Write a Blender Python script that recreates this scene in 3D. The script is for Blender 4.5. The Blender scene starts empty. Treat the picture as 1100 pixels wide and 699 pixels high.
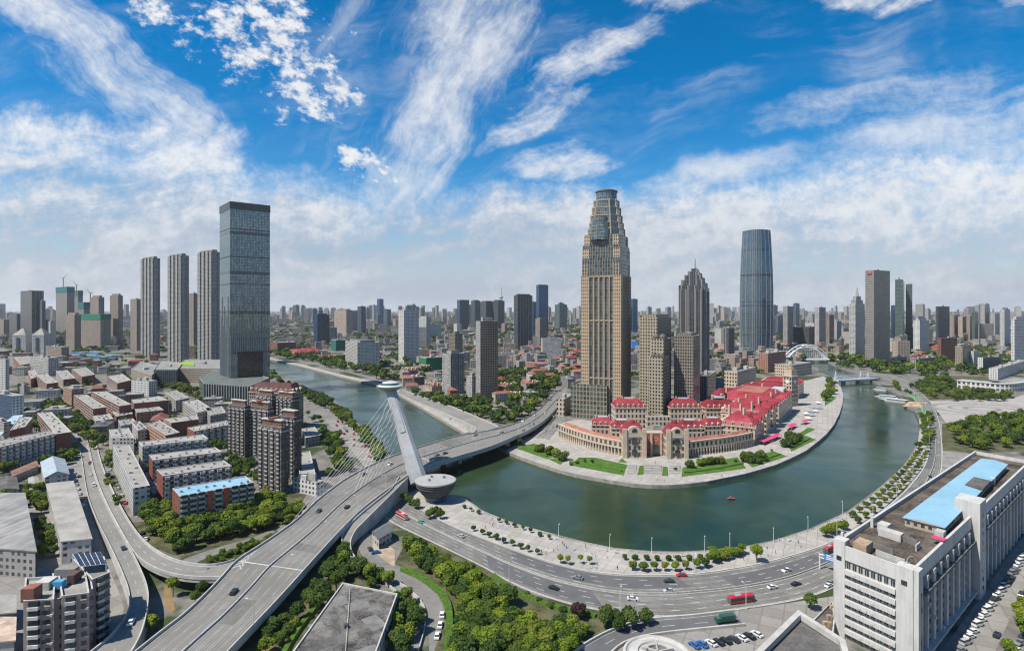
import bpy, bmesh, math, random
from mathutils import Vector, noise
from mathutils.geometry import tessellate_polygon
R = random.Random(7)
H = 125.0; F = 620.0; HX = 550.0; HY = 332.0        # drone height, focal length and vanishing line of the photograph
scene = bpy.context.scene
# ---------------------------------------------------------------- camera
cd = bpy.data.cameras.new("camera"); cam = bpy.data.objects.new("camera", cd); scene.collection.objects.link(cam)
cam.location = (0, 0, H); cam.rotation_euler = (math.pi/2, 0, 0)
cd.sensor_width = 36; cd.lens = 36*F/1100; cd.shift_y = -(349.5-HY)/1100; cd.clip_start = 1; cd.clip_end = 90000
scene.camera = cam
# ---------------------------------------------------------------- node helpers
class NT:
    def __init__(s, tree): s.t = tree; s.n = tree.nodes; s.l = tree.links
    def new(s, typ, **kw):
        n = s.n.new(typ)
        for k, v in kw.items(): setattr(n, k, v)
        return n
    def put(s, sock, v):
        if isinstance(v, bpy.types.NodeSocket): s.l.new(v, sock)
        elif v is not None: sock.default_value = v
    def m(s, op, a, b=None, c=None, clamp=False):
        n = s.new("ShaderNodeMath", operation=op, use_clamp=clamp)
        for i, v in enumerate((a, b, c)):
            if v is not None: s.put(n.inputs[i], v)
        return n.outputs[0]
    def mix(s, f, a, b, blend="MIX"):
        n = s.new("ShaderNodeMix", data_type="RGBA", blend_type=blend)
        s.put(n.inputs[0], f); s.put(n.inputs[6], c4(a)); s.put(n.inputs[7], c4(b)); return n.outputs[2]
    def mixf(s, f, a, b):
        n = s.new("ShaderNodeMix", data_type="FLOAT"); s.put(n.inputs[0], f); s.put(n.inputs[2], a); s.put(n.inputs[3], b); return n.outputs[0]
    def sep(s, v):
        n = s.new("ShaderNodeSeparateXYZ"); s.put(n.inputs[0], v); return n.outputs
    def comb(s, x, y, z=0.0):
        n = s.new("ShaderNodeCombineXYZ")
        for i, v in enumerate((x, y, z)): s.put(n.inputs[i], v)
        return n.outputs[0]
    def vm(s, op, a, b=None, sc=None):
        n = s.new("ShaderNodeVectorMath", operation=op); s.put(n.inputs[0], a)
        if b is not None: s.put(n.inputs[1], b)
        if sc is not None: s.put(n.inputs["Scale"], sc)
        return n.outputs[0]
    def noise(s, vec, scale=1.0, detail=4.0, rough=0.55, dist=0.0):
        n = s.new("ShaderNodeTexNoise"); s.put(n.inputs["Vector"], vec)
        n.inputs["Scale"].default_value = scale; n.inputs["Detail"].default_value = detail
        n.inputs["Roughness"].default_value = rough; n.inputs["Distortion"].default_value = dist
        return n.outputs["Fac"]
    def ramp(s, v, lo, hi, a=0.0, b=1.0, kind="SMOOTHSTEP"):
        n = s.new("ShaderNodeMapRange", interpolation_type=kind, clamp=True) if kind != "LINEAR" else s.new("ShaderNodeMapRange", clamp=True)
        for i, x in enumerate((v, lo, hi, a, b)): s.put(n.inputs[i], x)
        return n.outputs[0]
def c4(c): return (*c, 1.0) if isinstance(c, tuple) and len(c) == 3 else c
# ---------------------------------------------------------------- world: sky and clouds
SUN_EL, SUN_AZ = math.radians(56), math.radians(242)    # azimuth clockwise from +Y
sun_dir = Vector((math.sin(SUN_AZ)*math.cos(SUN_EL), math.cos(SUN_AZ)*math.cos(SUN_EL), math.sin(SUN_EL)))
world = bpy.data.worlds.new("World"); scene.world = world; world.use_nodes = True
w = NT(world.node_tree); w.n.clear()
sky = w.new("ShaderNodeTexSky", sky_type="NISHITA"); sky.sun_disc = False
sky.sun_elevation = SUN_EL; sky.sun_rotation = SUN_AZ; sky.altitude = 300; sky.air_density = 1.0; sky.dust_density = 0.3; sky.ozone_density = 3.0
hsv = w.new("ShaderNodeHueSaturation"); w.put(hsv.inputs["Color"], sky.outputs[0]); hsv.inputs["Saturation"].default_value = 1.5; hsv.inputs["Value"].default_value = 1.88; hsv.inputs["Hue"].default_value = 0.497
tc = w.new("ShaderNodeTexCoord"); X, Y, Z = w.sep(tc.outputs["Generated"])
Ya = w.m("ADD", w.m("ABSOLUTE", Y), 0.08)
U = w.m("MULTIPLY_ADD", w.m("DIVIDE", X, Ya), F*1.05, HX); V = w.m("MULTIPLY_ADD", w.m("DIVIDE", Z, Ya), -F*1.05, HY)
# domain-warped sky coordinates, about 1 unit = 100
q = w.comb(w.m("MULTIPLY", U, .01), w.m("MULTIPLY", V, .01))
wn = w.new("ShaderNodeTexNoise"); w.put(wn.inputs["Vector"], q); wn.inputs["Scale"].default_value = .8; wn.inputs["Detail"].default_value = 4
warp = w.vm("SCALE", w.vm("SUBTRACT", wn.outputs["Color"], (.5, .5, .5)), sc=.75)
qw = w.vm("ADD", q, warp)
def rot(vec, deg, sx, sy):
    """noise space stretched along a direction (degrees, clockwise from the horizontal)"""
    n = w.new("ShaderNodeMapping", vector_type="TEXTURE"); w.put(n.inputs[0], vec); n.inputs["Rotation"].default_value = (0, 0, math.radians(deg)); n.inputs["Scale"].default_value = (1/sx, 1/sy, 1); return n.outputs[0]
def ell(cx, cy, rx, ry, deg=0, soft=1.0):
    """soft elliptic patch of sky"""
    x, y, _ = w.sep(w.vm("SCALE", w.vm("ADD", w.vm("SCALE", qw, sc=1.0), (-cx*.01, -cy*.01, 0)), sc=100.0))
    c, s_ = math.cos(math.radians(deg)), math.sin(math.radians(deg))
    a = w.m("ADD", w.m("MULTIPLY", x, c/rx), w.m("MULTIPLY", y, s_/rx)); b = w.m("ADD", w.m("MULTIPLY", x, -s_/ry), w.m("MULTIPLY", y, c/ry))
    d = w.m("SQRT", w.m("ADD", w.m("MULTIPLY", a, a), w.m("MULTIPLY", b, b)))
    return w.ramp(d, 1.0+.35*soft, 1.0-.75*soft, 0, 1)
def total(lst):
    r = lst[0]
    for x in lst[1:]: r = w.m("MAXIMUM", r, x)
    return r
# cirrus veils: streaky noise
st1 = w.noise(rot(qw, 38, .20, 1.3), 1.9, 11, .66, .12)
st2 = w.noise(rot(qw, 118, .20, 1.25), 1.9, 11, .66, .12)
fine = w.noise(q, 5.0, 11, .70, .05)
cell = w.m("ADD", w.m("MULTIPLY", w.noise(rot(q, 20, .85, 1.4), 3.6, 3, .5, .15), .50), w.m("MULTIPLY", w.noise(rot(q, 20, .9, 1.3), 10.0, 8, .66, .05), .50))
big = w.noise(qw, .9, 6, .55)
st4 = w.noise(rot(qw, -24, .34, 1.3), 2.6, 10, .66, .12)
def lay(masks, n, lo, hi):
    """cover grows where the mask is strong, so edges fray instead of fading"""
    return w.ramp(w.m("ADD", n, w.m("MULTIPLY", w.m("SUBTRACT", masks, 1.0), .42)), lo, hi)
veil1 = lay(total([ell(110, 60, 210, 62, 36), ell(205, 135, 85, 48, 48), ell(50, 8, 120, 44, 25)]), w.m("ADD", w.m("MULTIPLY", st1, .80), w.m("MULTIPLY", fine, .20)), .30, .66)
veil2 = lay(total([ell(515, 36, 125, 100, -55), ell(475, 118, 120, 58, -64), ell(438, 215, 100, 74, -70)]), w.m("ADD", w.m("MULTIPLY", st2, .82), w.m("MULTIPLY", fine, .18)), .30, .68)
puffs = lay(total([ell(290, 52, 140, 90, 18), ell(395, 178, 66, 38, 10), ell(345, 108, 95, 46, 0), ell(190, 22, 60, 38, 0)]), cell, .42, .59)
puff2 = lay(total([ell(575, 125, 110, 34, -24), ell(640, 66, 110, 38, -22), ell(600, 183, 95, 40, -6), ell(705, 8, 80, 24, 8), ell(925, 14, 90, 22, 5), ell(1085, 8, 55, 22, 0)]), w.m("ADD", w.m("MULTIPLY", cell, .35), w.m("MULTIPLY", st4, .65)), .32, .64)
st3 = w.noise(rot(qw, -9, .3, 1.7), 1.2, 10, .66, .1)
thin = lay(total([ell(770, 195, 140, 34, -14), ell(600, 228, 85, 22, -16), ell(1010, 160, 210, 70, -6), ell(900, 205, 230, 60, -10), ell(930, 120, 200, 30, -12)]), w.m("ADD", w.m("MULTIPLY", st3, .75), w.m("MULTIPLY", fine, .25)), .28, .66)
# low bank of bright haze cloud over the whole skyline
Vw = w.sep(w.vm("SCALE", qw, sc=100.0))[1]; Uw = w.sep(w.vm("SCALE", qw, sc=100.0))[0]
edge_l = w.ramp(Uw, 150, 420, 118, 205); edge_r = w.ramp(Uw, 560, 1050, 0, -40)
edge = w.m("ADD", w.m("ADD", edge_l, edge_r), w.m("MULTIPLY", w.m("SUBTRACT", st3, .5), 150))
nz = w.m("ADD", w.m("MULTIPLY", st3, .5), w.m("ADD", w.m("MULTIPLY", fine, .25), w.m("MULTIPLY", big, .25)))
inner = w.mixf(w.ramp(Vw, 205, 275), w.ramp(nz, .38, .58, .30, 1.0), w.ramp(nz, .36, .54, .74, 1.0))
bank = w.m("MULTIPLY", lay(w.ramp(w.m("SUBTRACT", Vw, edge), -45, 55), nz, .22, .46), inner)
bank = w.m("MAXIMUM", bank, w.ramp(V, 235, 315))
gap = w.m("MULTIPLY", total([ell(120, 208, 160, 26, 8), ell(40, 232, 130, 18, 5), ell(330, 225, 60, 20, 0), ell(300, 262, 120, 14, 0)]), w.ramp(nz, .62, .42))   # greyer underside
bank = w.m("MULTIPLY", bank, 1.0)
cov = total([w.m("MULTIPLY", veil1, .9), w.m("MULTIPLY", veil2, .88), puffs, w.m("MULTIPLY", puff2, .92), w.m("MULTIPLY", thin, .75), w.m("MULTIPLY", bank, .96), w.m("MULTIPLY", w.ramp(st3, .44, .74), w.ramp(big, .40, .62, .04, .38)), w.m("MULTIPLY", w.ramp(st2, .46, .74), w.ramp(U, 230, 420, 0, w.ramp(U, 620, 420, 0, .45)))])
cov = w.m("MULTIPLY", cov, w.ramp(Z, -.02, .004), clamp=True)
shade = w.m("MULTIPLY", w.ramp(Vw, 170, 320), .9, clamp=True)
ccol = w.mix(shade, (12.6, 12.8, 13.1), (8.3, 8.8, 9.8))
ccol = w.mix(w.m("MULTIPLY", gap, .75), ccol, (5.6, 6.7, 8.4))
ccol = w.mix(w.m("MULTIPLY", w.ramp(nz, .58, .42, 0, .75), w.ramp(Vw, 190, 250)), ccol, (5.4, 6.2, 7.8))
ccol = w.mix(w.ramp(fine, .3, .65, .3, 0.0), ccol, (6.4, 7.4, 9.0))
skyc = w.mix(cov, hsv.outputs[0], ccol)
bg = w.new("ShaderNodeBackground"); w.put(bg.inputs[0], skyc); bg.inputs[1].default_value = 0.054
wo = w.new("ShaderNodeOutputWorld"); w.l.new(bg.outputs[0], wo.inputs[0])
# ---------------------------------------------------------------- sun
sd = bpy.data.lights.new("sun", "SUN"); sd.energy = 5.0; sd.angle = math.radians(.5); sd.color = (1.0, .94, .83)
so = bpy.data.objects.new("sun", sd); scene.collection.objects.link(so); so.rotation_euler = sun_dir.to_track_quat("Z", "Y").to_euler()
# ---------------------------------------------------------------- film
vs = scene.view_settings; vs.view_transform = "Standard"; vs.look = "None"; vs.gamma = 1; vs.exposure = 0.40; vs.use_curve_mapping = False
scene.cycles.use_denoising = True; scene.cycles.max_bounces = 5; scene.cycles.diffuse_bounces = 2; scene.cycles.glossy_bounces = 3
scene.cycles.transmission_bounces = 2; scene.cycles.volume_bounces = 1; scene.cycles.transparent_max_bounces = 6; scene.cycles.caustics_reflective = False
scene.cycles.use_adaptive_sampling = True; scene.cycles.adaptive_threshold = .02; scene.cycles.sample_clamp_indirect = 4
scene.cycles.filter_width = 1.2
# ---------------------------------------------------------------- mapping from the photograph to the place
def P(px, py, z=0.0):
    y = F*(H-z)/(py-HY); return Vector(((px-HX)*y/F, y, z))
def zat(py, y): return H-(py-HY)*y/F
def pts(lst, z=0.0): return [P(*(p if len(p) == 3 else (*p, z))) for p in lst]
# ---------------------------------------------------------------- objects
COL = scene.collection
def tag(o, label=None, cat=None, group=None, kind=None):
    if label: o["label"] = label
    if cat: o["category"] = cat
    if group: o["group"] = group
    if kind: o["kind"] = kind
    return o
def empty(name, loc, label=None, cat=None, group=None, rz=0.0):
    o = bpy.data.objects.new(name, None); COL.objects.link(o); o.location = loc; o.rotation_euler = (0, 0, rz)
    o.empty_display_size = 2
    return tag(o, label, cat, group)
def origin(o):
    v = Vector((0, 0, 0))
    while o is not None: v = v+o.location; o = o.parent
    return v
CHILD = {}
def adopt(o, parent):
    o.parent = parent; CHILD.setdefault(parent.name, []).append(o); return o
def dup(o, loc=None, rz=None, label=None, group=None, parent=None):
    c = o.copy(); COL.objects.link(c)
    if parent is not None: adopt(c, parent)
    if loc is not None: c.location = loc
    if rz is not None: c.rotation_euler = (0, 0, rz)
    if label: c["label"] = label
    if group: c["group"] = group
    for ch in list(CHILD.get(o.name, [])): dup(ch, parent=c)
    return c
class MB:
    """collects faces and links them as ONE mesh object; UVs are metres along the wall and up"""
    def __init__(s): s.v = []; s.f = []; s.m = []; s.uv = []
    def face(s, ps, mat=0, uv=None):
        i = len(s.v); s.v += [tuple(p) for p in ps]; s.f.append(tuple(range(i, i+len(ps)))); s.m.append(mat)
        s.uv.append(uv if uv else [(p[0], p[1]) for p in ps]); return s
    def poly(s, ps, mat=0):
        for t in tessellate_polygon([[Vector((p[0], p[1], 0)) for p in ps]]):
            q_ = [ps[i] for i in t]
            if (q_[1][0]-q_[0][0])*(q_[2][1]-q_[0][1])-(q_[1][1]-q_[0][1])*(q_[2][0]-q_[0][0]) < 0: q_ = q_[::-1]
            s.face(q_, mat)
        return s
    def prism(s, fp, z0, z1, wall=0, top=0, bottom=None, u0=0.0):
        fp = ccw(fp); n = len(fp); u = u0
        for i in range(n):
            a, b = fp[i], fp[(i+1) % n]; d = math.hypot(b[0]-a[0], b[1]-a[1])
            k = max(1, round(d/6)); h = z1-z0
            s.face([(a[0], a[1], z0), (b[0], b[1], z0), (b[0], b[1], z1), (a[0], a[1], z1)], wall, [(u, 0), (u+d, 0), (u+d, h), (u, h)]); u += math.ceil(d/3.0)*3.0+30
        if top is not None: s.poly([(p[0], p[1], z1) for p in fp], top)
        if bottom is not None: s.face([(p[0], p[1], z0) for p in fp][::-1], bottom)
        return s
    def box(s, c, sx, sy, h, rz=0.0, mat=0, top=None, bottom=None):
        return s.prism(rect(c[0], c[1], sx, sy, rz), c[2], c[2]+h, mat, mat if top is None else top, bottom)
    def taper(s, fp0, z0, fp1, z1, wall=0, top=0):
        n = len(fp0)
        for i in range(n):
            a, b, c, d = fp0[i], fp0[(i+1) % n], fp1[(i+1) % n], fp1[i]; L = math.hypot(b[0]-a[0], b[1]-a[1])
            s.face([(a[0], a[1], z0), (b[0], b[1], z0), (c[0], c[1], z1), (d[0], d[1], z1)], wall, [(i*90, 0), (i*90+L, 0), (i*90+L, z1-z0), (i*90, z1-z0)])
        if top is not None: s.poly([(p[0], p[1], z1) for p in fp1], top)
        return s
    def tube(s, a, b, r, mat=0, n=6, r2=None):
        a, b = Vector(a), Vector(b); r2 = r if r2 is None else r2
        d = (b-a).normalized(); x = d.orthogonal().normalized(); y = d.cross(x)
        ra = [a+(x*math.cos(t)+y*math.sin(t))*r for t in [2*math.pi*i/n for i in range(n)]]
        rb = [b+(x*math.cos(t)+y*math.sin(t))*r2 for t in [2*math.pi*i/n for i in range(n)]]
        for i in range(n): s.face([ra[i], ra[(i+1) % n], rb[(i+1) % n], rb[i]], mat)
        s.face(ra[::-1], mat); s.face(rb, mat); return s
    def lathe(s, c, prof, mat=0, n=24, mats=None, cap=True):
        for j in range(len(prof)-1):
            (r0, z0), (r1, z1) = prof[j], prof[j+1]; mm = mats[j] if mats else mat
            for i in range(n):
                t0, t1 = 2*math.pi*i/n, 2*math.pi*(i+1)/n
                p = [(c[0]+r*math.cos(t), c[1]+r*math.sin(t), c[2]+z) for r, z, t in ((r0, z0, t0), (r0, z0, t1), (r1, z1, t1), (r1, z1, t0))]
                s.face(p, mm, [(t0*r0, z0), (t1*r0, z0), (t1*r0, z1), (t0*r0, z1)])
        return s
    def build(s, name, mats, parent=None, loc=None, smooth=False, label=None):
        if not isinstance(mats, (list, tuple)): mats = [mats]
        o_ = origin(parent) if parent is not None else Vector(loc if loc is not None else (0, 0, 0))
        me = bpy.data.meshes.new(name); me.from_pydata([(v[0]-o_.x, v[1]-o_.y, v[2]-o_.z) for v in s.v], [], s.f)
        for m in mats: me.materials.append(m)
        me.polygons.foreach_set("material_index", s.m)
        uvl = me.uv_layers.new(name="UVMap"); flat = [c for f in s.uv for p in f for c in p]; uvl.data.foreach_set("uv", flat)
        if smooth:
            b_ = bmesh.new(); b_.from_mesh(me); bmesh.ops.remove_doubles(b_, verts=b_.verts, dist=.001); b_.to_mesh(me); b_.free()
            me.polygons.foreach_set("use_smooth", [True]*len(me.polygons))
        me.update()
        o = bpy.data.objects.new(name, me); COL.objects.link(o)
        if parent is not None: adopt(o, parent)
        else: o.location = o_
        if label: o["label"] = label
        return o
def ccw(fp):
    a = sum(fp[i][0]*fp[(i+1) % len(fp)][1]-fp[(i+1) % len(fp)][0]*fp[i][1] for i in range(len(fp)))
    return list(fp) if a > 0 else list(fp)[::-1]
def rect(cx, cy, sx, sy, rz=0.0):
    c, s_ = math.cos(rz), math.sin(rz)
    return [(cx+x*c-y*s_, cy+x*s_+y*c) for x, y in ((-sx/2, -sy/2), (sx/2, -sy/2), (sx/2, sy/2), (-sx/2, sy/2))]
def ngon(cx, cy, rx, ry, n, rz=0.0, off=0.0):
    c, s_ = math.cos(rz), math.sin(rz); out = []
    for i in range(n):
        t = 2*math.pi*(i+off)/n; x, y = rx*math.cos(t), ry*math.sin(t); out.append((cx+x*c-y*s_, cy+x*s_+y*c))
    return out
def inset(fp, d):
    """shrink a convex footprint by d metres"""
    fp = ccw(fp); n = len(fp); out = []
    for i in range(n):
        p0, p1, p2 = Vector(fp[i-1][:2]), Vector(fp[i][:2]), Vector(fp[(i+1) % n][:2])
        e0 = (p1-p0).normalized(); e1 = (p2-p1).normalized(); n0 = Vector((-e0.y, e0.x)); n1 = Vector((-e1.y, e1.x))
        k = 1+n0.dot(n1); v = (n0+n1)/(k if k > .2 else .2); out.append(tuple(p1+v*d))
    return out
def centre(fp): return (sum(p[0] for p in fp)/len(fp), sum(p[1] for p in fp)/len(fp))
def corner_fp(xl, xm, xr, yb, a, z=0.0):
    """footprint whose nearest corner shows at (xm, yb) and whose two visible faces reach xl and xr; a = turn of the left face in degrees"""
    C = P(xm, yb, z); a = math.radians(a)
    def reach(px, d):
        k = (px-HX)/F; return (k*C.y-C.x)/(d[0]-k*d[1])
    dl = (-math.cos(a), math.sin(a)); dr = (math.sin(a), math.cos(a)); tl = reach(xl, dl); tr = reach(xr, dr)
    tl = max(3, min(tl, 260)); tr = max(3, min(tr, 260)) if tr > 0 else 40
    L = (C.x+dl[0]*tl, C.y+dl[1]*tl); Rr = (C.x+dr[0]*tr, C.y+dr[1]*tr)
    return [(C.x, C.y), Rr, (L[0]+Rr[0]-C.x, L[1]+Rr[1]-C.y), L]
# ---------------------------------------------------------------- materials
MC = {}
def pbr(name, rough=.8, spec=None):
    m = bpy.data.materials.new(name); m.use_nodes = True; t = NT(m.node_tree); b = t.n["Principled BSDF"]
    b.inputs["Roughness"].default_value = rough
    if spec is not None: b.inputs["Specular IOR Level"].default_value = spec
    return m, t, b
def plain(name, col, rough=.8, var=.25, scale=.15, bump=0.0, metal=0.0, obj=False, rnd=0.0, spec=None, col2=None):
    """one colour with stains of two sizes; rnd varies it from object to object"""
    if name in MC: return MC[name]
    m, t, b = pbr(name, rough, .14 if spec is None and rough >= .7 else spec); g = t.new("ShaderNodeNewGeometry"); pos = g.outputs["Position"]
    if obj: pos = t.new("ShaderNodeTexCoord").outputs["Object"]
    n1 = t.noise(pos, scale, 5, .6); n2 = t.noise(pos, scale*9, 3, .6)
    f = t.m("ADD", t.m("MULTIPLY", n1, .65), t.m("MULTIPLY", n2, .35))
    lo = tuple(c*(1-var) for c in col); hi = tuple(min(1, c*(1+var)) for c in col)
    if col2: hi = col2
    c = t.mix(t.ramp(f, .32, .68), lo, hi)
    if rnd:
        oi = t.new("ShaderNodeObjectInfo"); hs = t.new("ShaderNodeHueSaturation"); t.put(hs.inputs["Color"], c)
        t.put(hs.inputs["Value"], t.ramp(oi.outputs["Random"], 0, 1, 1-rnd, 1+rnd, "LINEAR")); c = hs.outputs[0]
    t.put(b.inputs["Base Color"], c); b.inputs["Metallic"].default_value = metal
    if bump:
        bn = t.new("ShaderNodeBump"); bn.inputs["Strength"].default_value = bump; bn.inputs["Distance"].default_value = .3; t.put(bn.inputs["Height"], n2); t.put(b.inputs["Normal"], bn.outputs[0])
    MC[name] = m; return m
def facade(name, wall, glass, bay=3.0, floor=3.2, wx=.6, wy=.55, band=None, bandcol=None, pier=0, pcol=None, rnd=.08, gvar=.5, grough=.12, gmet=.0, lit=None, litp=.25, var=.15, mech=0, lean_=.045):
    """windows in a wall, laid out in metres on the wall's UVs: recessed (bump), glossy panes of varying tone, optional floor bands and piers"""
    if name in MC: return MC[name]
    m, t, b = pbr(name); uv = t.new("ShaderNodeUVMap").outputs[0]; u, v, _ = t.sep(uv)
    cu = t.m("DIVIDE", u, bay); cv = t.m("DIVIDE", v, floor); fu = t.m("FRACT", cu); fv = t.m("FRACT", cv)
    iu = t.m("FLOOR", cu); iv = t.m("FLOOR", cv)
    mx = t.m("LESS_THAN", t.m("ABSOLUTE", t.m("SUBTRACT", fu, .5)), wx/2); my = t.m("LESS_THAN", t.m("ABSOLUTE", t.m("SUBTRACT", fv, .52)), wy/2)
    mask = t.m("MULTIPLY", mx, my)
    wn_ = t.new("ShaderNodeTexWhiteNoise", noise_dimensions="3D"); t.put(wn_.inputs["Vector"], t.comb(iu, iv)); rv = wn_.outputs["Value"]
    pos = t.new("ShaderNodeNewGeometry").outputs["Position"]; n1 = t.noise(pos, .06, 5, .65); n2 = t.noise(t.vm("MULTIPLY", pos, (1, 1, .12)), .8, 4, .6)
    f = t.m("ADD", t.m("MULTIPLY", n1, .5), t.m("MULTIPLY", n2, .5))
    wc = t.mix(t.ramp(f, .3, .7), tuple(c*(1-var) for c in wall), tuple(min(1, c*(1+var)) for c in wall))
    if band is not None:     # a band of another colour at every floor line
        bm_ = t.m("LESS_THAN", fv, band); wc = t.mix(bm_, wc, bandcol)
    oi = t.new("ShaderNodeObjectInfo"); hs = t.new("ShaderNodeHueSaturation"); t.put(hs.inputs["Color"], wc); t.put(hs.inputs["Value"], t.ramp(oi.outputs["Random"], 0, 1, 1-rnd, 1+rnd, "LINEAR")); wc = hs.outputs[0]
    gl = t.mix(rv, tuple(c*(1-gvar) for c in glass), tuple(c*(1+gvar) for c in glass))
    if lit:     # pale curtains and blinds in some panes
        gl = t.mix(t.m("LESS_THAN", t.sep(wn_.outputs["Color"])[1], litp), gl, lit)
    if mech:    # a dark plant floor every so many storeys
        gl = t.mix(t.m("LESS_THAN", t.m("FRACT", t.m("DIVIDE", t.m("ADD", iv, .5), float(mech))), 1.0/mech), gl, tuple(c*.35 for c in glass))
    if pier:
        pm = t.m("LESS_THAN", t.m("FRACT", t.m("DIVIDE", u, float(pier))), .16); mask = t.m("MULTIPLY", mask, t.m("SUBTRACT", 1.0, pm)); wc = t.mix(pm, wc, pcol or wall)
    t.put(b.inputs["Base Color"], t.mix(mask, wc, gl)); t.put(b.inputs["Roughness"], t.mixf(mask, .8, grough))
    t.put(b.inputs["Metallic"], t.m("MULTIPLY", mask, gmet)); t.put(b.inputs["Specular IOR Level"], t.mixf(mask, .12, .8))
    bn = t.new("ShaderNodeBump"); bn.inputs["Strength"].default_value = .6; bn.inputs["Distance"].default_value = .25; t.put(bn.inputs["Height"], t.m("SUBTRACT", 1.0, mask))
    # each pane leans a hair, so reflections break up
    lean = t.vm("SCALE", t.vm("SUBTRACT", wn_.outputs["Color"], (.5, .5, .5)), sc=t.m("MULTIPLY", mask, lean_))
    t.put(b.inputs["Normal"], t.vm("NORMALIZE", t.vm("ADD", bn.outputs[0], lean)))
    MC[name] = m; return m
ASPHALT = plain("asphalt", (.178, .172, .159), .85, .24, .05, .1)
ASPHALT_NEW = plain("asphalt_patch", (.11, .11, .112), .85, .14, .08, .1)
DECK = plain("deck_asphalt", (.208, .199, .181), .85, .15, .04, .1)
PAINT = plain("road_paint", (.40, .40, .385), .7, .25, .8)
KERB = plain("pale_concrete", (.42, .405, .375), .8, .18, .2)
CONC = plain("concrete", (.38, .37, .35), .85, .22, .15)
DARKC = plain("stained_concrete", (.17, .165, .155), .9, .3, .2)
def paving(name, col, joint, cell):
    m, t, b = pbr(name, .85, .14); pos = t.new("ShaderNodeNewGeometry").outputs["Position"]; mp = t.new("ShaderNodeMapping"); t.put(mp.inputs[0], pos); mp.inputs["Rotation"].default_value = (0, 0, .5)
    x, y, _ = t.sep(mp.outputs[0]); jx = t.m("LESS_THAN", t.m("FRACT", t.m("DIVIDE", x, cell)), .07); jy = t.m("LESS_THAN", t.m("FRACT", t.m("DIVIDE", y, cell)), .07)
    wn_ = t.new("ShaderNodeTexWhiteNoise", noise_dimensions="2D"); t.put(wn_.inputs["Vector"], t.comb(t.m("FLOOR", t.m("DIVIDE", x, cell)), t.m("FLOOR", t.m("DIVIDE", y, cell))))
    n = t.m("ADD", t.m("MULTIPLY", t.noise(pos, .05, 5, .65), .55), t.m("ADD", t.m("MULTIPLY", t.noise(pos, .9, 4, .6), .3), t.m("MULTIPLY", wn_.outputs["Value"], .15)))
    c = t.mix(t.ramp(n, .3, .7), tuple(v*.74 for v in col), tuple(v*1.14 for v in col)); c = t.mix(t.m("MULTIPLY", t.m("MAXIMUM", jx, jy), .55), c, joint); t.put(b.inputs["Base Color"], c); MC[name] = m; return m
PAVE = paving("pale_paving", (.36, .335, .305), (.17, .155, .14), 5.0)
PAVE2 = paving("grey_paving", (.25, .236, .218), (.14, .13, .12), 8.0)
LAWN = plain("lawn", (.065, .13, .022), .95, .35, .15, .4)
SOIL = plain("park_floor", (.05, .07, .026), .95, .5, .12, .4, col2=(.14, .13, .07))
STEEL = plain("white_steel", (.62, .63, .64), .4, .06, .1)
GREY = plain("grey_metal", (.30, .31, .32), .5, .15, .3)
DARK = plain("dark_metal", (.05, .052, .055), .5, .2, .3)
GLASS = plain("dark_glass", (.03, .04, .045), .08, .3, .3, spec=.8)
# ================================================================ setting: ground, river, roads
river_px = [(238, 391), (262, 394), (290, 398), (310, 406), (330, 416), (362, 432), (380, 449), (394, 464), (414, 485), (440, 505), (462, 524), (484, 532), (492, 532), (508, 541), (517, 548), (541, 558), (562, 565), (588, 572), (600, 576), (626, 582), (660, 589), (700, 592.5), (728, 593), (760, 591.5), (800, 587), (830, 581), (870, 568), (884, 562), (911, 549), (930, 536), (948, 521), (962, 509), (972, 498), (981, 486), (986, 474), (988, 460), (987, 450), (982, 440), (975, 437), (969, 434), (975, 431), (968, 426), (956, 419), (942, 412), (930, 405), (908, 397), (892, 390.5), (884, 384), (876, 376), (862, 377), (861, 383), (866, 388), (873, 393), (884, 400), (896, 409), (903, 415), (906, 424), (905, 434), (902, 444), (896, 456), (888, 466), (880, 473), (866, 484), (850, 492), (834, 499), (816, 504.5), (800, 509), (780, 513), (760, 517), (740, 519.5), (720, 521), (700, 521), (680, 519.5), (660, 516.5), (640, 513), (620, 509.5), (600, 504.5), (580, 498), (560, 491), (543, 484), (530, 475), (499, 465), (471.5, 449), (448.6, 435.5), (423.5, 421), (410, 416), (401, 412.5), (364, 404), (326, 394), (290, 385.5), (262, 383.5), (238, 383)]
river = [P(x, y) for x, y in river_px]
def ground_material():
    m, t, b = pbr("city_ground", .9, .12); pos = t.new("ShaderNodeNewGeometry").outputs["Position"]
    n1 = t.noise(pos, .012, 5, .65); n2 = t.noise(pos, .09, 4, .6)
    c = t.mix(t.ramp(n2, .3, .7), (.12, .112, .10), (.215, .20, .18))
    c = t.mix(t.ramp(n1, .50, .58), c, (.045, .062, .025)); t.put(b.inputs["Base Color"], c); return m
GROUND = ground_material()
g = MB()
big_ = [Vector((-30000, -600, 0)), Vector((30000, -600, 0)), Vector((30000, 32000, 0)), Vector((-30000, 32000, 0))]
allp = big_+river
for t_ in tessellate_polygon([big_, river]):
    a, b, c = [allp[i] for i in t_]
    if (b-a).cross(c-a).z < 0: a, c = c, a
    g.face([a, b, c])
tag(g.build("ground", GROUND), "grey city ground of paving and worn asphalt reaching the horizon", "ground", kind="structure")
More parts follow.
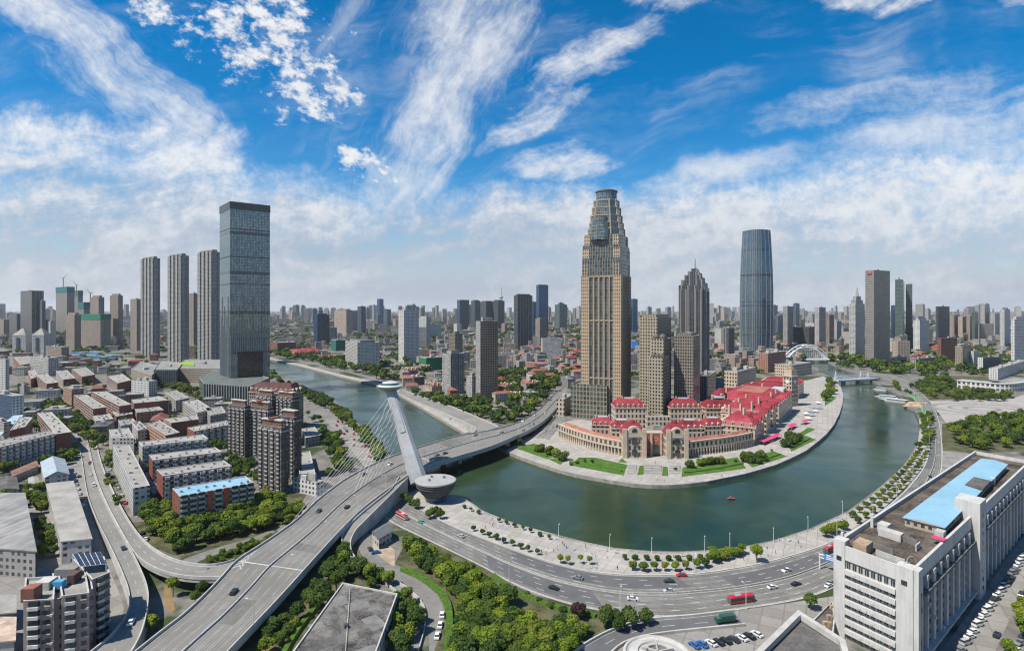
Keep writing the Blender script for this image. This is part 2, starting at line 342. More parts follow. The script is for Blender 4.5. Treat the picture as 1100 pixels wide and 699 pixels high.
# river walls
qw_ = MB(); n_ = len(river)
for i in range(n_):
    a, b = river[i], river[(i+1) % n_]
    qw_.face([(a.x, a.y, .25), (b.x, b.y, .25), (b.x, b.y, -4), (a.x, a.y, -4)])
tag(qw_.build("river_wall", [plain("wet_stone", (.26, .25, .22), .7, .3, .3)]), "pale stone embankment wall lining both banks of the river", "embankment")
def water_material():
    m, t, b = pbr("river_water", .09); pos = t.new("ShaderNodeNewGeometry").outputs["Position"]
    n1 = t.m("ADD", t.m("MULTIPLY", t.noise(pos, .006, 4, .6, .6), .6), t.m("MULTIPLY", t.noise(pos, .03, 5, .7, .8), .4)); c = t.mix(t.ramp(n1, .36, .64), (.010, .028, .014), (.034, .058, .028)); t.put(b.inputs["Base Color"], c)
    b.inputs["IOR"].default_value = 1.33; b.inputs["Specular IOR Level"].default_value = .26
    h = t.m("ADD", t.noise(pos, .5, 5, .65, .3), t.m("MULTIPLY", t.noise(pos, .05, 3, .5), 2.5))
    bn = t.new("ShaderNodeBump"); bn.inputs["Strength"].default_value = .12; bn.inputs["Distance"].default_value = .6; t.put(bn.inputs["Height"], h); t.put(b.inputs["Normal"], bn.outputs[0])
    t.put(b.inputs["Roughness"], t.ramp(t.noise(pos, .012, 4, .6), .38, .62, .02, .26)); return m
wt = MB(); xs = [p.x for p in river]; ys = [p.y for p in river]
wt.face([(min(xs)-20, min(ys)-20, -2.5), (max(xs)+20, min(ys)-20, -2.5), (max(xs)+20, max(ys)+20, -2.5), (min(xs)-20, max(ys)+20, -2.5)])
tag(wt.build("river_water", water_material()), "dark green river water bending round the red roofed headland", "river", kind="structure")
LV = {}
def sheet(name, px, mat, level, label, cat, kind="structure", z=0.0):
    mb = MB(); mb.poly([(p.x, p.y, z+.03*level) for p in pts(px, z)]); return tag(mb.build(name, mat), label, cat, kind=kind)
# ---- strips between two edges (roads)
def resample(pl, n):
    d = [0]
    for a, b in zip(pl, pl[1:]): d.append(d[-1]+(b-a).length)
    out = []; j = 0
    for i in range(n+1):
        s_ = d[-1]*i/n
        while j < len(pl)-2 and d[j+1] < s_: j += 1
        k = (s_-d[j])/max(1e-6, d[j+1]-d[j]); out.append(pl[j].lerp(pl[j+1], min(1, max(0, k))))
    return out
def smooth(pl, it=2):
    for _ in range(it):
        q_ = [pl[0]]
        for a, b in zip(pl, pl[1:]): q_ += [a.lerp(b, .25), a.lerp(b, .75)]
        pl = q_+[pl[-1]]
    return pl
class Strip:
    def __init__(s, L, Rt, z=0.0, step=5.0, sm=2):
        l, r = smooth(pts(L, z), sm), smooth(pts(Rt, z), sm)
        ln = max(sum((b-a).length for a, b in zip(l, l[1:])), sum((b-a).length for a, b in zip(r, r[1:])))
        s.n = max(4, int(ln/step)); s.L = resample(l, s.n); s.R = resample(r, s.n); s.len = ln; s.step = ln/s.n
    def at(s, i, f, dz=0.0):
        i = max(0, min(s.n, i)); j = min(s.n-1, int(i)); k = i-j
        p = s.L[j].lerp(s.R[j], f).lerp(s.L[j+1].lerp(s.R[j+1], f), k); return Vector((p.x, p.y, p.z+dz))
    def band(s, mb, f0, f1, dz=.02, mat=0, i0=0, i1=None):
        i1 = s.n if i1 is None else i1; i = i0
        while i < i1-1e-6:
            j = min(i1, math.floor(i+1+1e-6)); mb.face([s.at(i, f0, dz), s.at(i, f1, dz), s.at(j, f1, dz), s.at(j, f0, dz)][::-1] if False else [s.at(i, f1, dz), s.at(j, f1, dz), s.at(j, f0, dz), s.at(i, f0, dz)], mat); i = j
    def width(s, i=None): 
        i = s.n//2 if i is None else i; return (s.L[i]-s.R[i]).length
    def line(s, mb, f, w_=.3, dz=.05, dash=None, i0=0, i1=None, mat=0):
        i1 = s.n if i1 is None else i1; h = w_/2/max(3, s.width())
        if dash is None: s.band(mb, f-h, f+h, dz, mat, i0, i1); return
        on, off = dash; on /= s.step; off /= s.step; i = i0
        while i+on < i1: s.band(mb, f-h, f+h, dz, mat, i, i+on); i += on+off
    def wall(s, mb, f, h, t=.4, dz=0.0, mat=0, i0=0, i1=None, down=0.0):
        """a kerb or parapet along the strip"""
        i1 = s.n if i1 is None else i1
        for i in range(i0, i1):
            wd = max(3, s.width(i)); k = t/wd; a0, a1, b0, b1 = s.at(i, f-k/2), s.at(i, f+k/2), s.at(i+1, f-k/2), s.at(i+1, f+k/2)
            up, dn = Vector((0, 0, h+dz)), Vector((0, 0, dz-down))
            mb.face([a0+up, a1+up, b1+up, b0+up][::-1], mat); mb.face([a0+dn, a0+up, b0+up, b0+dn], mat); mb.face([a1+dn, b1+dn, b1+up, a1+up], mat)
        for i in (i0, i1):
            wd = max(3, s.width(min(i, s.n))); k = t/wd; a0, a1 = s.at(i, f-k/2), s.at(i, f+k/2); up, dn = Vector((0, 0, h+dz)), Vector((0, 0, dz-down)); mb.face([a0+dn, a1+dn, a1+up, a0+up], mat)
    def under(s, mb, depth, mat=0):
        """sides and soffit of an elevated deck"""
        for i in range(s.n):
            for P_ in (s.L, s.R):
                a, b = P_[i], P_[i+1]; mb.face([a, b, Vector((b.x, b.y, max(0.01, b.z-depth))), Vector((a.x, a.y, max(.01, a.z-depth)))], mat)
            a, b, c, d = s.L[i], s.R[i], s.R[i+1], s.L[i+1]; dn = lambda p: Vector((p.x, p.y, max(.012, p.z-depth))); mb.face([dn(a), dn(d), dn(c), dn(b)], mat)
WORN = plain("worn_asphalt", (.122, .118, .11), .8, .28, .12); WORND = plain("worn_deck", (.152, .146, .134), .8, .25, .12)
def tracks(s, mb, fs, wd=.022, dz=.07):
    """tyre-darkened tracks, broken here and there"""
    for f in fs:
        for o_ in (-.018, .018):
            i = 0.0
            while i < s.n: j = min(s.n, i+R.uniform(6, 22)); s.band(mb, f+o_-wd/3, f+o_+wd/3, dz, 0, i, j); i = j+R.uniform(.5, 3)
def road(name, L, Rt, mat, label, level=2, lanes=(), edges=(.03, .97), dash=(6, 9), z=0.0, extra=None, lw=.45, cat="road"):
    s = Strip(L, Rt, z); mb = MB(); s.band(mb, 0, 1, .03*level)
    o = tag(mb.build(name, mat), label, cat, kind="structure")
    pm = MB()
    for f in lanes: s.line(pm, f, lw, .03*level+.03, dash)
    for f in edges: s.line(pm, f, lw, .03*level+.03)
    if pm.f: tag(pm.build("road_markings", PAINT), "white lane lines painted on the "+label, "markings", kind="structure")
    return s
# ---- paved and planted areas
sheet("promenade", [(543, 484), (560, 491), (580, 498), (600, 504.5), (620, 509.5), (640, 513), (660, 516.5), (680, 519.5), (700, 521), (720, 521), (740, 519.5), (760, 517), (780, 513), (800, 509), (816, 504.5), (834, 499), (850, 492), (866, 484), (880, 473), (888, 466), (896, 456), (902, 444), (905, 434), (906, 424), (903, 415), (896, 409), (884, 404), (860, 410), (800, 440), (700, 460), (620, 450), (598, 455), (560, 474)], PAVE, 1, "pale stone promenade round the red roofed headland", "promenade")
sheet("promenade", [(462, 524), (484, 532), (492, 532), (508, 541), (517, 548), (541, 558), (562, 565), (588, 572), (600, 576), (626, 582), (660, 589), (700, 592.5), (728, 593), (760, 591.5), (800, 587), (830, 581), (870, 568), (884, 562), (911, 549), (930, 536), (948, 521), (962, 509), (972, 498), (981, 486), (986, 474), (988, 460), (987, 450), (1000, 450), (1004, 470), (1000, 490), (980, 515), (950, 545), (894, 582), (870, 591), (820, 605), (770, 613), (740, 617), (680, 618), (632, 614), (585, 602), (532, 583), (475, 561), (427, 531)], PAVE, 1, "pale stone promenade along the near river bank", "promenade")
sheet("promenade", [(290, 385.5), (326, 394), (364, 404), (401, 412.5), (423.5, 421), (448.6, 435.5), (471.5, 449), (499, 465), (512, 462), (480, 446), (455, 433), (428, 418.5), (405, 410), (364, 401.5), (326, 391.5), (290, 384)], PAVE, 1, "narrow pale walkway along the far left river bank", "promenade")
for px in ([(553, 481), (588, 493), (600, 489), (574, 476)], [(589, 493), (602, 499), (606, 495.5), (596, 492)], [(612, 499.5), (670, 510.5), (674, 499), (640, 491.5), (622, 491)], [(664, 496), (668, 491.6), (674, 497)], [(684.5, 510), (692, 510), (692, 500), (687, 500)], [(711, 511), (718, 511), (717, 501), (712, 501)],
           [(732, 512), (802, 503), (792, 491), (778, 493), (752, 499), (733, 502)], [(808, 502), (846, 490), (831, 484.5), (808, 489.5), (796, 491)], [(850, 485), (877, 472), (863, 467), (846, 476)], [(862, 468), (876, 461), (868, 459), (859, 465)], [(886, 436), (898, 428), (892, 425), (886, 428)]):
    sheet("lawn", px, LAWN, 3, "clipped green lawn on the headland promenade", "lawn", "structure")
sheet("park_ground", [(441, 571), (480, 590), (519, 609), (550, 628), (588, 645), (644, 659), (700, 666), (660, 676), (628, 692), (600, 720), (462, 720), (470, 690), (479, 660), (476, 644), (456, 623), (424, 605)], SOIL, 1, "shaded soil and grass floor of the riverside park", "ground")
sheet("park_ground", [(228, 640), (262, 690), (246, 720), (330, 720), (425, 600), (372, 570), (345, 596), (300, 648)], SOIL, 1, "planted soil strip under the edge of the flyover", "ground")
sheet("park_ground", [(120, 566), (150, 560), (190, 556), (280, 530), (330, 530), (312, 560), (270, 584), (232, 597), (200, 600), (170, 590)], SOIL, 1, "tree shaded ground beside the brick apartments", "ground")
sheet("park_ground", [(1012, 455), (1100, 447), (1200, 450), (1200, 480), (1060, 486), (1012, 484)], SOIL, 2, "grass floor of the small park beside the plaza", "lawn")
sheet("park_ground", [(980, 414), (1010, 404), (1060, 404), (1090, 428), (1000, 430)], SOIL, 2, "planted ground north of the plaza", "ground")
sheet("forecourt", [(700, 664), (790, 656), (862, 645), (895, 640), (900, 720), (600, 720), (632, 692), (660, 678)], PAVE2, 1, "worn paved forecourt before the white office block", "forecourt")
sheet("plaza", [(996, 430), (1086, 428), (1100, 424), (1250, 424), (1250, 452), (1100, 449), (1016, 454), (1006, 440)], plain("plaza_stone", (.33, .31, .285), .8, .1, .05), 2, "wide pale stone plaza by the river road", "plaza")
ringm = MB(); pc = P(1055, 439)
for r0, r1 in ((16, 22), (34, 38), (52, 60), (78, 82)):
    for i in range(40):
        a0, a1 = 2*math.pi*i/40, 2*math.pi*(i+.8)/40
        ringm.face([(pc.x+r*math.cos(a), pc.y+r*.75*math.sin(a), .12) for r, a in ((r0, a0), (r1, a0), (r1, a1), (r0, a1))])
tag(ringm.build("plaza_pattern", plain("plaza_dark_stone", (.22, .195, .18), .8, .15, .1)), "rings of darker stone set in the plaza", "paving", kind="structure")
# ---- river road on the near bank
RV = road("river_road", [(400, 515), (427, 531), (475, 561), (532, 583), (585, 602), (632, 614), (680, 618), (740, 617), (770, 613.5), (820, 605), (870, 591), (894, 582), (940, 556), (975, 526), (995, 500), (999, 480), (998, 462), (994, 446), (984, 430), (966, 414), (950, 406), (925, 401)],
          [(388, 530), (418, 560), (441, 571), (519, 608), (550, 627), (600, 646), (646, 656), (700, 663), (740, 662), (790, 655), (862, 644), (900, 630), (960, 590), (1000, 545), (1012, 505), (1012, 480), (1010, 460), (1006, 442), (996, 427), (978, 411), (960, 403), (930, 399)], ASPHALT, "river road curving along the near bank", 2, lanes=(.14, .27, .39, .61, .74, .87), edges=(.03, .485, .515, .97), dash=(4, 8), lw=.15)
tm = MB(); tracks(RV, tm, (.085, .205, .33, .44, .56, .675, .805, .92), .02); tag(tm.build("tyre_tracks", WORN), "tyre darkened tracks along the lanes of the river road", "road wear", kind="structure")
kb = MB(); RV.wall(kb, 0, .35, .8, mat=0); RV.wall(kb, 1, .25, .6)
tag(kb.build("kerb", KERB), "pale kerbs along both sides of the river road", "kerb", kind="structure")
md = MB(); RV.wall(md, .5, .8, .5, i0=6, i1=int(RV.n*.62))
tag(md.build("road_barrier", plain("barrier_white", (.34, .335, .32), .7, .35, 1.2)), "low white barrier down the middle of the river road", "barrier")
def patch(s, i0, i1, f0, f1, what):
    mb = MB(); s.band(mb, f0, f1, .075, 0, s.n*i0, s.n*i1); tag(mb.build("asphalt_patch", ASPHALT_NEW), "darker resurfaced asphalt patch "+what, "road patch", kind="structure")
patch(RV, .12, .185, .05, .36, "near the flyover end of the river road"); patch(RV, .20, .245, .16, .46, "beside the clipped trees"); patch(RV, .255, .278, .55, .95, "near the dark park trees")
patch(RV, .285, .385, .26, .45, "running down the middle lanes"); patch(RV, .42, .52, .06, .45, "opposite the white office block"); patch(RV, .365, .372, .05, .95, "crossing the road like a trench"); patch(RV, .105, .15, .55, .9, "below the park trees")
# service road at the foot of the picture
SV = road("service_road", [(788, 657), (740, 663), (704, 665), (680, 669), (650, 680), (616, 700), (600, 716)], [(800, 672), (760, 676), (720, 680), (686, 685), (664, 694), (648, 712), (640, 722)], ASPHALT_NEW, "service road dipping below the river road", 3, lanes=(.5,), edges=(.06, .94), lw=.3)
pw = MB(); SV.wall(pw, 0, 1.1, .7); tag(pw.build("parapet_wall", KERB), "pale parapet between the river road and the service road", "parapet")
pw = MB(); SV.wall(pw, 1, 1.1, .7); tag(pw.build("parapet_wall", KERB), "pale parapet between the service road and the forecourt", "parapet")
# ---- flyover
L_ = [(100, 738, 7), (128, 715, 7), (174, 678, 7), (200, 659, 7), (237, 622, 7), (252, 603, 7), (280, 586, 7.5), (312, 564, 8), (324, 554, 8.3), (340, 538, 8.8), (358, 524, 9.2), (372, 514, 9.6), (392, 503, 10), (417, 491.5, 10), (455, 479, 10), (494, 467.5, 9.5), (512, 465, 9), (535, 461, 8.5), (560, 453, 7), (580, 440, 4), (592, 426, 1.5), (606, 416, .3)]
R_ = [(210, 738, 7), (248, 698, 7), (300, 644, 7), (345, 593, 7.5), (368, 568, 8), (386, 550, 8.6), (402, 537, 9), (420, 524, 9.5), (440, 510, 10), (455, 502, 10), (494, 490, 10), (526, 481, 9.7), (549, 471, 9), (570, 462, 7), (588, 450, 4), (600, 436, 1.5), (611, 424, .3)]
FL = Strip(L_, R_, 0, 5)
fly = empty("bridge_flyover", FL.at(FL.n//2, .5, -9), "wide curving concrete flyover carrying the cable stayed bridge over the river", "bridge")
mb = MB(); FL.band(mb, 0, 1, 0); mb.build("road_deck", DECK, fly)
mb = MB(); FL.under(mb, 2.4); mb.build("girder", CONC, fly)
mb = MB(); FL.wall(mb, .006, 1.1, .5, down=.6); mb.build("parapet", KERB, fly); mb = MB(); FL.wall(mb, .994, 1.1, .5, down=.6); mb.build("parapet", KERB, fly)
mb = MB(); FL.wall(mb, .5, .8, .6, i1=FL.n-14); mb.build("median_barrier", plain("barrier_white", (.34, .335, .32)), fly)
for f in (.13, .25, .37, .63, .75, .87, .035, .475, .525, .965): mb = MB(); FL.line(mb, f, .18 if f in (.13, .25, .37, .63, .75, .87) else .3, .055, (6, 10) if f in (.13, .25, .37, .63, .75, .87) else None); o = mb.build("lane_marking", PAINT, fly); o["kind"] = "stuff"
mb = MB(); tracks(FL, mb, (.08, .19, .31, .43, .57, .69, .81, .92), .018, .03); o = mb.build("tyre_tracks", WORND, fly); o["kind"] = "stuff"
for i0_, i1_, f0_, f1_ in ((.20, .235, .02, .25), (.27, .31, .54, .96), (.05, .075, .53, .74), (.42, .445, .03, .47), (.60, .63, .53, .97), (.14, .15, .52, .98)):
    mb = MB(); FL.band(mb, f0_, f1_, .04, 0, FL.n*i0_, FL.n*i1_); mb.build("asphalt_patch", WORND, fly)
for k in (.115, .37):
    mb = MB(); FL.band(mb, .02, .98, .06, 0, FL.n*k, FL.n*k+.12); mb.build("expansion_joint", plain("joint_pale", (.6, .58, .54), .8), fly)
mb = MB()                     # chevrons in the nose where the ramp joins
for k in range(6):
    i = FL.n*.105+k*.62; f = .05+.0*k
    a, b, c = FL.at(i, .02, .07), FL.at(i+.75, .10-.01*k, .07), FL.at(i+.1, .17-.018*k, .07); o2 = (FL.at(i+.25, .10, .07)-FL.at(i, .10, .07))
    mb.face([a, b, b+o2, a+o2]); mb.face([b, c, c+o2, b+o2])
mb.build("chevron_marking", PAINT, fly)
for k in (.08, .16, .24, .33, .42, .52, .62, .72):
    for f in (.25, .75):
        mb = MB(); p = FL.at(FL.n*k, f); bz = -3 if .44 < k < .7 else 0; mb.prism(rect(p.x, p.y, 3.2, 3.2, .6), bz, p.z-2.3); mb.build("pier", CONC, fly)
# ---- ramps
def ramp(name, L, Rt, label, lanes=(.5,), depth=1.8, mat=DECK, piers=(), walls=(0, 1), solid=False, cat="ramp", pw_=1.0):
    s = Strip(L, Rt, 0, 4); root = empty(name, s.at(s.n//2, .5, -1), label, cat)
    mb = MB(); s.band(mb, 0, 1, .02); mb.build("road_deck", mat, root)
    mb = MB(); s.under(mb, 30 if solid else depth); mb.build("girder", CONC, root)
    for f in walls: mb = MB(); s.wall(mb, f, pw_, .45, down=.5); mb.build("parapet", KERB, root)
    for f in (*lanes, .06, .94): mb = MB(); s.line(mb, f, .22, .06, (5, 7) if f in lanes else None); o = mb.build("lane_marking", PAINT, root); o["kind"] = "stuff"
    for k in piers: mb = MB(); p = s.at(s.n*k, .5); mb.prism(rect(p.x, p.y, 3, 2.2, .4), 0, p.z-depth+.1); mb.build("pier", CONC, root)
    return s
RA = ramp("access_ramp", [(84, 478, .2), (88, 492, .3), (90, 510, .6), (94, 534, 1.5), (104, 560, 3.0), (120, 590, 5), (136, 626, 6.6), (140, 644, 7), (138, 660, 7.02), (120, 684, 7.02), (92, 706, 7.02), (60, 730, 7.02)], [(94, 478, .2), (97, 492, .3), (101, 510, .6), (110, 534, 1.5), (123, 560, 3.2), (140, 590, 5), (152, 614, 6.6), (160, 636, 7), (158, 658, 7.02), (152, 682, 7.02), (140, 704, 7.02), (122, 730, 7.02)], "long access ramp climbing from the left street to the flyover", solid=True)
RB = ramp("curved_ramp", [(95, 478, .2), (98, 492, .3), (102, 510, .6), (111, 534, 1.5), (124, 560, 3.2), (141, 590, 5), (152, 603, 5.8), (170, 613, 6.6), (192, 619, 7), (212, 621, 7.02), (236, 621, 7.02)], [(104, 478, .2), (107, 492, .3), (113, 510, .6), (124, 534, 1.5), (138, 560, 3.2), (154, 582, 5), (176, 598, 6.2), (200, 606, 6.8), (220, 608, 7), (236, 607, 7.02), (252, 602, 7.02)], "curved ramp sweeping from the left street onto the flyover above the underpass", piers=(.62, .72, .84, .93), depth=2)
RC = ramp("exit_ramp", [(429, 512.5, 9.7), (421, 526, 9.5), (404, 539, 8.9), (388, 552, 8.2), (372, 567, 6.5), (367, 574, 5.5), (367, 584, 4), (374, 597, 2.4), (386, 608, 1.2), (410, 622, .4), (436, 646, .3), (444, 664, .3), (440, 690, .3), (430, 715, .3)], [(438, 514, 9.7), (430, 522, 9.5), (418, 534, 8.9), (404, 548, 8.2), (390, 562, 6.5), (380, 572, 5.5), (375, 586, 4), (380, 599, 2.4), (394, 610, 1.2), (424, 623, .4), (446, 639, .3), (456, 652, .3), (458, 664, .3), (454, 685, .3), (448, 705, .3)], "narrow exit ramp peeling off the flyover beside the park", solid=True, lanes=())
RD = road("side_road", [(459, 668), (459, 660), (457, 650), (447, 638), (424, 621), (400, 606), (388, 596), (384, 586), (392, 572)], [(462, 712), (470, 688), (478, 660), (474, 644), (454, 624), (420, 607), (406, 596), (398, 586), (406, 574)], ASPHALT, "quiet side road between the park and the exit ramp", 2, lanes=(), edges=())
SD = road("side_road", [(190, 604), (205, 597), (240, 586), (285, 573), (310, 560), (330, 545)], [(206, 607), (214, 602), (244, 591), (287, 578), (314, 563.5), (335, 549)], ASPHALT, "narrow lane behind the hedge beside the flyover", 2, lanes=(), edges=())
LR = ramp("riverside_ramp", [(536, 458.5, 8.6), (528, 455, 8.4), (510, 447, 6.5), (486, 437, 3.5), (460, 428.5, 1.2), (432, 419, .3)], [(508, 466, 9), (514, 460.5, 8.4), (497, 453, 6.5), (475, 443, 3.5), (450, 433, 1.2), (424, 421.5, .3)], "curved ramp joining the far bank road to the bridge", solid=True, lanes=(.5,))
# ---- other streets
road("left_street", [(84, 480), (82, 468), (72, 450), (58, 436), (44, 424), (30, 408), (12, 390), (0, 378), (-30, 362)], [(108, 480), (100, 462), (82, 445), (64, 430), (50, 418), (37, 404), (22, 388), (8, 376), (-10, 362)], ASPHALT, "straight street running away past the brick apartments", 2, lanes=(.25, .75), edges=(.5,))
road("left_street", [(60, 560), (88, 520), (84, 480), (78, 470)], [(108, 640), (104, 570), (92, 520), (86, 480)], PAVE2, "frontage street at the foot of the access ramp", 1.3, lanes=(), edges=())
road("ground_street", [(100, 720), (135, 660), (130, 640), (112, 600), (100, 566), (88, 520)], [(60, 720), (118, 660), (118, 640), (100, 600), (90, 566), (80, 520)], PAVE2, "bare paved street behind the pink apartment tower", .8, lanes=(), edges=())
road("avenue", [(575, 470), (590, 458), (604, 440), (611, 425), (624, 404), (640, 390)], [(590, 472), (602, 458), (613, 440), (618, 427), (630, 406), (646, 391)], ASPHALT, "avenue beside the stone tower podium", 2, lanes=(.33, .66), edges=())
road("riverside_street", [(350, 452), (366, 468), (390, 500), (404, 516), (420, 530)], [(374, 447), (392, 462), (412, 486), (424, 500), (440, 520)], PAVE2, "busy street with red traffic on the near left bank", 2, lanes=(.3, .6), edges=())
road("far_bank_road", [(424, 419), (404, 408), (370, 399), (330, 389.5)], [(428, 417), (408, 406.5), (372, 397.5), (332, 388.5)], ASPHALT, "tree lined road on the far left bank", 2, lanes=(), edges=())
road("back_street", [(600, 716), (610, 700), (640, 700)], [(590, 725), (600, 722), (640, 722)], ASPHALT, "patch of road under the frame edge", 1, lanes=(), edges=())
road("parking_street", [(995, 720), (1040, 660), (1085, 595), (1110, 560)], [(1060, 720), (1082, 670), (1110, 610), (1130, 570)], PAVE2, "parking street behind the white office block", 1, lanes=(), edges=())
sheet("side_pavement", [(1003, 448), (1016, 455), (1013, 484), (1062, 489), (1030, 505), (1000, 545), (1008, 505), (1010, 480), (1008, 462)], PAVE2, 1.4, "broad worn pavement between the plaza road and the small park", "pavement")
sheet("parking_lot", [(322, 440), (350, 436), (376, 456), (392, 478), (372, 486), (350, 462), (330, 454)], ASPHALT, 1.6, "dark asphalt lot between the dark towers and the river", "car park")
sheet("courtyard", [(40, 520), (88, 490), (108, 566), (118, 640), (60, 640), (0, 720), (-60, 720), (-60, 560)], PAVE2, .5, "worn paved yard among the old sheds", "yard")
# ================================================================ builders
KEEP = []          # (x, y, r) already built on, and polygons of water and roads
def keep(fp, pad=4):
    if len(fp) == 4:      # a chain of circles along the long side
        L0 = math.hypot(fp[1][0]-fp[0][0], fp[1][1]-fp[0][1]); L1 = math.hypot(fp[3][0]-fp[0][0], fp[3][1]-fp[0][1])
        n = max(1, min(14, round(max(L0, L1)/max(6, min(L0, L1)))))
        for i in range(n):
            e = (i+.5)/n; u, v = (e, .5) if L0 > L1 else (.5, e); a, b, c, d = fp
            x = (a[0]*(1-u)+b[0]*u)*(1-v)+(d[0]*(1-u)+c[0]*u)*v; y = (a[1]*(1-u)+b[1]*u)*(1-v)+(d[1]*(1-u)+c[1]*u)*v
            KEEP.append((x, y, min(L0, L1)*.62+pad))
        return
    c = centre(fp); KEEP.append((c[0], c[1], max(math.hypot(p[0]-c[0], p[1]-c[1]) for p in fp)+pad))
def inside(x, y, poly):
    r = False; n = len(poly)
    for i in range(n):
        a, b = poly[i], poly[(i+1) % n]
        if (a[1] > y) != (b[1] > y) and x < (b[0]-a[0])*(y-a[1])/(b[1]-a[1])+a[0]: r = not r
    return r
COPING = plain("coping", (.42, .41, .39), .8, .2, .3)
ROOFG = plain("grey_roof", (.23, .222, .21), .9, .28, .08, rnd=.15)
ROOFP = plain("pale_roof", (.28, .265, .242), .9, .22, .1, rnd=.12)
ROOFD = plain("dark_roof", (.11, .105, .10), .9, .4, .08)
ROOFB = plain("brown_roof", (.13, .105, .085), .9, .45, .12, .2)
def tiled(name, col, rnd=.15):
    """roof tiles: courses, faded and mossy patches"""
    m, t, b = pbr(name, .85, .1); pos = t.new("ShaderNodeNewGeometry").outputs["Position"]; z = t.sep(pos)[2]; crs = t.m("LESS_THAN", t.m("FRACT", t.m("MULTIPLY", z, 1.6)), .28)
    n = t.m("ADD", t.m("MULTIPLY", t.noise(pos, .09, 6, .68), .6), t.m("MULTIPLY", t.noise(pos, 1.1, 4, .6), .4)); c = t.mix(t.ramp(n, .30, .70), tuple(v*.62 for v in col), tuple(min(1, v*1.12+.045) for v in col)); c = t.mix(t.m("MULTIPLY", crs, .30), c, tuple(v*.45 for v in col))
    oi = t.new("ShaderNodeObjectInfo"); hs = t.new("ShaderNodeHueSaturation"); t.put(hs.inputs["Color"], c); t.put(hs.inputs["Value"], t.ramp(oi.outputs["Random"], 0, 1, 1-rnd, 1+rnd, "LINEAR")); t.put(b.inputs["Base Color"], hs.outputs[0])
    bn = t.new("ShaderNodeBump"); bn.inputs["Strength"].default_value = .5; bn.inputs["Distance"].default_value = .15; t.put(bn.inputs["Height"], t.m("FRACT", t.m("MULTIPLY", z, 1.6))); t.put(b.inputs["Normal"], bn.outputs[0]); MC[name] = m; return m
REDROOF = tiled("crimson_roof", (.255, .019, .033), .24)
REDDARK = plain("dark_red_slate", (.22, .022, .035), .6, .25, .3)
TILE = tiled("terracotta_roof", (.28, .105, .07), .25)
BLUEROOF = plain("blue_sheet_roof", (.23, .41, .52), .5, .12, .06)
HUT = plain("roof_plant", (.36, .35, .335), .8, .2, .3, rnd=.2)
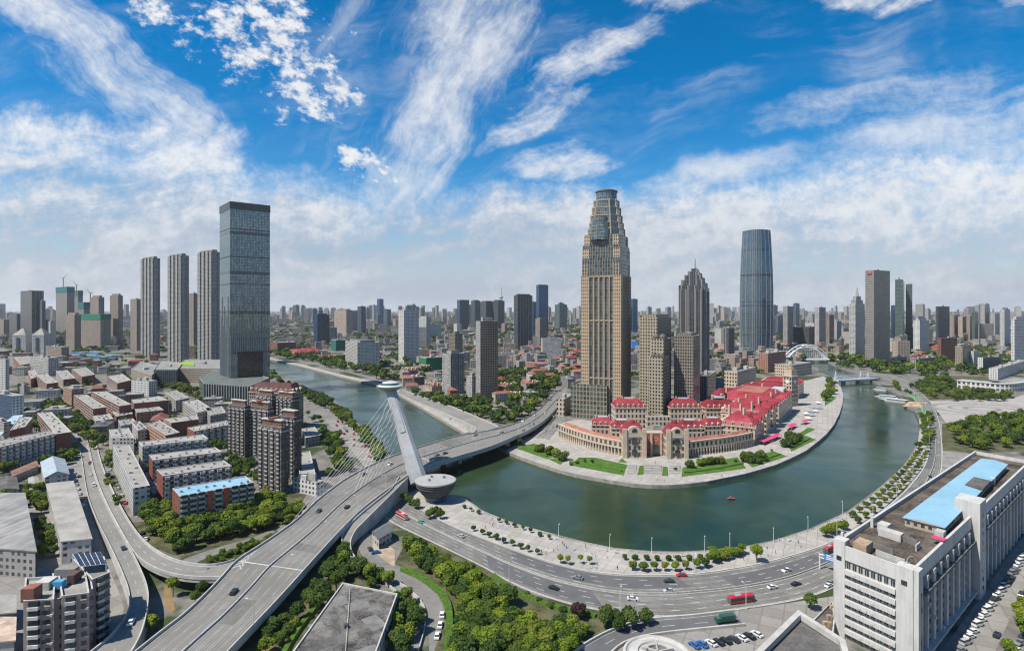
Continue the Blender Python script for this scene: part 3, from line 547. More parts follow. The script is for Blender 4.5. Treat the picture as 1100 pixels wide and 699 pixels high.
FA = dict(
 tan=facade("tan_stone_facade", (.34, .275, .205), (.035, .042, .05), 3.0, 4.0, .56, .80, gvar=.6),
 tanpier=facade("tan_pier_facade", (.42, .325, .23), (.05, .052, .055), 2.4, 4.0, .45, .55),
 tanmid=facade("tan_bay_facade", (.24, .20, .155), (.04, .065, .078), 3.0, 4.0, .74, .90, gvar=.7, gmet=.2),
 teal=facade("teal_crown_glass", (.27, .245, .205), (.095, .155, .175), 2.6, 4.0, .82, .86, gvar=.35, gmet=.55, lean_=.02),
 podium=facade("stone_podium_facade", (.27, .225, .17), (.05, .065, .06), 4.0, 5.2, .74, .80, gvar=.5),
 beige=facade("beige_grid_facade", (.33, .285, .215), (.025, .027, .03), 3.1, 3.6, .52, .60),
 beigedark=facade("shaded_beige_facade", (.25, .22, .18), (.02, .022, .026), 2.6, 3.4, .60, .62),  # darker beige: shade painted in for tower sides, own tone on brown fronts
 darkrib=facade("dark_ribbed_facade", (.12, .12, .125), (.025, .03, .038), 3.2, 3.6, .60, .9, pier=9.6, pcol=(.24, .235, .23), gvar=.5),
 greyres=facade("grey_flats_facade", (.31, .30, .285), (.05, .055, .06), 3.2, 3.0, .62, .58, pier=12.8, pcol=(.14, .14, .14), lit=(.25, .25, .24), litp=.2),
 brownres=facade("brown_flats_facade", (.27, .225, .19), (.05, .05, .055), 3.4, 3.0, .5, .55, pier=13.6, pcol=(.16, .135, .12), lit=(.22, .2, .18), litp=.2),
 whiteres=facade("white_flats_facade", (.46, .45, .43), (.07, .075, .08), 3.0, 3.0, .52, .52, pier=12, pcol=(.40, .40, .39), lit=(.35, .35, .34), litp=.2),
 whitegrid=facade("white_grid_facade", (.50, .49, .475), (.06, .07, .08), 3.3, 3.3, .5, .5),
 concres=facade("concrete_flats_facade", (.32, .315, .295), (.045, .048, .05), 3.3, 3.0, .6, .5, band=.3, bandcol=(.44, .43, .41), lit=(.26, .26, .25), litp=.25),
 glassA=facade("grey_teal_glass", (.17, .205, .21), (.165, .215, .235), 2.2, 4.2, .76, .92, gvar=.28, gmet=.8, grough=.08, lean_=.010, mech=14),
 glasswfc=facade("blue_grey_glass", (.15, .19, .21), (.085, .15, .20), 2.6, 4.2, .72, .93, gvar=.3, gmet=.75, grough=.07, lean_=.015, mech=17),
 glassblue=facade("deep_blue_glass", (.06, .10, .17), (.035, .085, .17), 3.0, 4.0, .86, .86, gvar=.35, gmet=.5),
 glassdark=facade("slate_glass", (.10, .115, .125), (.03, .042, .052), 3.0, 3.9, .7, .8, gvar=.5, gmet=.3),
 glassgreen=facade("green_grey_glass", (.16, .19, .18), (.05, .085, .085), 2.4, 3.9, .78, .84, gvar=.4, gmet=.35),
 fins=facade("silver_fin_glass", (.24, .25, .255), (.022, .034, .038), 4.6, 40, .72, .99, gvar=.4, gmet=.3),
 slatebrown=facade("grey_brown_tower", (.26, .24, .22), (.05, .052, .055), 2.0, 3.8, .6, .66, gvar=.5, gmet=.2),
 tanlit=facade("tan_tower_side", (.34, .29, .235), (.07, .065, .06), 1.8, 3.8, .5, .7),
 brick=facade("red_brick_flats", (.20, .075, .055), (.05, .052, .055), 3.2, 3.0, .62, .54, band=.30, bandcol=(.40, .37, .34), lit=(.32, .31, .30), litp=.30),
 brickend=facade("red_brick_end", (.215, .085, .062), (.06, .055, .055), 6.0, 3.0, .16, .4),
 brickor=facade("orange_brick_flats", (.33, .16, .09), (.05, .052, .055), 3.2, 3.0, .55, .5, band=.25, bandcol=(.36, .30, .24), lit=(.30, .29, .28), litp=.25),
 greyflat=facade("grey_slab_flats", (.30, .28, .255), (.05, .052, .055), 3.1, 3.0, .6, .52, band=.28, bandcol=(.42, .405, .38), lit=(.32, .31, .30), litp=.3),
 whiteflat=facade("white_slab_flats", (.42, .41, .39), (.06, .062, .065), 3.1, 3.0, .55, .5, lit=(.4, .4, .39), litp=.25),
 balcony=facade("white_balcony_stack", (.56, .545, .52), (.06, .065, .07), 1.6, 3.0, .84, .50, lit=(.32, .32, .31), litp=.35),
 darkbrown=facade("dark_brown_flats", (.095, .084, .076), (.30, .30, .29), 3.3, 2.85, .42, .40, lit=(.05, .055, .06), litp=.35, gvar=.3),
 darkside=facade("dark_brown_side", (.085, .076, .07), (.12, .12, .12), 3.6, 2.85, .4, .4, lit=(.03, .03, .03), litp=.4),
 pink=facade("pinkish_render_flats", (.30, .245, .225), (.05, .05, .055), 4.2, 3.3, .30, .42, lit=(.3, .3, .3), litp=.2),
 palace=facade("cream_palace_facade", (.43, .345, .26), (.045, .045, .05), 4.0, 5.4, .44, .62, band=.12, bandcol=(.56, .48, .39)),
 arcade=facade("cream_upper_arcade", (.45, .37, .285), (.09, .075, .065), 5.0, 6.2, .52, .62, band=.1, bandcol=(.58, .51, .42)),
 officew=facade("shaded_white_office", (.52, .515, .50), (.035, .04, .045), 3.0, 3.5, .5, .62),
 old=facade("old_quarter_facade", (.33, .27, .225), (.06, .058, .056), 3.4, 3.3, .42, .5, rnd=.35),
 oldbrick=facade("old_brick_facade", (.26, .13, .10), (.06, .058, .056), 3.4, 3.3, .42, .5, rnd=.3),
 greyold=facade("grey_quarter_facade", (.35, .335, .315), (.06, .06, .062), 3.2, 3.2, .5, .5, rnd=.35, lit=(.3, .3, .3), litp=.2),
 far=facade("distant_flats", (.31, .30, .29), (.07, .075, .08), 4.0, 3.6, .5, .5, rnd=.4),
 farglass=facade("distant_glass", (.12, .15, .18), (.04, .07, .10), 4.0, 4.0, .75, .8, rnd=.3, gmet=.3),
 fartan=facade("distant_tan_flats", (.34, .27, .22), (.07, .07, .075), 4.0, 3.6, .5, .5, rnd=.3),
)
def roof_part(root, fp, z, mat=ROOFG, cop=COPING, par=.9, t=.5):
    """flat roof sunk behind a parapet"""
    fp = ccw(fp); ins = inset(fp, t); mb = MB(); n = len(fp)
    for i in range(n):
        j = (i+1) % n; a, b, c, d = fp[i], fp[j], ins[j], ins[i]
        mb.face([(a[0], a[1], z), (b[0], b[1], z), (c[0], c[1], z), (d[0], d[1], z)], 1); mb.face([(c[0], c[1], z-par), (d[0], d[1], z-par), (d[0], d[1], z), (c[0], c[1], z)], 1)
    mb.poly([(p[0], p[1], z-par) for p in ins], 0); return mb.build("roof", [mat, cop], root)
def lerp_fp(fp, u, v):
    a, b, c, d = fp[:4]; x = (a[0]*(1-u)+b[0]*u)*(1-v)+(d[0]*(1-u)+c[0]*u)*v; y = (a[1]*(1-u)+b[1]*u)*(1-v)+(d[1]*(1-u)+c[1]*u)*v; return x, y
def fp_angle(fp): return math.atan2(fp[1][1]-fp[0][1], fp[1][0]-fp[0][0])
def block(name, fp, h, mat, label, cat="building", group=None, roof=ROOFG, huts=1, par=.9, walls=None, z0=0.0, k=True, hutmat=HUT, vents=0):
    """a building: wall, sunk roof, plant huts; walls = second facade for the faces 1 and 3 of the footprint"""
    fp = ccw(fp)
    if k: keep(fp)
    root = empty(name, (*centre(fp), z0), label, cat, group); mats = [FA[mat]]+([FA[walls]] if walls else [])
    mb = MB(); n = len(fp); u = 0
    for i in range(n):
        a, b = fp[i], fp[(i+1) % n]; d = math.hypot(b[0]-a[0], b[1]-a[1])
        mb.face([(a[0], a[1], z0), (b[0], b[1], z0), (b[0], b[1], h), (a[0], a[1], h)], (i % 2) if walls else 0, [(u, 0), (u+d, 0), (u+d, h-z0), (u, h-z0)]); u += 120+7*i
    mb.build("wall", mats, root); roof_part(root, fp, h, roof, par=par)
    if len(fp) == 4:
        L0 = math.hypot(fp[1][0]-fp[0][0], fp[1][1]-fp[0][1]); L1 = math.hypot(fp[3][0]-fp[0][0], fp[3][1]-fp[0][1]); ang = fp_angle(fp)
        for j in range(huts):
            u_, v_ = (j+.5)/huts+R.uniform(-.12, .12)/huts, R.uniform(.35, .65); x, y = lerp_fp(fp, u_, v_)
            mb = MB(); mb.box((x, y, h-par), min(L0*.5/huts, 9)*R.uniform(.7, 1.1), min(L1*.4, 7)*R.uniform(.7, 1.1), R.uniform(2.5, 4.2)+par, ang); mb.build("roof_hut", hutmat, root)
        long0 = L0 > L1
        for j in range(vents):
            e = (j+.5)/vents+R.uniform(-.15, .15)/vents; f = R.choice((.28, .5, .72)); x, y = lerp_fp(fp, *((e, f) if long0 else (f, e)))
            mb = MB(); mb.box((x, y, h-par), 1.2, R.uniform(1, 2), par+R.uniform(.4, 1.1), ang); mb.build("roof_vent", hutmat, root)
    return root
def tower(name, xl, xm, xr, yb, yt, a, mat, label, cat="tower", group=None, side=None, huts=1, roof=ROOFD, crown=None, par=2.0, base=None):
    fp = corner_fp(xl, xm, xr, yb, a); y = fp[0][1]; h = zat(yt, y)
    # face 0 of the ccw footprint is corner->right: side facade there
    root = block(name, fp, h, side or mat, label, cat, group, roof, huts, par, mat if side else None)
    root["h"] = round(h, 1)
    if crown:     # stepped top storeys
        for dz, ins in crown:
            f2 = inset(fp, ins); mb = MB(); mb.prism(f2, h-par, h+dz, 0, 1); mb.build("crown", [FA[mat], ROOFD], root)
    return root, fp, h
def roofslab(name, px, h, mat, label, ends=None, cat="apartment block", group=None, roof=ROOFP, vents=6, huts=0, balconies=0, bmat="balcony", bside=(0,)):
    """a slab block traced by its roof corners in the photograph (near left, near right, far right, far left), h metres tall"""
    fp = [tuple(P(x, y, h)[:2]) for x, y in px]; fp = ccw(fp)
    if ends and math.dist(fp[0], fp[1]) < math.dist(fp[1], fp[2]): fp = fp[1:]+fp[:1]; bside = tuple((s_-1) % 4 for s_ in bside) if not balconies else bside
    root = block(name, fp, h, mat, label, cat, group, roof, huts, .5, ends, vents=vents)
    if balconies:
        for sd_ in bside:
            a, b = Vector(fp[sd_]), Vector(fp[(sd_+1) % 4]); d = (b-a); nrm = Vector((d.y, -d.x)).normalized(); ang = math.atan2(d.y, d.x)
            for j in range(balconies):
                c = a+d*((j+.5)/balconies)+nrm*.55; mb = MB()
                mb.box((c.x, c.y, 2.2), min(3.6, d.length/balconies*.55), 1.25, h-3.2, ang, 0, 0, 0); mb.build("balcony_stack", FA[bmat], root)
    return root
def mansard(name, fp, eave, top, ins, label, mat="palace", roof=REDROOF, cat="building", group=None, dormers=3, base=None, skirt=None, z0=0.0, cornice=True, dsides=(0, 1, 2, 3)):
    """cream walls under a red hipped roof with dormers"""
    fp = ccw(fp); root = empty(name, (*centre(fp), z0), label, cat, group); keep(fp, 2)
    mb = MB(); mb.prism(fp, z0, eave, 0, None); mb.build("wall", FA[mat], root)
    if cornice: mb = MB(); mb.prism(inset(fp, -.7), eave, eave+.8, 0, 0, 0); mb.build("cornice", CREAM, root)
    top_fp = inset(fp, ins); mb = MB()
    if skirt:    # a steep dark lower slope, then a flatter red one
        f1 = inset(fp, skirt[0]); mb.taper(inset(fp, .1), eave+.8, f1, skirt[1], 1, None); mb.taper(f1, skirt[1], top_fp, top, 0, 0)
    else: mb.taper(inset(fp, -.2), eave+.8, top_fp, top, 0, 0)
    mb.build("roof", [roof, REDDARK], root)
    n = len(fp); dz = (skirt[1] if skirt else top)-eave-.8; dn = skirt[0] if skirt else ins
    for i in dsides:
        if i >= n: continue
        a, b = Vector(fp[i][:2]), Vector(fp[(i+1) % n][:2]); d = b-a; nrm = Vector((-d.y, d.x)).normalized(); ang = math.atan2(d.y, d.x); nd = min(dormers, int(d.length/5))
        for j in range(nd):
            c = a+d*((j+.5)/nd)+nrm*min(1.6, dn*.45); mb = MB(); hh = min(3.6, dz*.75)
            mb.box((c.x, c.y, eave+.8), 2.2, 2.4, hh, ang, 0); f2 = rect(c.x, c.y, 2.6, 2.8, ang); f3 = rect(c.x, c.y, .3, 2.8, ang); mb.taper(f2, eave+.8+hh, f3, eave+.8+hh+1.1, 0, 0)
            w_ = c-nrm*1.22; mb.box((w_.x, w_.y, eave+1.5), 1.2, .1, hh*.6, ang, 1); mb.build("dormer", [CREAM, GLASS], root)
    return root
CREAM = plain("cream_stone", (.46, .38, .295), .8, .15, .3)
BRICKRED = plain("red_brick", (.36, .10, .065), .85, .2, .4)
# ================================================================ landmark towers
# ---- tall glass tower on the left and its podium
fpA = corner_fp(236, 247, 290, 424, 50); hA = zat(216, fpA[0][1])
tA = block("glass_tower", fpA, hA, "glassA", "tallest grey green glass tower left of the river, flat top with a dark louvred crown", "tower", roof=ROOFD, huts=0, par=6)
mb = MB(); mb.prism(inset(fpA, -.5), hA-11, hA-.5, 0, None); mb.build("louvre_crown", plain("louvre", (.075, .085, .085), .5, .2, .6), tA)
for k_ in range(1, 7):
    z_ = hA*k_/7; mb = MB(); mb.prism(inset(fpA, -.25), z_, z_+1.0, 0, 0, 0); mb.build("floor_band", DARK, tA)
MUL = plain("pale_mullion", (.34, .36, .365), .4, .1, .3)
fa_ = ccw(fpA)
for s_, nm_ in ((0, 22), (3, 9)):
    a, b = Vector(fa_[s_]), Vector(fa_[(s_+1) % 4]); d = b-a; nn = Vector((d.y, -d.x)).normalized(); an_ = math.atan2(d.y, d.x)
    for j in range(nm_): c = a+d*((j+.5)/nm_)+nn*.4; zt_ = hA*(.30+.26*((j*7) % 5)/5); mb = MB(); mb.box((c.x, c.y, 22), .55, .9, zt_-22, an_); mb.build("mullion", MUL, tA)
    if s_ == 0: c = a+d*.5+nn*.5; mb = MB(); mb.box((c.x, c.y, 0), d.length*.62, .8, 62, an_, 0, 0); mb.build("atrium_glazing", plain("atrium_glass", (.012, .017, .022), .1, .3, .2, spec=.6), tA)
mb = MB(); mb.prism(inset(fpA, 12), hA-6, hA+1, 0, 0); mb.build("roof_hut", HUT, tA)
pod = [P(214, 424, 0), P(219, 432, 0), P(267, 436, 0), P(289, 424, 0), P(262, 414, 0), P(225, 414, 0)]
pfp = [(p.x, p.y) for p in pod]; block("glass_podium", pfp, 25, "fins", "low podium of silver fins and glass round the foot of the tall glass tower", "podium", roof=plain("podium_roof", (.12, .135, .125), .8, .3, .08), huts=2)
for (xl, xm, xr, yb, yt, lab) in ((151, 164, 172, 385, 277, "slim grey apartment tower furthest left of three alike beside the glass tower"), (180, 194, 203, 389, 274, "slim grey apartment tower in the middle of three alike beside the glass tower"), (212, 227, 237, 393, 270, "slim grey apartment tower nearest the glass tower, tallest of three alike")):
    r_, f_, h_ = tower("apartment_tower", xl, xm, xr, yb, yt, 38, "greyres", lab, "apartment tower", "three tall grey apartment towers", side="greyres", crown=((5, 5),))
    a_, b_ = Vector(f_[0]), Vector(f_[3])
    for k_ in (.22, .5, .78):
        c_ = a_.lerp(b_, k_); mb = MB(); mb.box((c_.x, c_.y, 0), 5.5, 5.5, h_+1.5, math.radians(-38), 0, 0); mb.build("bay_column", FA["concres"], r_)
# brown and building-site towers behind
for (xl, xm, xr, yb, yt, m_, lab, cr) in (
    (140, 147, 151, 377, 321, "brownres", "brown apartment tower just left of the slim grey ones", None), (203, 208, 212, 380, 315, "brownres", "brown tower glimpsed between the two right slim grey towers", None),
    (118, 127, 132, 369, 317, "brownres", "tan apartment tower with a rounded top beyond the building site", ((6, 5),)), (97, 106, 112, 370, 319, "brownres", "tan apartment tower rising behind the green netted building site", ((6, 5),)),
    (22, 34, 47, 372, 312, "darkrib", "broad dark grey tower of twin slabs far beyond the left street", None), (41, 45, 49, 372, 323, "darkrib", "narrow grey wing standing against the broad dark tower", None),
    (44, 54, 60, 372, 345, "whiteres", "pale apartment tower in front of the broad dark tower", ((4, 4),)), (10, 18, 24, 368, 337, "darkrib", "dark grey apartment tower at the left skyline, shorter than the broad one", None), (-4, 4, 11, 366, 343, "brownres", "grey brown flats on the far left edge", None),
    (71, 80, 87, 377, 338, "brownres", "stubby brown tower in front of the building site", ((6, 4),)), (60, 72, 80, 360, 309, "slatebrown", "dark tower topped with teal building net under a crane", None), (78, 84, 89, 358, 313, "slatebrown", "narrower tower wrapped in teal net beside the crane tower", None)):
    r_, f_, h_ = tower("apartment_tower", xl, xm, xr, yb, yt, 35, m_, lab, "tower", side=m_, crown=cr)
    if "teal" in lab: mb = MB(); mb.prism(inset(f_, -.8), h_-22, h_+5, 0, 0); mb.build("safety_net", plain("teal_net", (.04, .15, .16), .9, .15, .2), r_)
fpn = corner_fp(73, 104, 119, 373, 341, 0)[:0] or corner_fp(86, 108, 119, 373, 25); hn = zat(338, fpn[0][1])
r_ = block("building_site", fpn, hn, "brownres", "wide brown block under construction with a green netted top storey", "building site", huts=0)
mb = MB(); mb.prism(inset(fpn, -.8), hn-16, hn+2, 0, 0); mb.build("safety_net", plain("green_net", (.035, .17, .12), .9, .15, .2), r_)
fpn = corner_fp(84, 90, 96, 366, 30); hn = zat(325, fpn[0][1]); r_ = block("building_site", fpn, hn, "brownres", "stepped unfinished tower with teal netting behind the wide site block", "building site", huts=0)
mb = MB(); mb.prism(inset(fpn, -.8), hn-25, hn+2, 0, 0); mb.build("safety_net", plain("teal_net", (.04, .15, .16)), r_)
CRANE = plain("crane_steel", (.30, .20, .14), .6, .2, .3)
for (px, py, tip, y_, lab) in ((68, 309, (72, 295), 2950, "tower crane with a raised jib above the teal netted tower"), (82, 312, (79, 302), 2950, "smaller tower crane on the narrow netted tower"), (97, 325, (93, 311), 2300, "tower crane standing over the stepped site tower")):
    cx = (px-HX)*y_/F; zz = zat(py, y_); root = empty("tower_crane", (cx, y_, zz-20), lab, "crane", "tower cranes on the building site")
    ztop = zat(tip[1]+4, y_); mb = MB(); mb.tube((cx, y_, zz-20), (cx, y_, ztop), 2.0, 0, 4); mb.build("mast", CRANE, root)
    tx = (tip[0]-HX)*y_/F; mb = MB(); mb.tube((cx, y_, ztop), (tx, y_, zat(tip[1], y_)), 1.6, 0, 4, .8); mb.build("jib", CRANE, root)
    mb = MB(); mb.tube((cx, y_, ztop), (cx-(tx-cx)*.6, y_, ztop+2), 2.0, 0, 4); mb.build("counter_jib", CRANE, root)
# twin pale towers with pointed roofs
for (xl, xr, lab) in ((13, 26, "pale tower with a pointed gable roof, nearer the left edge of two"), (34, 46, "pale tower with a pointed gable roof, right one of two by the left street")):
    p = P((xl+xr)/2, 381); s_ = p.y/F; w_ = (xr-xl)*s_; f_ = rect(p.x, p.y+w_/2, w_, w_, .12); h_ = zat(360, p.y)
    root = empty("gabled_tower", (p.x, p.y, 0), lab, "tower", "two pale gabled towers"); keep(f_)
    mb = MB(); mb.prism(f_, 0, h_, 0, None); mb.build("wall", FA["whiteres"], root)
    mb = MB(); mb.taper(inset(f_, -.5), h_, inset(f_, w_*.42), zat(353, p.y), 0, 0); mb.build("roof", ROOFP, root)
    mb = MB(); mb.box((p.x, p.y-.7, 8), w_*.22, 2, h_-14, .12); mb.build("glazed_strip", FA["glassdark"], root)
# ---- towers on the far bank, centre left
T2 = [(337, 341, 354, 371, 338, 40, "glassblue", "short blue glass office block with a white top near the far bank", "glassdark", ((4, 6),)), (359, 372, 379, 362, 333, 30, "fartan", "broad beige stepped block left of the white tower", None, ((5, 8),)), (384, 388, 393, 360, 329, 30, "farglass", "thin blue grey tower behind the beige stepped block", None, None), (374, 378, 384, 356, 334, 30, "fartan", "beige slab behind the broad beige block", None, None),
  (405, 408, 412, 350, 321, 35, "glassblue", "slender dark blue tower alone on the far skyline", None, None), (412, 416, 420, 351, 332, 35, "farglass", "short blue grey tower beside the slender blue one", None, None), (404, 406, 409, 352, 338, 35, "farglass", "low blue tower at the foot of the slender blue one", None, None),
  (428, 434, 450, 390, 333, 55, "whiteres", "tall white apartment tower with a notched top near the far bank", "whitegrid", ((8, 7), (12, 12))), (450, 458, 463, 374, 341, 35, "whiteres", "pair of cream towers behind the white tower", None, ((4, 4),)), (452, 459, 474, 366, 348, 30, "whitegrid", "white framed office with a dark square window, right of the cream pair", None, None),
  (482, 489, 497, 385, 358, 40, "beigedark", "short brown tower with a pitched cap behind the grey flats", None, ((4, 6),)), (475, 484, 499, 424, 380, 50, "concres", "grey flats with ridged balconies left of the tall concrete tower", "greyres", ((4, 5),)), (371, 384, 408, 396, 368, 60, "concres", "row of joined grey flats by the far bank trees", "whiteres", ((4, 8),)),
  (511, 516, 535, 430, 345, 66, "concres", "tall ribbed concrete tower by the far bank road", "beigedark", ((5, 6),)), (501, 507, 513, 428, 404, 50, "concres", "low grey wing attached beside the tall concrete tower", None, None),
  (491, 494, 504, 354, 322, 60, "glassblue", "dark blue tower with a curved sloping top", "glassdark", None), (506, 510, 516, 355, 323, 45, "glassdark", "dark tower with a domed cap, left of the slab row", None, ((5, 6),)), (516, 522, 530, 357, 324, 45, "glassdark", "left end of the dark blue slab row with domed caps", None, ((5, 6),)), (529, 535, 542, 357, 323, 45, "glassdark", "right end of the dark blue slab row under the spire", None, ((5, 7),)),
  (552, 556, 572, 376, 317, 60, "glassdark", "broad slate glass tower with a railed top, largest of the centre skyline", "darkrib", ((4, 5),)), (570, 573, 576, 360, 324, 50, "glassblue", "blue sliver of a tower behind the broad slate one", None, None), (576, 579, 589, 362, 306, 60, "glassblue", "tall deep blue glass tower with a sheer flat top", "glassblue", ((2, 5),)),
  (575, 580, 588, 374, 342, 50, "brownres", "shorter grey brown tower standing before the deep blue one", None, ((3, 5),)), (596, 601, 609, 356, 327, 50, "glassgreen", "grey tower with a stepped rounded top right of the blue one", None, ((8, 12), (13, 20))), (677, 680, 685, 360, 321, 50, "glassblue", "blue tower peeping out behind the stone tower", None, None), (674, 677, 679, 360, 330, 50, "farglass", "blue tower almost hidden behind the stone tower", None, None),
  (778, 783, 789, 388, 352, 50, "darkrib", "small dark slab tower between the ribbed tower and the curved glass one", None, None), (769, 773, 777, 360, 345, 40, "far", "pale flats seen between the ribbed and the small dark tower", None, None)]
for (xl, xm, xr, yb, yt, a_, m_, lab, sd_, cr) in T2:
    tower("office_tower" if "glass" in m_ or m_ == "darkrib" else "apartment_tower", xl, xm, xr, yb, yt, a_, m_, lab, "tower", side=sd_, crown=cr)
# television spire
y_ = 3900; cx = (538.5-HX)*y_/F; root = empty("television_tower", (cx, y_, 0), "needle thin television tower on the skyline above the dark slab row", "tower")
mb = MB(); mb.lathe((cx, y_, 0), [(9, 0), (5, 140), (4, zat(322, y_))], 0, 10); mb.build("shaft", CONC, root)
zz = zat(320, y_); mb = MB(); mb.lathe((cx, y_, zz), [(4, -8), (13, 2), (13, 8), (3, 16)], 0, 14); mb.build("pod", GREY, root)
mb = MB(); mb.tube((cx, y_, zz+10), (cx, y_, zat(308, y_)), 2.6, 0, 6, 1); mb.build("mast", GREY, root)
# ---- the great stepped stone tower
fpM = corner_fp(624, 667, 678, 452, 25); yM = fpM[0][1]; zM = lambda y: zat(y, yM)
root = empty("stepped_skyscraper", (*centre(fpM), 0), "great tan stone skyscraper stepping back to a round glass crown, tallest by the river bend", "skyscraper"); keep(fpM)
fpM = ccw(fpM); cM = centre(fpM)
core = inset(fpM, 1.2); mb = MB(); mb.prism(core, 0, zM(276), 0, 1); mb.build("shaft", [FA["tanmid"], ROOFB], root)
def corner_piers(fp, z0, z1, wd, mat, nm="corner_pier"):
    fp = ccw(fp); c = Vector(centre(fp))
    for i in range(4):
        p = Vector(fp[i]); e0 = (Vector(fp[i-1])-p).normalized(); e1 = (Vector(fp[(i+1) % 4])-p).normalized()
        q_ = [p, p+e1*wd, p+e1*wd+e0*wd, p+e0*wd]; mb = MB(); mb.prism([tuple(v) for v in q_], z0, z1, 0, 1); mb.build(nm, [FA[mat], CREAM], root)
corner_piers(fpM, 0, zM(295), 9, "tanpier"); corner_piers(inset(fpM, 1.0), zM(295)-.5, zM(281), 8, "tan")
fin = MB()
for i in range(4):
    a, b = Vector(fpM[i]), Vector(fpM[(i+1) % 4]); d = b-a; ang = math.atan2(d.y, d.x); nrm = Vector((d.y, -d.x)).normalized()
    for k_ in range(6):
        c = a+d*((k_+1.4)/7.8+.02)-nrm*.7; mb = MB(); mb.box((c.x, c.y, 0), 1.3, 1.6, zM(296), ang); mb.build("pier", plain("tan_stone", (.36, .29, .21), .8, .12, .2), root)
for y_ in (447, 408, 345, 297):
    mb = MB(); mb.prism(inset(fpM, .35), zM(y_), zM(y_)+1.4, 0, 0, 0); mb.build("cornice", plain("tan_stone", (.36, .29, .21)), root)
def lvl(scl, z0, z1, mat, top=ROOFB, n=4, nm="setback"):
    c = Vector(cM); f = [tuple(c+(Vector(p)-c)*scl) for p in fpM]
    if n == 8:
        g_ = []
        for i in range(4):
            p, a, b = Vector(f[i]), Vector(f[i-1]), Vector(f[(i+1) % 4]); g_ += [tuple(p.lerp(a, .22)), tuple(p.lerp(b, .22))]
        f = g_
    mb = MB(); mb.prism(f, z0, z1, 0, 1); mb.build(nm, [FA[mat], top], root); return f
f1 = lvl(.93, zM(276)-.5, zM(262), "tanmid"); corner_piers(inset(f1, -.4), zM(276)-.4, zM(266), 8, "tanpier")
f1 = lvl(.86, zM(262)-.5, zM(250), "tanmid"); corner_piers(inset(f1, -.4), zM(262)-.4, zM(251), 7, "tanpier")
TS = MC["tan_stone"]
for s_, ya, yb_ in ((.80, 250, 243), (.74, 243, 236), (.685, 236, 228), (.62, 228, 219), (.55, 219, 211)):
    f1 = lvl(s_, zM(ya)-.5, zM(yb_), "teal", n=8); mb = MB(); mb.prism(inset(f1, -.5), zM(yb_)-.7, zM(yb_)+.4, 0, 0, 0); mb.build("cornice", TS, root)
    for i in range(8): mb = MB(); mb.box((*f1[i], zM(ya)-.5), 1.3, 1.3, zM(yb_)-zM(ya)+1.6, math.radians(-25)); mb.build("corner_fin", TS, root)
for (rr, ya, yb_) in ((12.2, 213, 201),):
    mb = MB(); mb.lathe((*cM, 0), [(rr, zM(ya)-.5), (rr, zM(yb_))], 0, 20); mb.build("crown_drum", FA["teal"], root)
    mb = MB(); mb.lathe((*cM, 0), [(rr-1, zM(yb_)-.2), (rr+.9, zM(yb_)), (rr+.9, zM(yb_)+1.2), (rr-1.5, zM(yb_)+1.4), (rr-2.5, zM(yb_)+2.6), (0.1, zM(yb_)+3)], 0, 20); mb.build("crown_ring", plain("bronze", (.10, .085, .07), .5, .2, .3), root)
fm = Vector(fpM[3]).lerp(Vector(fpM[0]), .42); tc_ = Vector(cM).lerp(fm, .62)
for r0, ya, yb_ in ((12.5, 256, 244), (11, 244, 237), (8.5, 237, 231)):
    mb = MB(); mb.lathe((tc_.x, tc_.y, 0), [(r0, zM(ya)), (r0, zM(yb_)), (r0-1.4, zM(yb_)+.8), (.1, zM(yb_)+1)], 0, 18, mats=[0, 1, 1]); mb.build("glass_turret", [FA["teal"], DARK], root)
# podium in front
fpp = corner_fp(613, 652, 668, 451.5, 25); hp = zat(414, fpp[0][1]); r_ = block("stone_podium", fpp, hp, "podium", "grid fronted stone podium block at the foot of the great tower", "podium", roof=ROOFB, huts=1, par=1.6)
fpp = corner_fp(598, 606, 614, 447, 20); block("stone_annex", fpp, 20, "palace", "low cream annex between the avenue and the stone podium", "building", roof=ROOFP)
# ---- beige group beside it
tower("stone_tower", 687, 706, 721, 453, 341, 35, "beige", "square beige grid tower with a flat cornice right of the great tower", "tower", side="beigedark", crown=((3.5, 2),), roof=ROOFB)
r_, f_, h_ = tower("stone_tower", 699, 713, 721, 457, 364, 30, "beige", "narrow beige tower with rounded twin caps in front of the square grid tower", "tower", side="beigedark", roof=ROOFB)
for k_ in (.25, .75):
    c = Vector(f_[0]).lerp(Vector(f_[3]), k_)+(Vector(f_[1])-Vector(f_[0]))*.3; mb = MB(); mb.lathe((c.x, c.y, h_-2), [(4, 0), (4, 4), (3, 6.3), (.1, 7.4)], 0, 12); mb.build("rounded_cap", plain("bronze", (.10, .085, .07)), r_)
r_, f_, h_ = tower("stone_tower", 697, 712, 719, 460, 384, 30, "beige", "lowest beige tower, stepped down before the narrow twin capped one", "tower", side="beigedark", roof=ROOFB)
for k_ in (.2, .5, .8):
    c = Vector(f_[0]).lerp(Vector(f_[3]), k_)+(Vector(f_[1])-Vector(f_[0]))*.3; mb = MB(); mb.lathe((c.x, c.y, h_-2), [(3, 0), (3, 3.5), (2.2, 5.3), (.1, 6.2)], 0, 12); mb.build("rounded_cap", plain("bronze", (.10, .085, .07)), r_)
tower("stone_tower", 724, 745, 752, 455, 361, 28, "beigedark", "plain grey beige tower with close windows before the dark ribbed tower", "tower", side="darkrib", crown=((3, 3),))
tower("office_block", 748, 760, 769, 436, 404, 28, "darkrib", "low dark office wing right of the grey beige tower", "office block")
fpD = corner_fp(729, 755, 762, 424, 22); yD = fpD[0][1]; hD = zat(306, yD)
r_ = block("ribbed_skyscraper", fpD, hD, "darkrib", "dark ribbed skyscraper with a stepped crown and a needle mast", "skyscraper", huts=0)
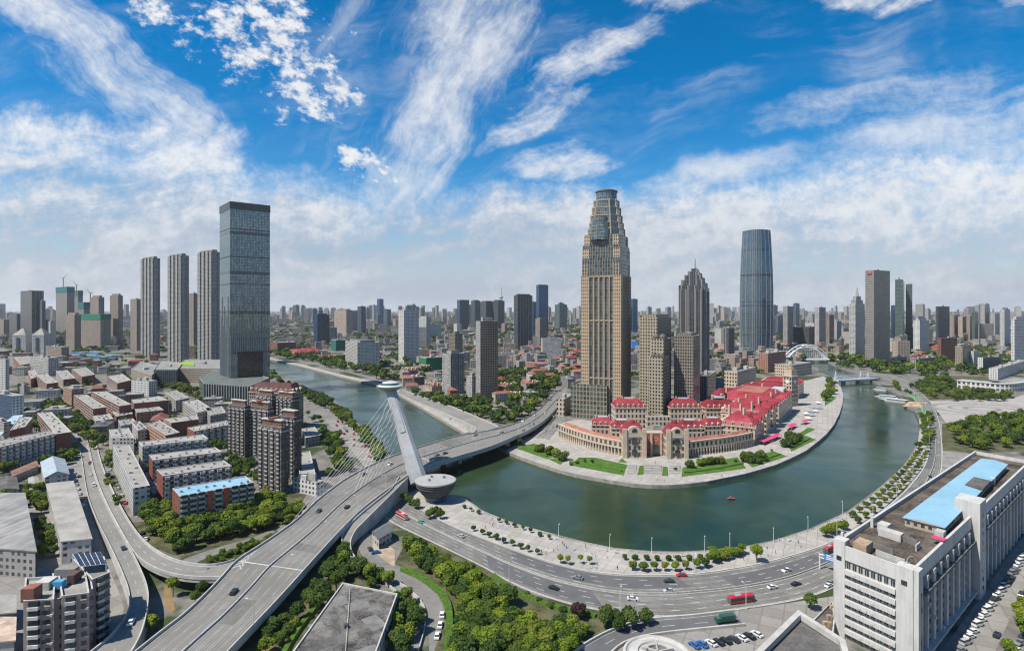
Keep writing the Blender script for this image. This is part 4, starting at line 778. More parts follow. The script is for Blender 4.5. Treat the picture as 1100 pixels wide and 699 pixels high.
for s_, ya, yb_ in ((.84, 307, 300), (.64, 300, 294), (.44, 294, 289), (.24, 289, 285)):
    c = Vector(centre(fpD)); f = [tuple(c+(Vector(p)-c)*s_) for p in fpD]; mb = MB(); mb.prism(f, zat(ya, yD)-2, zat(yb_, yD), 0, 1); mb.build("crown_step", [FA["darkrib"], DARK], r_)
    for i in range(4): mb = MB(); mb.box((*f[i], zat(ya, yD)-2), 1.5, 1.5, zat(yb_, yD)-zat(ya, yD)+2.5); mb.build("pinnacle", GREY, r_)
c = centre(fpD); mb = MB(); mb.tube((*c, zat(287, yD)), (*c, zat(272, yD)), 1.7, 0, 6, .5); mb.build("mast", GREY, r_)
for i in range(4):
    a, b = Vector(fpD[i]), Vector(fpD[(i+1) % 4]); d = b-a; ang = math.atan2(d.y, d.x)
    for k_ in (.08, .30, .70, .92): c = a+d*k_; mb = MB(); mb.box((c.x, c.y, 0), 2.4, 1.8, hD-6, ang); mb.build("rib", plain("rib_stone", (.20, .195, .19), .7, .1, .3), r_)
# ---- curved blue grey skyscraper
p0 = P(812.5, 381); yW = p0.y+28; s_ = yW/F; root = empty("curved_skyscraper", (p0.x, yW, 0), "tall blue grey glass skyscraper with softly bulging sides and a flat top", "skyscraper"); KEEP.append((p0.x, yW, 70))
def sup(cx, cy, r, n=28, e=3.4, rz=.35):
    o_ = []
    for i in range(n):
        t = 2*math.pi*i/n; c, s2 = math.cos(t), math.sin(t); x = r*math.copysign(abs(c)**(2/e), c); y = r*math.copysign(abs(s2)**(2/e), s2)
        o_.append((cx+x*math.cos(rz)-y*math.sin(rz), cy+x*math.sin(rz)+y*math.cos(rz)))
    return o_
lv = [(381, .93), (360, .97), (335, 1.0), (310, .99), (290, .955), (270, .90), (256, .855), (248, .83)]
cxW = p0.x*(yW/p0.y); R0 = 16.2*s_/1.13; mb = MB(); zs = [zat(y, yW) for y, _ in lv]; zs[0] = 0
for (z0_, (_, a_)), (z1_, (_, b_)) in zip(zip(zs, lv), zip(zs[1:], lv[1:])):
    f0, f1_ = sup(cxW, yW, R0*a_), sup(cxW, yW, R0*b_); n_ = len(f0); u = 0; step_ = R0*6.9/n_
    for i in range(n_):
        j = (i+1) % n_; mb.face([(*f0[i], z0_), (*f0[j], z0_), (*f1_[j], z1_), (*f1_[i], z1_)], 0, [(i*step_, z0_), ((i+1)*step_, z0_), ((i+1)*step_, z1_), (i*step_, z1_)])
mb.build("glass_skin", FA["glasswfc"], root); mb = MB(); mb.poly([(*p, zs[-1]-2) for p in sup(cxW, yW, R0*.83)], 0); mb.build("roof", ROOFD, root)
for y_, k_ in ((296, .972), (329, 1.004), (360, .975)): mb = MB(); z_ = zat(y_, yW); mb.prism(sup(cxW, yW, R0*k_), z_, z_+3.2, 0, 0, 0); mb.build("plant_band", DARK, root)
for i in range(0, 28):
    mb = MB(); 
    for (z0_, (_, a_)), (z1_, (_, b_)) in zip(zip(zs, lv), zip(zs[1:], lv[1:])):
        mb.tube((*sup(cxW, yW, R0*a_*1.004)[i], z0_), (*sup(cxW, yW, R0*b_*1.004)[i], z1_), .55, 0, 4)
    mb.build("fin", GREY, root)
# ---- right hand skyline
T3 = [(929.5, 939, 956, 394, 290, 60, "slatebrown", "tall grey brown slab tower with a sharp flat top right of the spire", "tanlit", None), (961.5, 970, 977, 378, 300, 35, "glassgreen", "left half of the twin grey green glass tower", None, ((5, 8),)), (973, 980, 986, 376, 305, 35, "glassgreen", "right lower half of the twin grey green glass tower", None, None),
  (957, 959, 962, 372, 328, 50, "glassblue", "blue glass sliver between the slab tower and the twin tower", None, None), (981, 988, 998, 379, 344, 55, "whitegrid", "white office tower with a pointed top before the twin tower", "whiteres", ((6, 5), (11, 8))), (961, 968, 975, 385, 362, 40, "fartan", "squat salmon pink tower left of the white office tower", None, ((2, 5),)),
  (1007, 1011, 1028, 389, 363, 65, "oldbrick", "dark red brick office block by the plaza road", "oldbrick", None), (1026, 1034, 1043, 397, 372, 45, "beige", "cream and brown striped flats behind the plaza trees", None, ((2, 4),)), (1050, 1056, 1075, 399, 384, 65, "whitegrid", "low white office complex with dark end wall", "glassdark", None), (1042, 1046, 1051, 394, 377, 50, "whiteres", "slim white flats beside the low white complex", None, None),
  (1086, 1090, 1112, 391, 343, 65, "whitegrid", "white stepped tower cut by the right edge of the view", "whitegrid", ((6, 7),)), (1005, 1008, 1020, 374, 329, 60, "glassdark", "dark glass slab tower standing alone behind the brick block", "glassdark", None), (1020, 1025, 1030, 366, 338, 45, "fartan", "brown flats tower, left of three behind the striped flats", None, None), (1029, 1034, 1039, 366, 340, 45, "fartan", "brown flats tower, middle of three behind the striped flats", None, None), (1038, 1042, 1045, 366, 339, 45, "fartan", "brown flats tower, right of three behind the striped flats", None, None),
  (1044, 1047, 1051, 368, 335, 45, "glassgreen", "grey tower with a thin needle near the right skyline", None, ((3, 4),)), (1053, 1058, 1063, 366, 327, 45, "far", "tall pale grey tower near the right skyline", None, None), (1064, 1069, 1075, 366, 336, 45, "far", "shorter pale grey tower right of the tall pale one", None, None), (1074, 1079, 1085, 372, 332, 45, "whiteres", "white tower with a peaked roof near the right edge", None, ((5, 5),)),
  (875, 880, 887, 374, 330, 45, "far", "grey flats tower left of the spired tower", None, None), (886, 891, 896, 372, 338, 45, "fartan", "brown flats with red tops beyond the arch bridge", None, None), (841, 846, 852, 374, 329, 45, "far", "tall grey flats tower beyond the left end of the arch", None, None), (852, 855, 859, 362, 326, 45, "farglass", "dark blue tower on the skyline above the arch", None, ((3, 4),)),
  (850, 856, 863, 373, 351, 45, "glassdark", "dark glass block, left one of a pair behind the arch", None, None), (863, 869, 876, 373, 351, 45, "glassdark", "dark glass block, right one of a pair behind the arch", None, None), (895, 899, 904, 370, 345, 45, "far", "grey flats tower right of the red topped ones", None, None), (903, 906, 911, 368, 352, 45, "far", "low grey flats left of the spire", None, None), (824, 828, 833, 366, 342, 45, "far", "pale tower right of the curved skyscraper", None, None), (831, 836, 841, 362, 339, 45, "farglass", "bluish tower between the curved skyscraper and the arch", None, None)]
for (xl, xm, xr, yb, yt, a_, m_, lab, sd_, cr) in T3: tower("office_tower" if "glass" in m_ or m_ == "slatebrown" else "apartment_tower", xl, xm, xr, yb, yt, a_, m_, lab, "tower", side=sd_, crown=cr)
fpS = corner_fp(912, 919, 929, 386, 45); yS = fpS[0][1]; r_ = block("spired_tower", fpS, zat(326, yS), "concres", "pale banded tower tapering to a lattice spire beyond the swing bridge", "tower", huts=0)
for s_, ya, yb_ in ((.75, 326, 322), (.5, 322, 318)):
    c = Vector(centre(fpS)); f = [tuple(c+(Vector(p)-c)*s_) for p in fpS]; mb = MB(); mb.prism(f, zat(ya, yS)-1, zat(yb_, yS), 0, 1); mb.build("crown_step", [FA["concres"], ROOFP], r_)
c = centre(fpS); mb = MB(); mb.tube((*c, zat(319, yS)), (*c, zat(307, yS)), 4.5, 0, 6, .4); mb.build("spire", GREY, r_)
c = centre(corner_fp(1044, 1047, 1051, 368, 45)); y_ = c[1]
# ================================================================ red roofed palace quarter on the headland
def gp(px, z=0.0): return [tuple(P(x, y, z)[:2]) for x, y in px]
def quarter(pl_base, depth, h, label, name="arcade_wing", roof=TILE):
    """a curved wing with an open arcade of columns along its front; pl_base = front foot in the photograph"""
    fr = resample(smooth(pts(pl_base), 2), 26); cc_ = fr[len(fr)//2]; root = empty(name, cc_, label, "arcade"); n = len(fr)
    nr = []
    for i in range(n):
        d = (fr[min(n-1, i+1)]-fr[max(0, i-1)]).normalized(); nr.append(Vector((-d.y, d.x, 0)))
    back = [fr[i]+nr[i]*depth for i in range(n)]; rec = [fr[i]+nr[i]*2.6 for i in range(n)]
    mb = MB(); u = 0
    for i in range(n-1):
        d = (fr[i+1]-fr[i]).length
        for A_, z0, z1 in ((rec, 0, 6.2), (fr, 6.2, h)):
            a, b = A_[i], A_[i+1]; mb.face([(a.x, a.y, z0), (b.x, b.y, z0), (b.x, b.y, z1), (a.x, a.y, z1)], 0, [(u, z0-6.2), (u+d, z0-6.2), (u+d, z1-6.2), (u, z1-6.2)])
        mb.face([(*fr[i][:2], 6.2), (*rec[i][:2], 6.2), (*rec[i+1][:2], 6.2), (*fr[i+1][:2], 6.2)], 1)
        a, b = back[i], back[i+1]; mb.face([(b.x, b.y, 0), (a.x, a.y, 0), (a.x, a.y, h), (b.x, b.y, h)], 0, [(u, 0), (u+d, 0), (u+d, h), (u, h)]); u += d
        mb.face([(*fr[i][:2], h), (*fr[i+1][:2], h), (*back[i+1][:2], h), (*back[i][:2], h)], 1)
    for i in (0, n-1): mb.face([(*fr[i][:2], 0), (*back[i][:2], 0), (*back[i][:2], h), (*fr[i][:2], h)], 1)
    mb.build("wall", [FA["arcade"], CREAM], root)
    mb = MB()
    for i in range(n-1):
        a, b, c, d = fr[i], fr[i+1], fr[i+1]+nr[i+1]*2, fr[i]+nr[i]*2; mb.face([(*a[:2], h+1.3), (*b[:2], h+1.3), (*c[:2], h+1.3), (*d[:2], h+1.3)]); mb.face([(*a[:2], h-.4), (*b[:2], h-.4), (*b[:2], h+1.3), (*a[:2], h+1.3)]); mb.face([(*c[:2], h), (*d[:2], h), (*d[:2], h+1.3), (*c[:2], h+1.3)])
    mb.build("balustrade", CREAM, root)
    mb = MB()
    for i in range(n-1):
        a, b, c, d = fr[i]+nr[i]*4, fr[i+1]+nr[i+1]*4, back[i+1]-nr[i+1], back[i]-nr[i]; m1, m2 = (a+d)/2, (b+c)/2
        mb.face([(*a[:2], h+.3), (*b[:2], h+.3), (*m2[:2], h+2.4), (*m1[:2], h+2.4)]); mb.face([(*m1[:2], h+2.4), (*m2[:2], h+2.4), (*c[:2], h+.3), (*d[:2], h+.3)])
    mb.build("roof", roof, root)
    for i in range(n):
        p = fr[i]+nr[i]*.3; mb = MB(); mb.lathe((p.x, p.y, 0), [(1.0, 0), (1.0, .8), (.75, 1.0), (.68, 5.4), (1.0, 6.0), (1.0, 6.3)], 0, 8); mb.build("column", CREAM, root)
        if i < n-1: continue
    for f in [fr[i] for i in range(0, n, 3)]: KEEP.append((f.x, f.y+8, 14))
    return root
quarter([(600, 469), (614, 475), (632, 481.5), (650, 486), (668, 489.5)], 14, 11.5, "curving cream arcade with columns left of the twin gate pavilions")
quarter([(738, 491), (758, 488), (778, 485.5), (795, 482.5), (809, 479)], 13, 11.5, "curving cream arcade with columns right of the twin gate pavilions")
def pavilion(px, yb, label):
    xl, xr = px; a, b = P(xl, yb), P(xr, yb); w_ = b.x-a.x; cx = (a.x+b.x)/2; y = a.y; d_ = 15; root = empty("gate_pavilion", (cx, y, 0), label, "pavilion", "twin gate pavilions"); KEEP.append((cx, y+7, 14))
    fp = rect(cx, y+d_/2, w_, d_); mb = MB(); mb.prism(fp, 0, 20, 0, None); mb.build("wall", FA["palace"], root)
    for s in (-1, 1):
        mb = MB(); mb.box((cx+s*(w_/2-1.6), y-.5, 0), 3.4, 2.2, 24.5, 0, 0); mb.build("corner_tower", CREAM, root)
    # arched gable
    mb = MB(); n = 14; r_ = w_*.33; zc = 20
    for i in range(n):
        t0, t1 = math.pi*i/n, math.pi*(i+1)/n
        for yy, fl in ((y-.8, 0), (y+3, 1)):
            q_ = [(cx, yy, zc), (cx+r_*math.cos(t0), yy, zc+r_*math.sin(t0)), (cx+r_*math.cos(t1), yy, zc+r_*math.sin(t1))]; mb.face(q_[::-1] if not fl else q_)
        mb.face([(cx+r_*math.cos(t0), y-.8, zc+r_*math.sin(t0)), (cx+r_*math.cos(t0), y+3, zc+r_*math.sin(t0)), (cx+r_*math.cos(t1), y+3, zc+r_*math.sin(t1)), (cx+r_*math.cos(t1), y-.8, zc+r_*math.sin(t1))])
    mb.box((cx, y+1.1, 17.5), w_*.66, 3.8, 2.6); mb.build("arched_gable", CREAM, root)
    for zc, rr in ((5.5, 2.3), (14.2, 2.5), (22.6, 2.2)):
        mb = MB(); k = 12
        for i in range(k):
            t0, t1 = math.pi*i/k, math.pi*(i+1)/k; mb.face([(cx, y-.95, zc), (cx+rr*math.cos(t1), y-.95, zc+rr*math.sin(t1)), (cx+rr*math.cos(t0), y-.95, zc+rr*math.sin(t0))][::-1])
        mb.face([(cx-rr, y-.95, zc-3.2 if zc < 20 else zc-1.2), (cx+rr, y-.95, zc-3.2 if zc < 20 else zc-1.2), (cx+rr, y-.95, zc), (cx-rr, y-.95, zc)]); w2 = mb.build("arched_window", GLASS, root)
    mb = MB(); mb.taper(inset(fp, -.3), 20, inset(fp, 4.2), 28, 0, 0); mb.build("roof", REDDARK, root)
    mb = MB(); mb.lathe((cx, y+8, 27.5), [(2.4, 0), (2.4, 1), (2.0, 2.2), (1, 3.1), (.1, 3.5)], 0, 12); mb.build("cupola", REDROOF, root)
pavilion((669, 694), 491.5, "cream gate pavilion with an arched gable, left of the brick archway"); pavilion((716, 739), 492.5, "cream gate pavilion with an arched gable, right of the brick archway")
a, b = P(694, 489), P(716, 489.5); cx = (a.x+b.x)/2; root = empty("gate_archway", (cx, a.y, 0), "red brick archway wall with a round window between the twin gate pavilions", "archway")
mb = MB(); mb.box((cx, a.y+3, 0), b.x-a.x-.2, 6, 18.5, 0, 0, 1); mb.build("wall", [BRICKRED, CREAM], root)
mb = MB(); mb.box((cx, a.y+2.9, 18.5), b.x-a.x+.2, 6.4, 1.2); mb.build("cornice", CREAM, root)
mb = MB(); k = 12; rr = 3.0
mb.face([(cx-rr, a.y-.05, 0), (cx+rr, a.y-.05, 0), (cx+rr, a.y-.05, 6.5), (cx-rr, a.y-.05, 6.5)])
for i in range(k):
    t0, t1 = math.pi*i/k, math.pi*(i+1)/k; mb.face([(cx, a.y-.05, 6.5), (cx+rr*math.cos(t0), a.y-.05, 6.5+rr*math.sin(t0)), (cx+rr*math.cos(t1), a.y-.05, 6.5+rr*math.sin(t1))])
mb.build("entrance", GLASS, root)
mb = MB(); 
for i in range(16):
    t0, t1 = 2*math.pi*i/16, 2*math.pi*(i+1)/16
    mb.face([(cx+1.2*math.cos(t0), a.y-.1, 14+1.2*math.sin(t0)), (cx+1.9*math.cos(t0), a.y-.1, 14+1.9*math.sin(t0)), (cx+1.9*math.cos(t1), a.y-.1, 14+1.9*math.sin(t1)), (cx+1.2*math.cos(t1), a.y-.1, 14+1.2*math.sin(t1))])
mb.build("round_window", CREAM, root)
for s in (-1, 1): mb = MB(); mb.box((cx+s*4.2, a.y-.6, 0), 1.6, 1.4, 18.4); mb.build("pilaster", CREAM, root)
def back_rect(xl, xr, yb, d, rz=0.0):
    a, b = P(xl, yb), P(xr, yb); w_ = b.x-a.x; cx = (a.x+b.x)/2; return rect(cx-math.sin(rz)*d/2, a.y+math.cos(rz)*d/2, w_, d, rz)
MS = [  # xl, xr, foot, depth, turn, eave z, ridge z, inset, dormers, label
 (636, 660, 473, 17, -.10, 14, 21, 5.5, 4, "lower crimson roofed wing with a row of dormers, furthest left behind the arcade"), (657, 680, 477, 15, -.06, 14, 21, 5, 4, "lower crimson roofed wing joined to the left gate pavilion"),
 (730, 757, 477, 15, .06, 14, 21, 5, 4, "lower crimson roofed wing joined to the right gate pavilion"), (756, 782, 474, 16, .12, 14, 21, 5.5, 4, "lower crimson roofed wing at the right end behind the arcade"),
 (661, 695, 461, 24, 0, 22, 30.5, 7, 6, "upper crimson mansard pavilion directly below the great tower"), (720, 754, 461, 22, .03, 22, 30.5, 7, 6, "upper crimson mansard pavilion in the centre behind the gate"),
 (758, 795, 459, 20, .08, 20, 28, 6.5, 6, "long upper crimson pavilion right of the centre one"), (773, 804, 442, 22, .12, 17, 27, 6, 5, "dark crimson pavilion with steep gables behind the long upper one")]
for xl, xr, yb, d_, rz, ev, tp, ins, nd, lab in MS: mansard("palace_wing", back_rect(xl, xr, yb, d_, rz), ev, tp, ins, lab, "palace", dormers=nd, skirt=(1.8, ev+(tp-ev)*.5), dsides=(0, 2))
block("palace_link", back_rect(695, 721, 464, 9), 15.5, "palace", "flat cream link block between the two upper crimson pavilions", "building", roof=ROOFP, huts=0)
block("palace_link", back_rect(693, 717, 474, 8), 11, "palace", "low flat roofed glazed court behind the brick archway", "building", roof=ROOFG, huts=1)
# right arm running back along the river
E = lambda u, v: None
arm0, arm1 = P(811, 478), P(870, 424)
ad = (arm1-arm0); ad.z = 0; AL = ad.length; ad.normalize(); an = Vector((-ad.y, ad.x, 0))
def arm(t0, t1, v0, v1):
    o_ = [arm0+ad*(AL*t)+an*v for t, v in ((t0, v0), (t1, v0), (t1, v1), (t0, v1))]; return [(p.x, p.y) for p in o_]
mansard("palace_wing", arm(0, .112, 0, 32), 15, 25, 9, "gable ended crimson pavilion at the bend of the river arm", dormers=4, skirt=(3, 20))
for k_, (t0, t1) in enumerate(((.142, .20), (.23, .288))):
    mansard("palace_wing", arm(t0, t1, 0, 44), 18, 28, 8, ("crimson gabled wing second along the river arm", "crimson gabled wing third along the river arm")[k_], dormers=4, skirt=(3, 23))
mansard("palace_hall", arm(.325, .575, 0, 70), 20, 29, 14, "largest crimson roofed hall with an orange centre on the river arm", dormers=7, skirt=(2, 22), roof=REDROOF)
hf = inset(arm(.325, .575, 0, 70), 20); mb = MB(); mb.prism(hf, 28.6, 29.6, 0, 0); tagp = mb.build("roof_centre", TILE, bpy.data.objects["palace_hall"])
sk = inset(arm(.50, .57, 4, 22), 2); mb = MB(); mb.prism(sk, 24, 29.2, 0, 0); mb.build("skylight", plain("skylight", (.5, .55, .58), .2, .2, .6), bpy.data.objects["palace_hall"])
for k_, (t0, t1, v0, v1) in enumerate(((.63, .72, 14, 70), (.74, .83, 16, 66), (.86, 1.0, 8, 60))):
    mansard("palace_wing", arm(t0, t1, v0, v1), 17, 25, 8, ("narrow crimson wing just beyond the largest hall", "narrow crimson wing level with the clock tower", "last crimson wing of the river arm, farthest back")[k_], dormers=5, skirt=(2.5, 21))
p = arm(.66, .70, 2, 14); c = centre(p); root = empty("clock_tower", (*c, 0), "square cream clock tower with a small dome beside the river arm", "clock tower"); KEEP.append((*c, 12))
mb = MB(); mb.prism(rect(*c, 13, 13, .5), 0, 38, 0, None); mb.build("wall", FA["palace"], root); mb = MB(); mb.prism(rect(*c, 14.5, 14.5, .5), 38, 39.5, 0, 0, 0); mb.build("cornice", CREAM, root)
mb = MB(); mb.prism(rect(*c, 10.5, 10.5, .5), 39.5, 47, 0, 0); mb.build("belfry", CREAM, root); mb = MB(); mb.lathe((*c, 47), [(4.8, 0), (4.5, 1.6), (3.0, 3.6), (1.0, 4.8), (.3, 7.5)], 0, 14); mb.build("dome", plain("gilded", (.24, .17, .09), .6, .2, .3), root)
for k_ in range(4):
    a_ = .5+k_*math.pi/2; mb = MB(); q_ = Vector((c[0]+6.65*math.sin(a_), c[1]-6.65*math.cos(a_), 32)); e1 = Vector((math.cos(a_), math.sin(a_), 0))
    mb.face([q_+e1*(2.4*math.cos(t))+Vector((0, 0, 2.4*math.sin(t))) for t in [2*math.pi*i/16 for i in range(16)]]); mb.build("clock_face", plain("clock_white", (.7, .69, .66), .5, .05, .5), root)
block("stone_mansion", corner_fp(778, 792, 812, 424, 40), 34, "palace", "pale stone mansion with flat roof behind the crimson pavilions", "building", roof=ROOFP, huts=2)
block("brick_mansion", corner_fp(815, 825, 844, 400, 45), 38, "oldbrick", "salmon red brick mansion block near the arch bridge", "building", roof=ROOFP, huts=2)
block("stone_mansion", corner_fp(832, 850, 872, 405, 50), 22, "palace", "low grey roofed stone house behind the farthest crimson wing", "building", roof=ROOFG, huts=1)
# gables breaking up the roofs along the river arm
def gable(root, t, v, wd, zb, zt, deep=7.0):
    c = arm0+ad*(AL*t)+an*v; e1 = ad*(wd/2); q_ = [c-e1-an*.6, c+e1-an*.6, c+e1+an*deep, c-e1+an*deep]; m = MB()
    A, B, C, D = [Vector((p.x, p.y, zb)) for p in q_]; m.face([A, B, B+Vector((0, 0, zt*.45)), A+Vector((0, 0, zt*.45))]); ap = (A+B)/2+Vector((0, 0, zt)); m.face([A+Vector((0, 0, zt*.45)), B+Vector((0, 0, zt*.45)), ap]); m.face([B, C, C+Vector((0, 0, zt*.45)), B+Vector((0, 0, zt*.45))]); m.face([D, A, A+Vector((0, 0, zt*.45)), D+Vector((0, 0, zt*.45))]); g_ = m.build("gable", CREAM, root)
    bp = (C+D)/2+Vector((0, 0, zt-.15)); m = MB(); h_ = Vector((0, 0, zt*.42)); o_ = -an*.5; m.face([A+h_+o_-ad*.5, ap+o_, bp, D+h_-ad*.5]); m.face([ap+o_, B+h_+o_+ad*.5, C+h_+ad*.5, bp]); m.build("gable_roof", REDROOF, g_)
    w2 = c-an*.68; m = MB(); m.face([Vector((w2.x, w2.y, zb+zt*.12))-ad*(wd*.2), Vector((w2.x, w2.y, zb+zt*.12))+ad*(wd*.2), Vector((w2.x, w2.y, zb+zt*.58))+ad*(wd*.14), Vector((w2.x, w2.y, zb+zt*.58))-ad*(wd*.14)]); m.build("gable_window", GLASS, g_)
WG = {k: [o for o in bpy.data.objects if o.get("label", "").startswith(k)][0] for k in ("gable ended", "crimson gabled wing second", "crimson gabled wing third", "largest crimson", "narrow crimson wing just", "last crimson")}
for k, ts, v, wd, zb, zt in (("gable ended", (.02, .06, .10), 0, 9, 14.8, 9), ("crimson gabled wing second", (.15, .172, .195), 0, 8, 17.5, 9.5), ("crimson gabled wing third", (.238, .262, .287), 0, 8, 17.5, 9.5), ("largest crimson", (.34, .38, .42, .46, .50, .54), 0, 9, 19.6, 6.5), ("narrow crimson wing just", (.65, .70), 14, 8, 16.8, 7), ("last crimson", (.88, .92, .96), 8, 8, 16.8, 7)):
    for t_ in ts: gable(WG[k], t_, v, wd, zb, zt)
for k, lst in (("gable ended", ((.03, 12), (.09, 20), (.06, 28))), ("crimson gabled wing second", ((.15, 14), (.19, 30))), ("crimson gabled wing third", ((.24, 14), (.28, 30))), ("largest crimson", ((.36, 10), (.44, 10), (.52, 62), (.40, 62), (.57, 34)))):
    for t_, v_ in lst: c = arm0+ad*(AL*t_)+an*v_; m = MB(); m.box((c.x, c.y, 20), 1.8, 1.8, 11.5, .5); m.build("chimney", CREAM, WG[k])
for o in [o for o in bpy.data.objects if o.name.startswith("palace_wing") and o.get("label", "").startswith(("upper", "lower", "long upper"))]:
    k_ = bpy.data.objects[o.name]; zt_ = 31 if "upper" in o["label"] else 21.5
    for s in (-.3, .3): m = MB(); m.box((o.location.x+s*22, o.location.y+2, zt_-8), 1.5, 1.5, 9.4); m.build("chimney", CREAM, o)
    m = MB(); m.box((o.location.x, o.location.y, zt_-1.2), 9, 4.5, 1.6); m.build("roof_light", plain("skylight", (.5, .55, .58)), o)
# broad steps, and pink awnings along the riverside cafes
for x0, x1, lab in ((674, 684, "left of the two small lawns"), (692, 711, "between the two small lawns"), (719, 731, "right of the two small lawns")):
    root = empty("stone_steps", P((x0+x1)/2, 506), "flight of pale stone steps "+lab+" before the gate", "steps"); a, b = P(x0, 510), P(x1, 500)
    mb = MB()
    for k_ in range(9):
        t = k_/9; y0, y1 = a.y+(b.y-a.y)*t, a.y+(b.y-a.y)*(t+1/9); xa, xb = (x0-HX)/F*y0, (x1-HX)/F*y0; h_ = .1+.12*k_; mb.face([(xa, y0, h_), (xb, y0, h_), (xb, y1, h_), (xa, y1, h_)], k_ % 2); mb.face([(xa, y0, 0), (xb, y0, 0), (xb, y0, h_), (xa, y0, h_)], 0)
    mb.build("treads", [PAVE, PAVE2], root)
AWN = plain("pink_awning", (.55, .06, .16), .7, .2, .4)
for k_, (x0, y0, x1, y1) in enumerate(((817, 478, 826, 474), (827, 474, 836, 469.5), (847, 462, 853, 458), (861, 456, 867, 454))):
    a, b = P(x0, y0), P(x1, y1); d = (b-a).normalized(); n2 = Vector((d.y, -d.x, 0))*3; root = empty("cafe_awning", (a+b)/2, "pink cafe awning along the river arm, %s" % ("first from the arcade", "second from the arcade", "below the largest hall", "furthest along, by the terrace")[k_], "awning", "pink cafe awnings"); z3, z2 = Vector((0, 0, 4)), Vector((0, 0, 3))
    mb = MB(); mb.face([a+n2+z2, b+n2+z2, b+z3, a+z3]); mb.face([a-n2+z2, a+z3, b+z3, b-n2+z2]); mb.build("canopy", AWN, root)
    mb = MB(); [mb.tube(q_, q_+Vector((0, 0, 3)), .1, 0, 4) for q_ in (a+n2, b+n2)]; mb.build("post", GREY, root)
# ================================================================ apartments and sheds on the left
BR = "brick apartments left of the river"
SL = [
 ([(0, 480), (59, 465.5), (56, 461), (-4, 473)], 19, "brick", "long red brick slab at the left edge, stepped beside a shorter one", "brickend", 9), ([(60, 466), (77, 463.5), (55, 442), (40, 443)], 19, "brick", "red brick block whose end wall faces the street trees", "brickend", 0),
 ([(11, 462), (27, 458), (35, 448), (21, 447)], 17, "brick", "short red brick block beside the pale blue street canopy", "brickend", 0), ([(143, 524), (161, 521), (139, 478), (121, 478)], 17, "whiteflat", "long whitish slab with plain end wall along the access ramp", "whiteflat", 0),
 ([(120, 470), (144, 470), (138, 459), (117, 461)], 15, "whiteflat", "stubby cream block just beyond the long whitish slab", "whiteflat", 0), ([(153, 479), (224, 471), (218, 466), (149, 474)], 19, "greyflat", "pale slab with white rendered balconies, third behind the blue roof", "whiteflat", 8),
 ([(164, 494), (239, 485), (231, 480), (160, 488)], 19, "brick", "brown brick slab with dark bays, second behind the blue roof", "brickend", 8), ([(175, 511), (249, 500), (240, 494), (168, 504)], 19, "brick", "red brick slab directly behind the blue roofed one", "brickend", 8),
 ([(193, 533), (273, 518.5), (264, 511), (185, 524)], 19, "whiteflat", "white and red apartment slab under a sky blue sheet roof", "brickend", 0),
 ([(100, 439), (114, 437), (93, 423.5), (79, 424)], 18, "brick", "brick slab end on to the view beside the tan cube", "brickend", 0), ([(128, 436), (141, 434), (114, 420), (98, 420.5)], 18, "brick", "red brick slab with white bays left of the red signed block", "brickend", 0),
 ([(144, 433), (181, 429.5), (170, 425), (141, 429)], 18, "brick", "dark red brick slab below the white red signed block", "brickend", 6), ([(178, 467.5), (193, 464), (171, 451), (158, 455)], 17, "brickor", "orange ended slab in the middle of the courtyard blocks", "brickend", 0),
 ([(184, 454), (213, 450), (211, 445), (175, 449.5)], 17, "brickor", "orange brown slab behind the orange ended one", "brickend", 5), ([(209, 463), (245, 456), (244, 451), (201, 459)], 17, "brickor", "tan and orange slab left of the dark towers", "brickend", 5),
 ([(212, 443), (229, 439.5), (212, 428.5), (196, 431)], 14, "greyflat", "low grey slab with cluttered roof beyond the tan and orange one", "greyflat", 0), ([(189, 430), (203, 427), (189, 418.5), (177, 421)], 15, "greyflat", "low grey slab by the mall trees", "greyflat", 0),
 ([(226, 446), (243, 443), (238, 436), (220, 438)], 14, "greyflat", "small grey block tucked left of the dark towers", "greyflat", 0), ([(50, 412), (62, 410.5), (50, 401), (38, 402)], 17, "brick", "brick slab with grimy roof beside the left street, nearest the tan cube", "brickend", 0),
 ([(68, 407.5), (81, 406), (72, 397), (60, 398)], 16, "greyflat", "grey slab end on, second row from the left street", "brickend", 0), ([(88, 404.5), (102, 402), (92, 394), (77, 396)], 15, "brick", "brick slab end on, third row from the left street", "brickend", 0),
 ([(126, 411.5), (141, 408), (131, 401), (115, 404)], 15, "brick", "low red walled slab below the mall gallery", "brickend", 0), ([(22, 392), (34, 390), (31, 382), (14, 383)], 16, "oldbrick", "row of old roofs lining the left street", "oldbrick", 0),
 ([(33, 407), (41, 404), (37, 396), (30, 398)], 14, "oldbrick", "small dark brick block on the street corner", "oldbrick", 0), ([(103, 452), (122, 449.5), (117, 444), (100, 446)], 11, "greyold", "flat grey utility block between brick slabs", "greyold", 0),
 ([(125, 447), (143, 444), (138, 440), (120, 442)], 10, "oldbrick", "low dark red annex behind the utility block", "oldbrick", 0), ([(148, 462), (158, 460), (150, 452), (142, 454)], 14, "greyold", "grey rendered block at the courtyard corner", "greyold", 0), ([(130, 457), (147, 454), (143, 449), (127, 451)], 11, "greyold", "pale flat roofed shed row beside the stubby cream block", "greyold", 0),
 ([(147, 443), (176, 440), (170, 436), (144, 438)], 12, "oldbrick", "long low roofed row among courtyard trees", "oldbrick", 0)]
for px, h, m_, lab, ends, bal in SL:
    roofslab("apartment_slab", px, h, m_, lab, ends, "apartment block", None, BLUEROOF if "sheet roof" in lab else ROOFP, 9 if px[0][1] > 440 else 4, 0, bal)
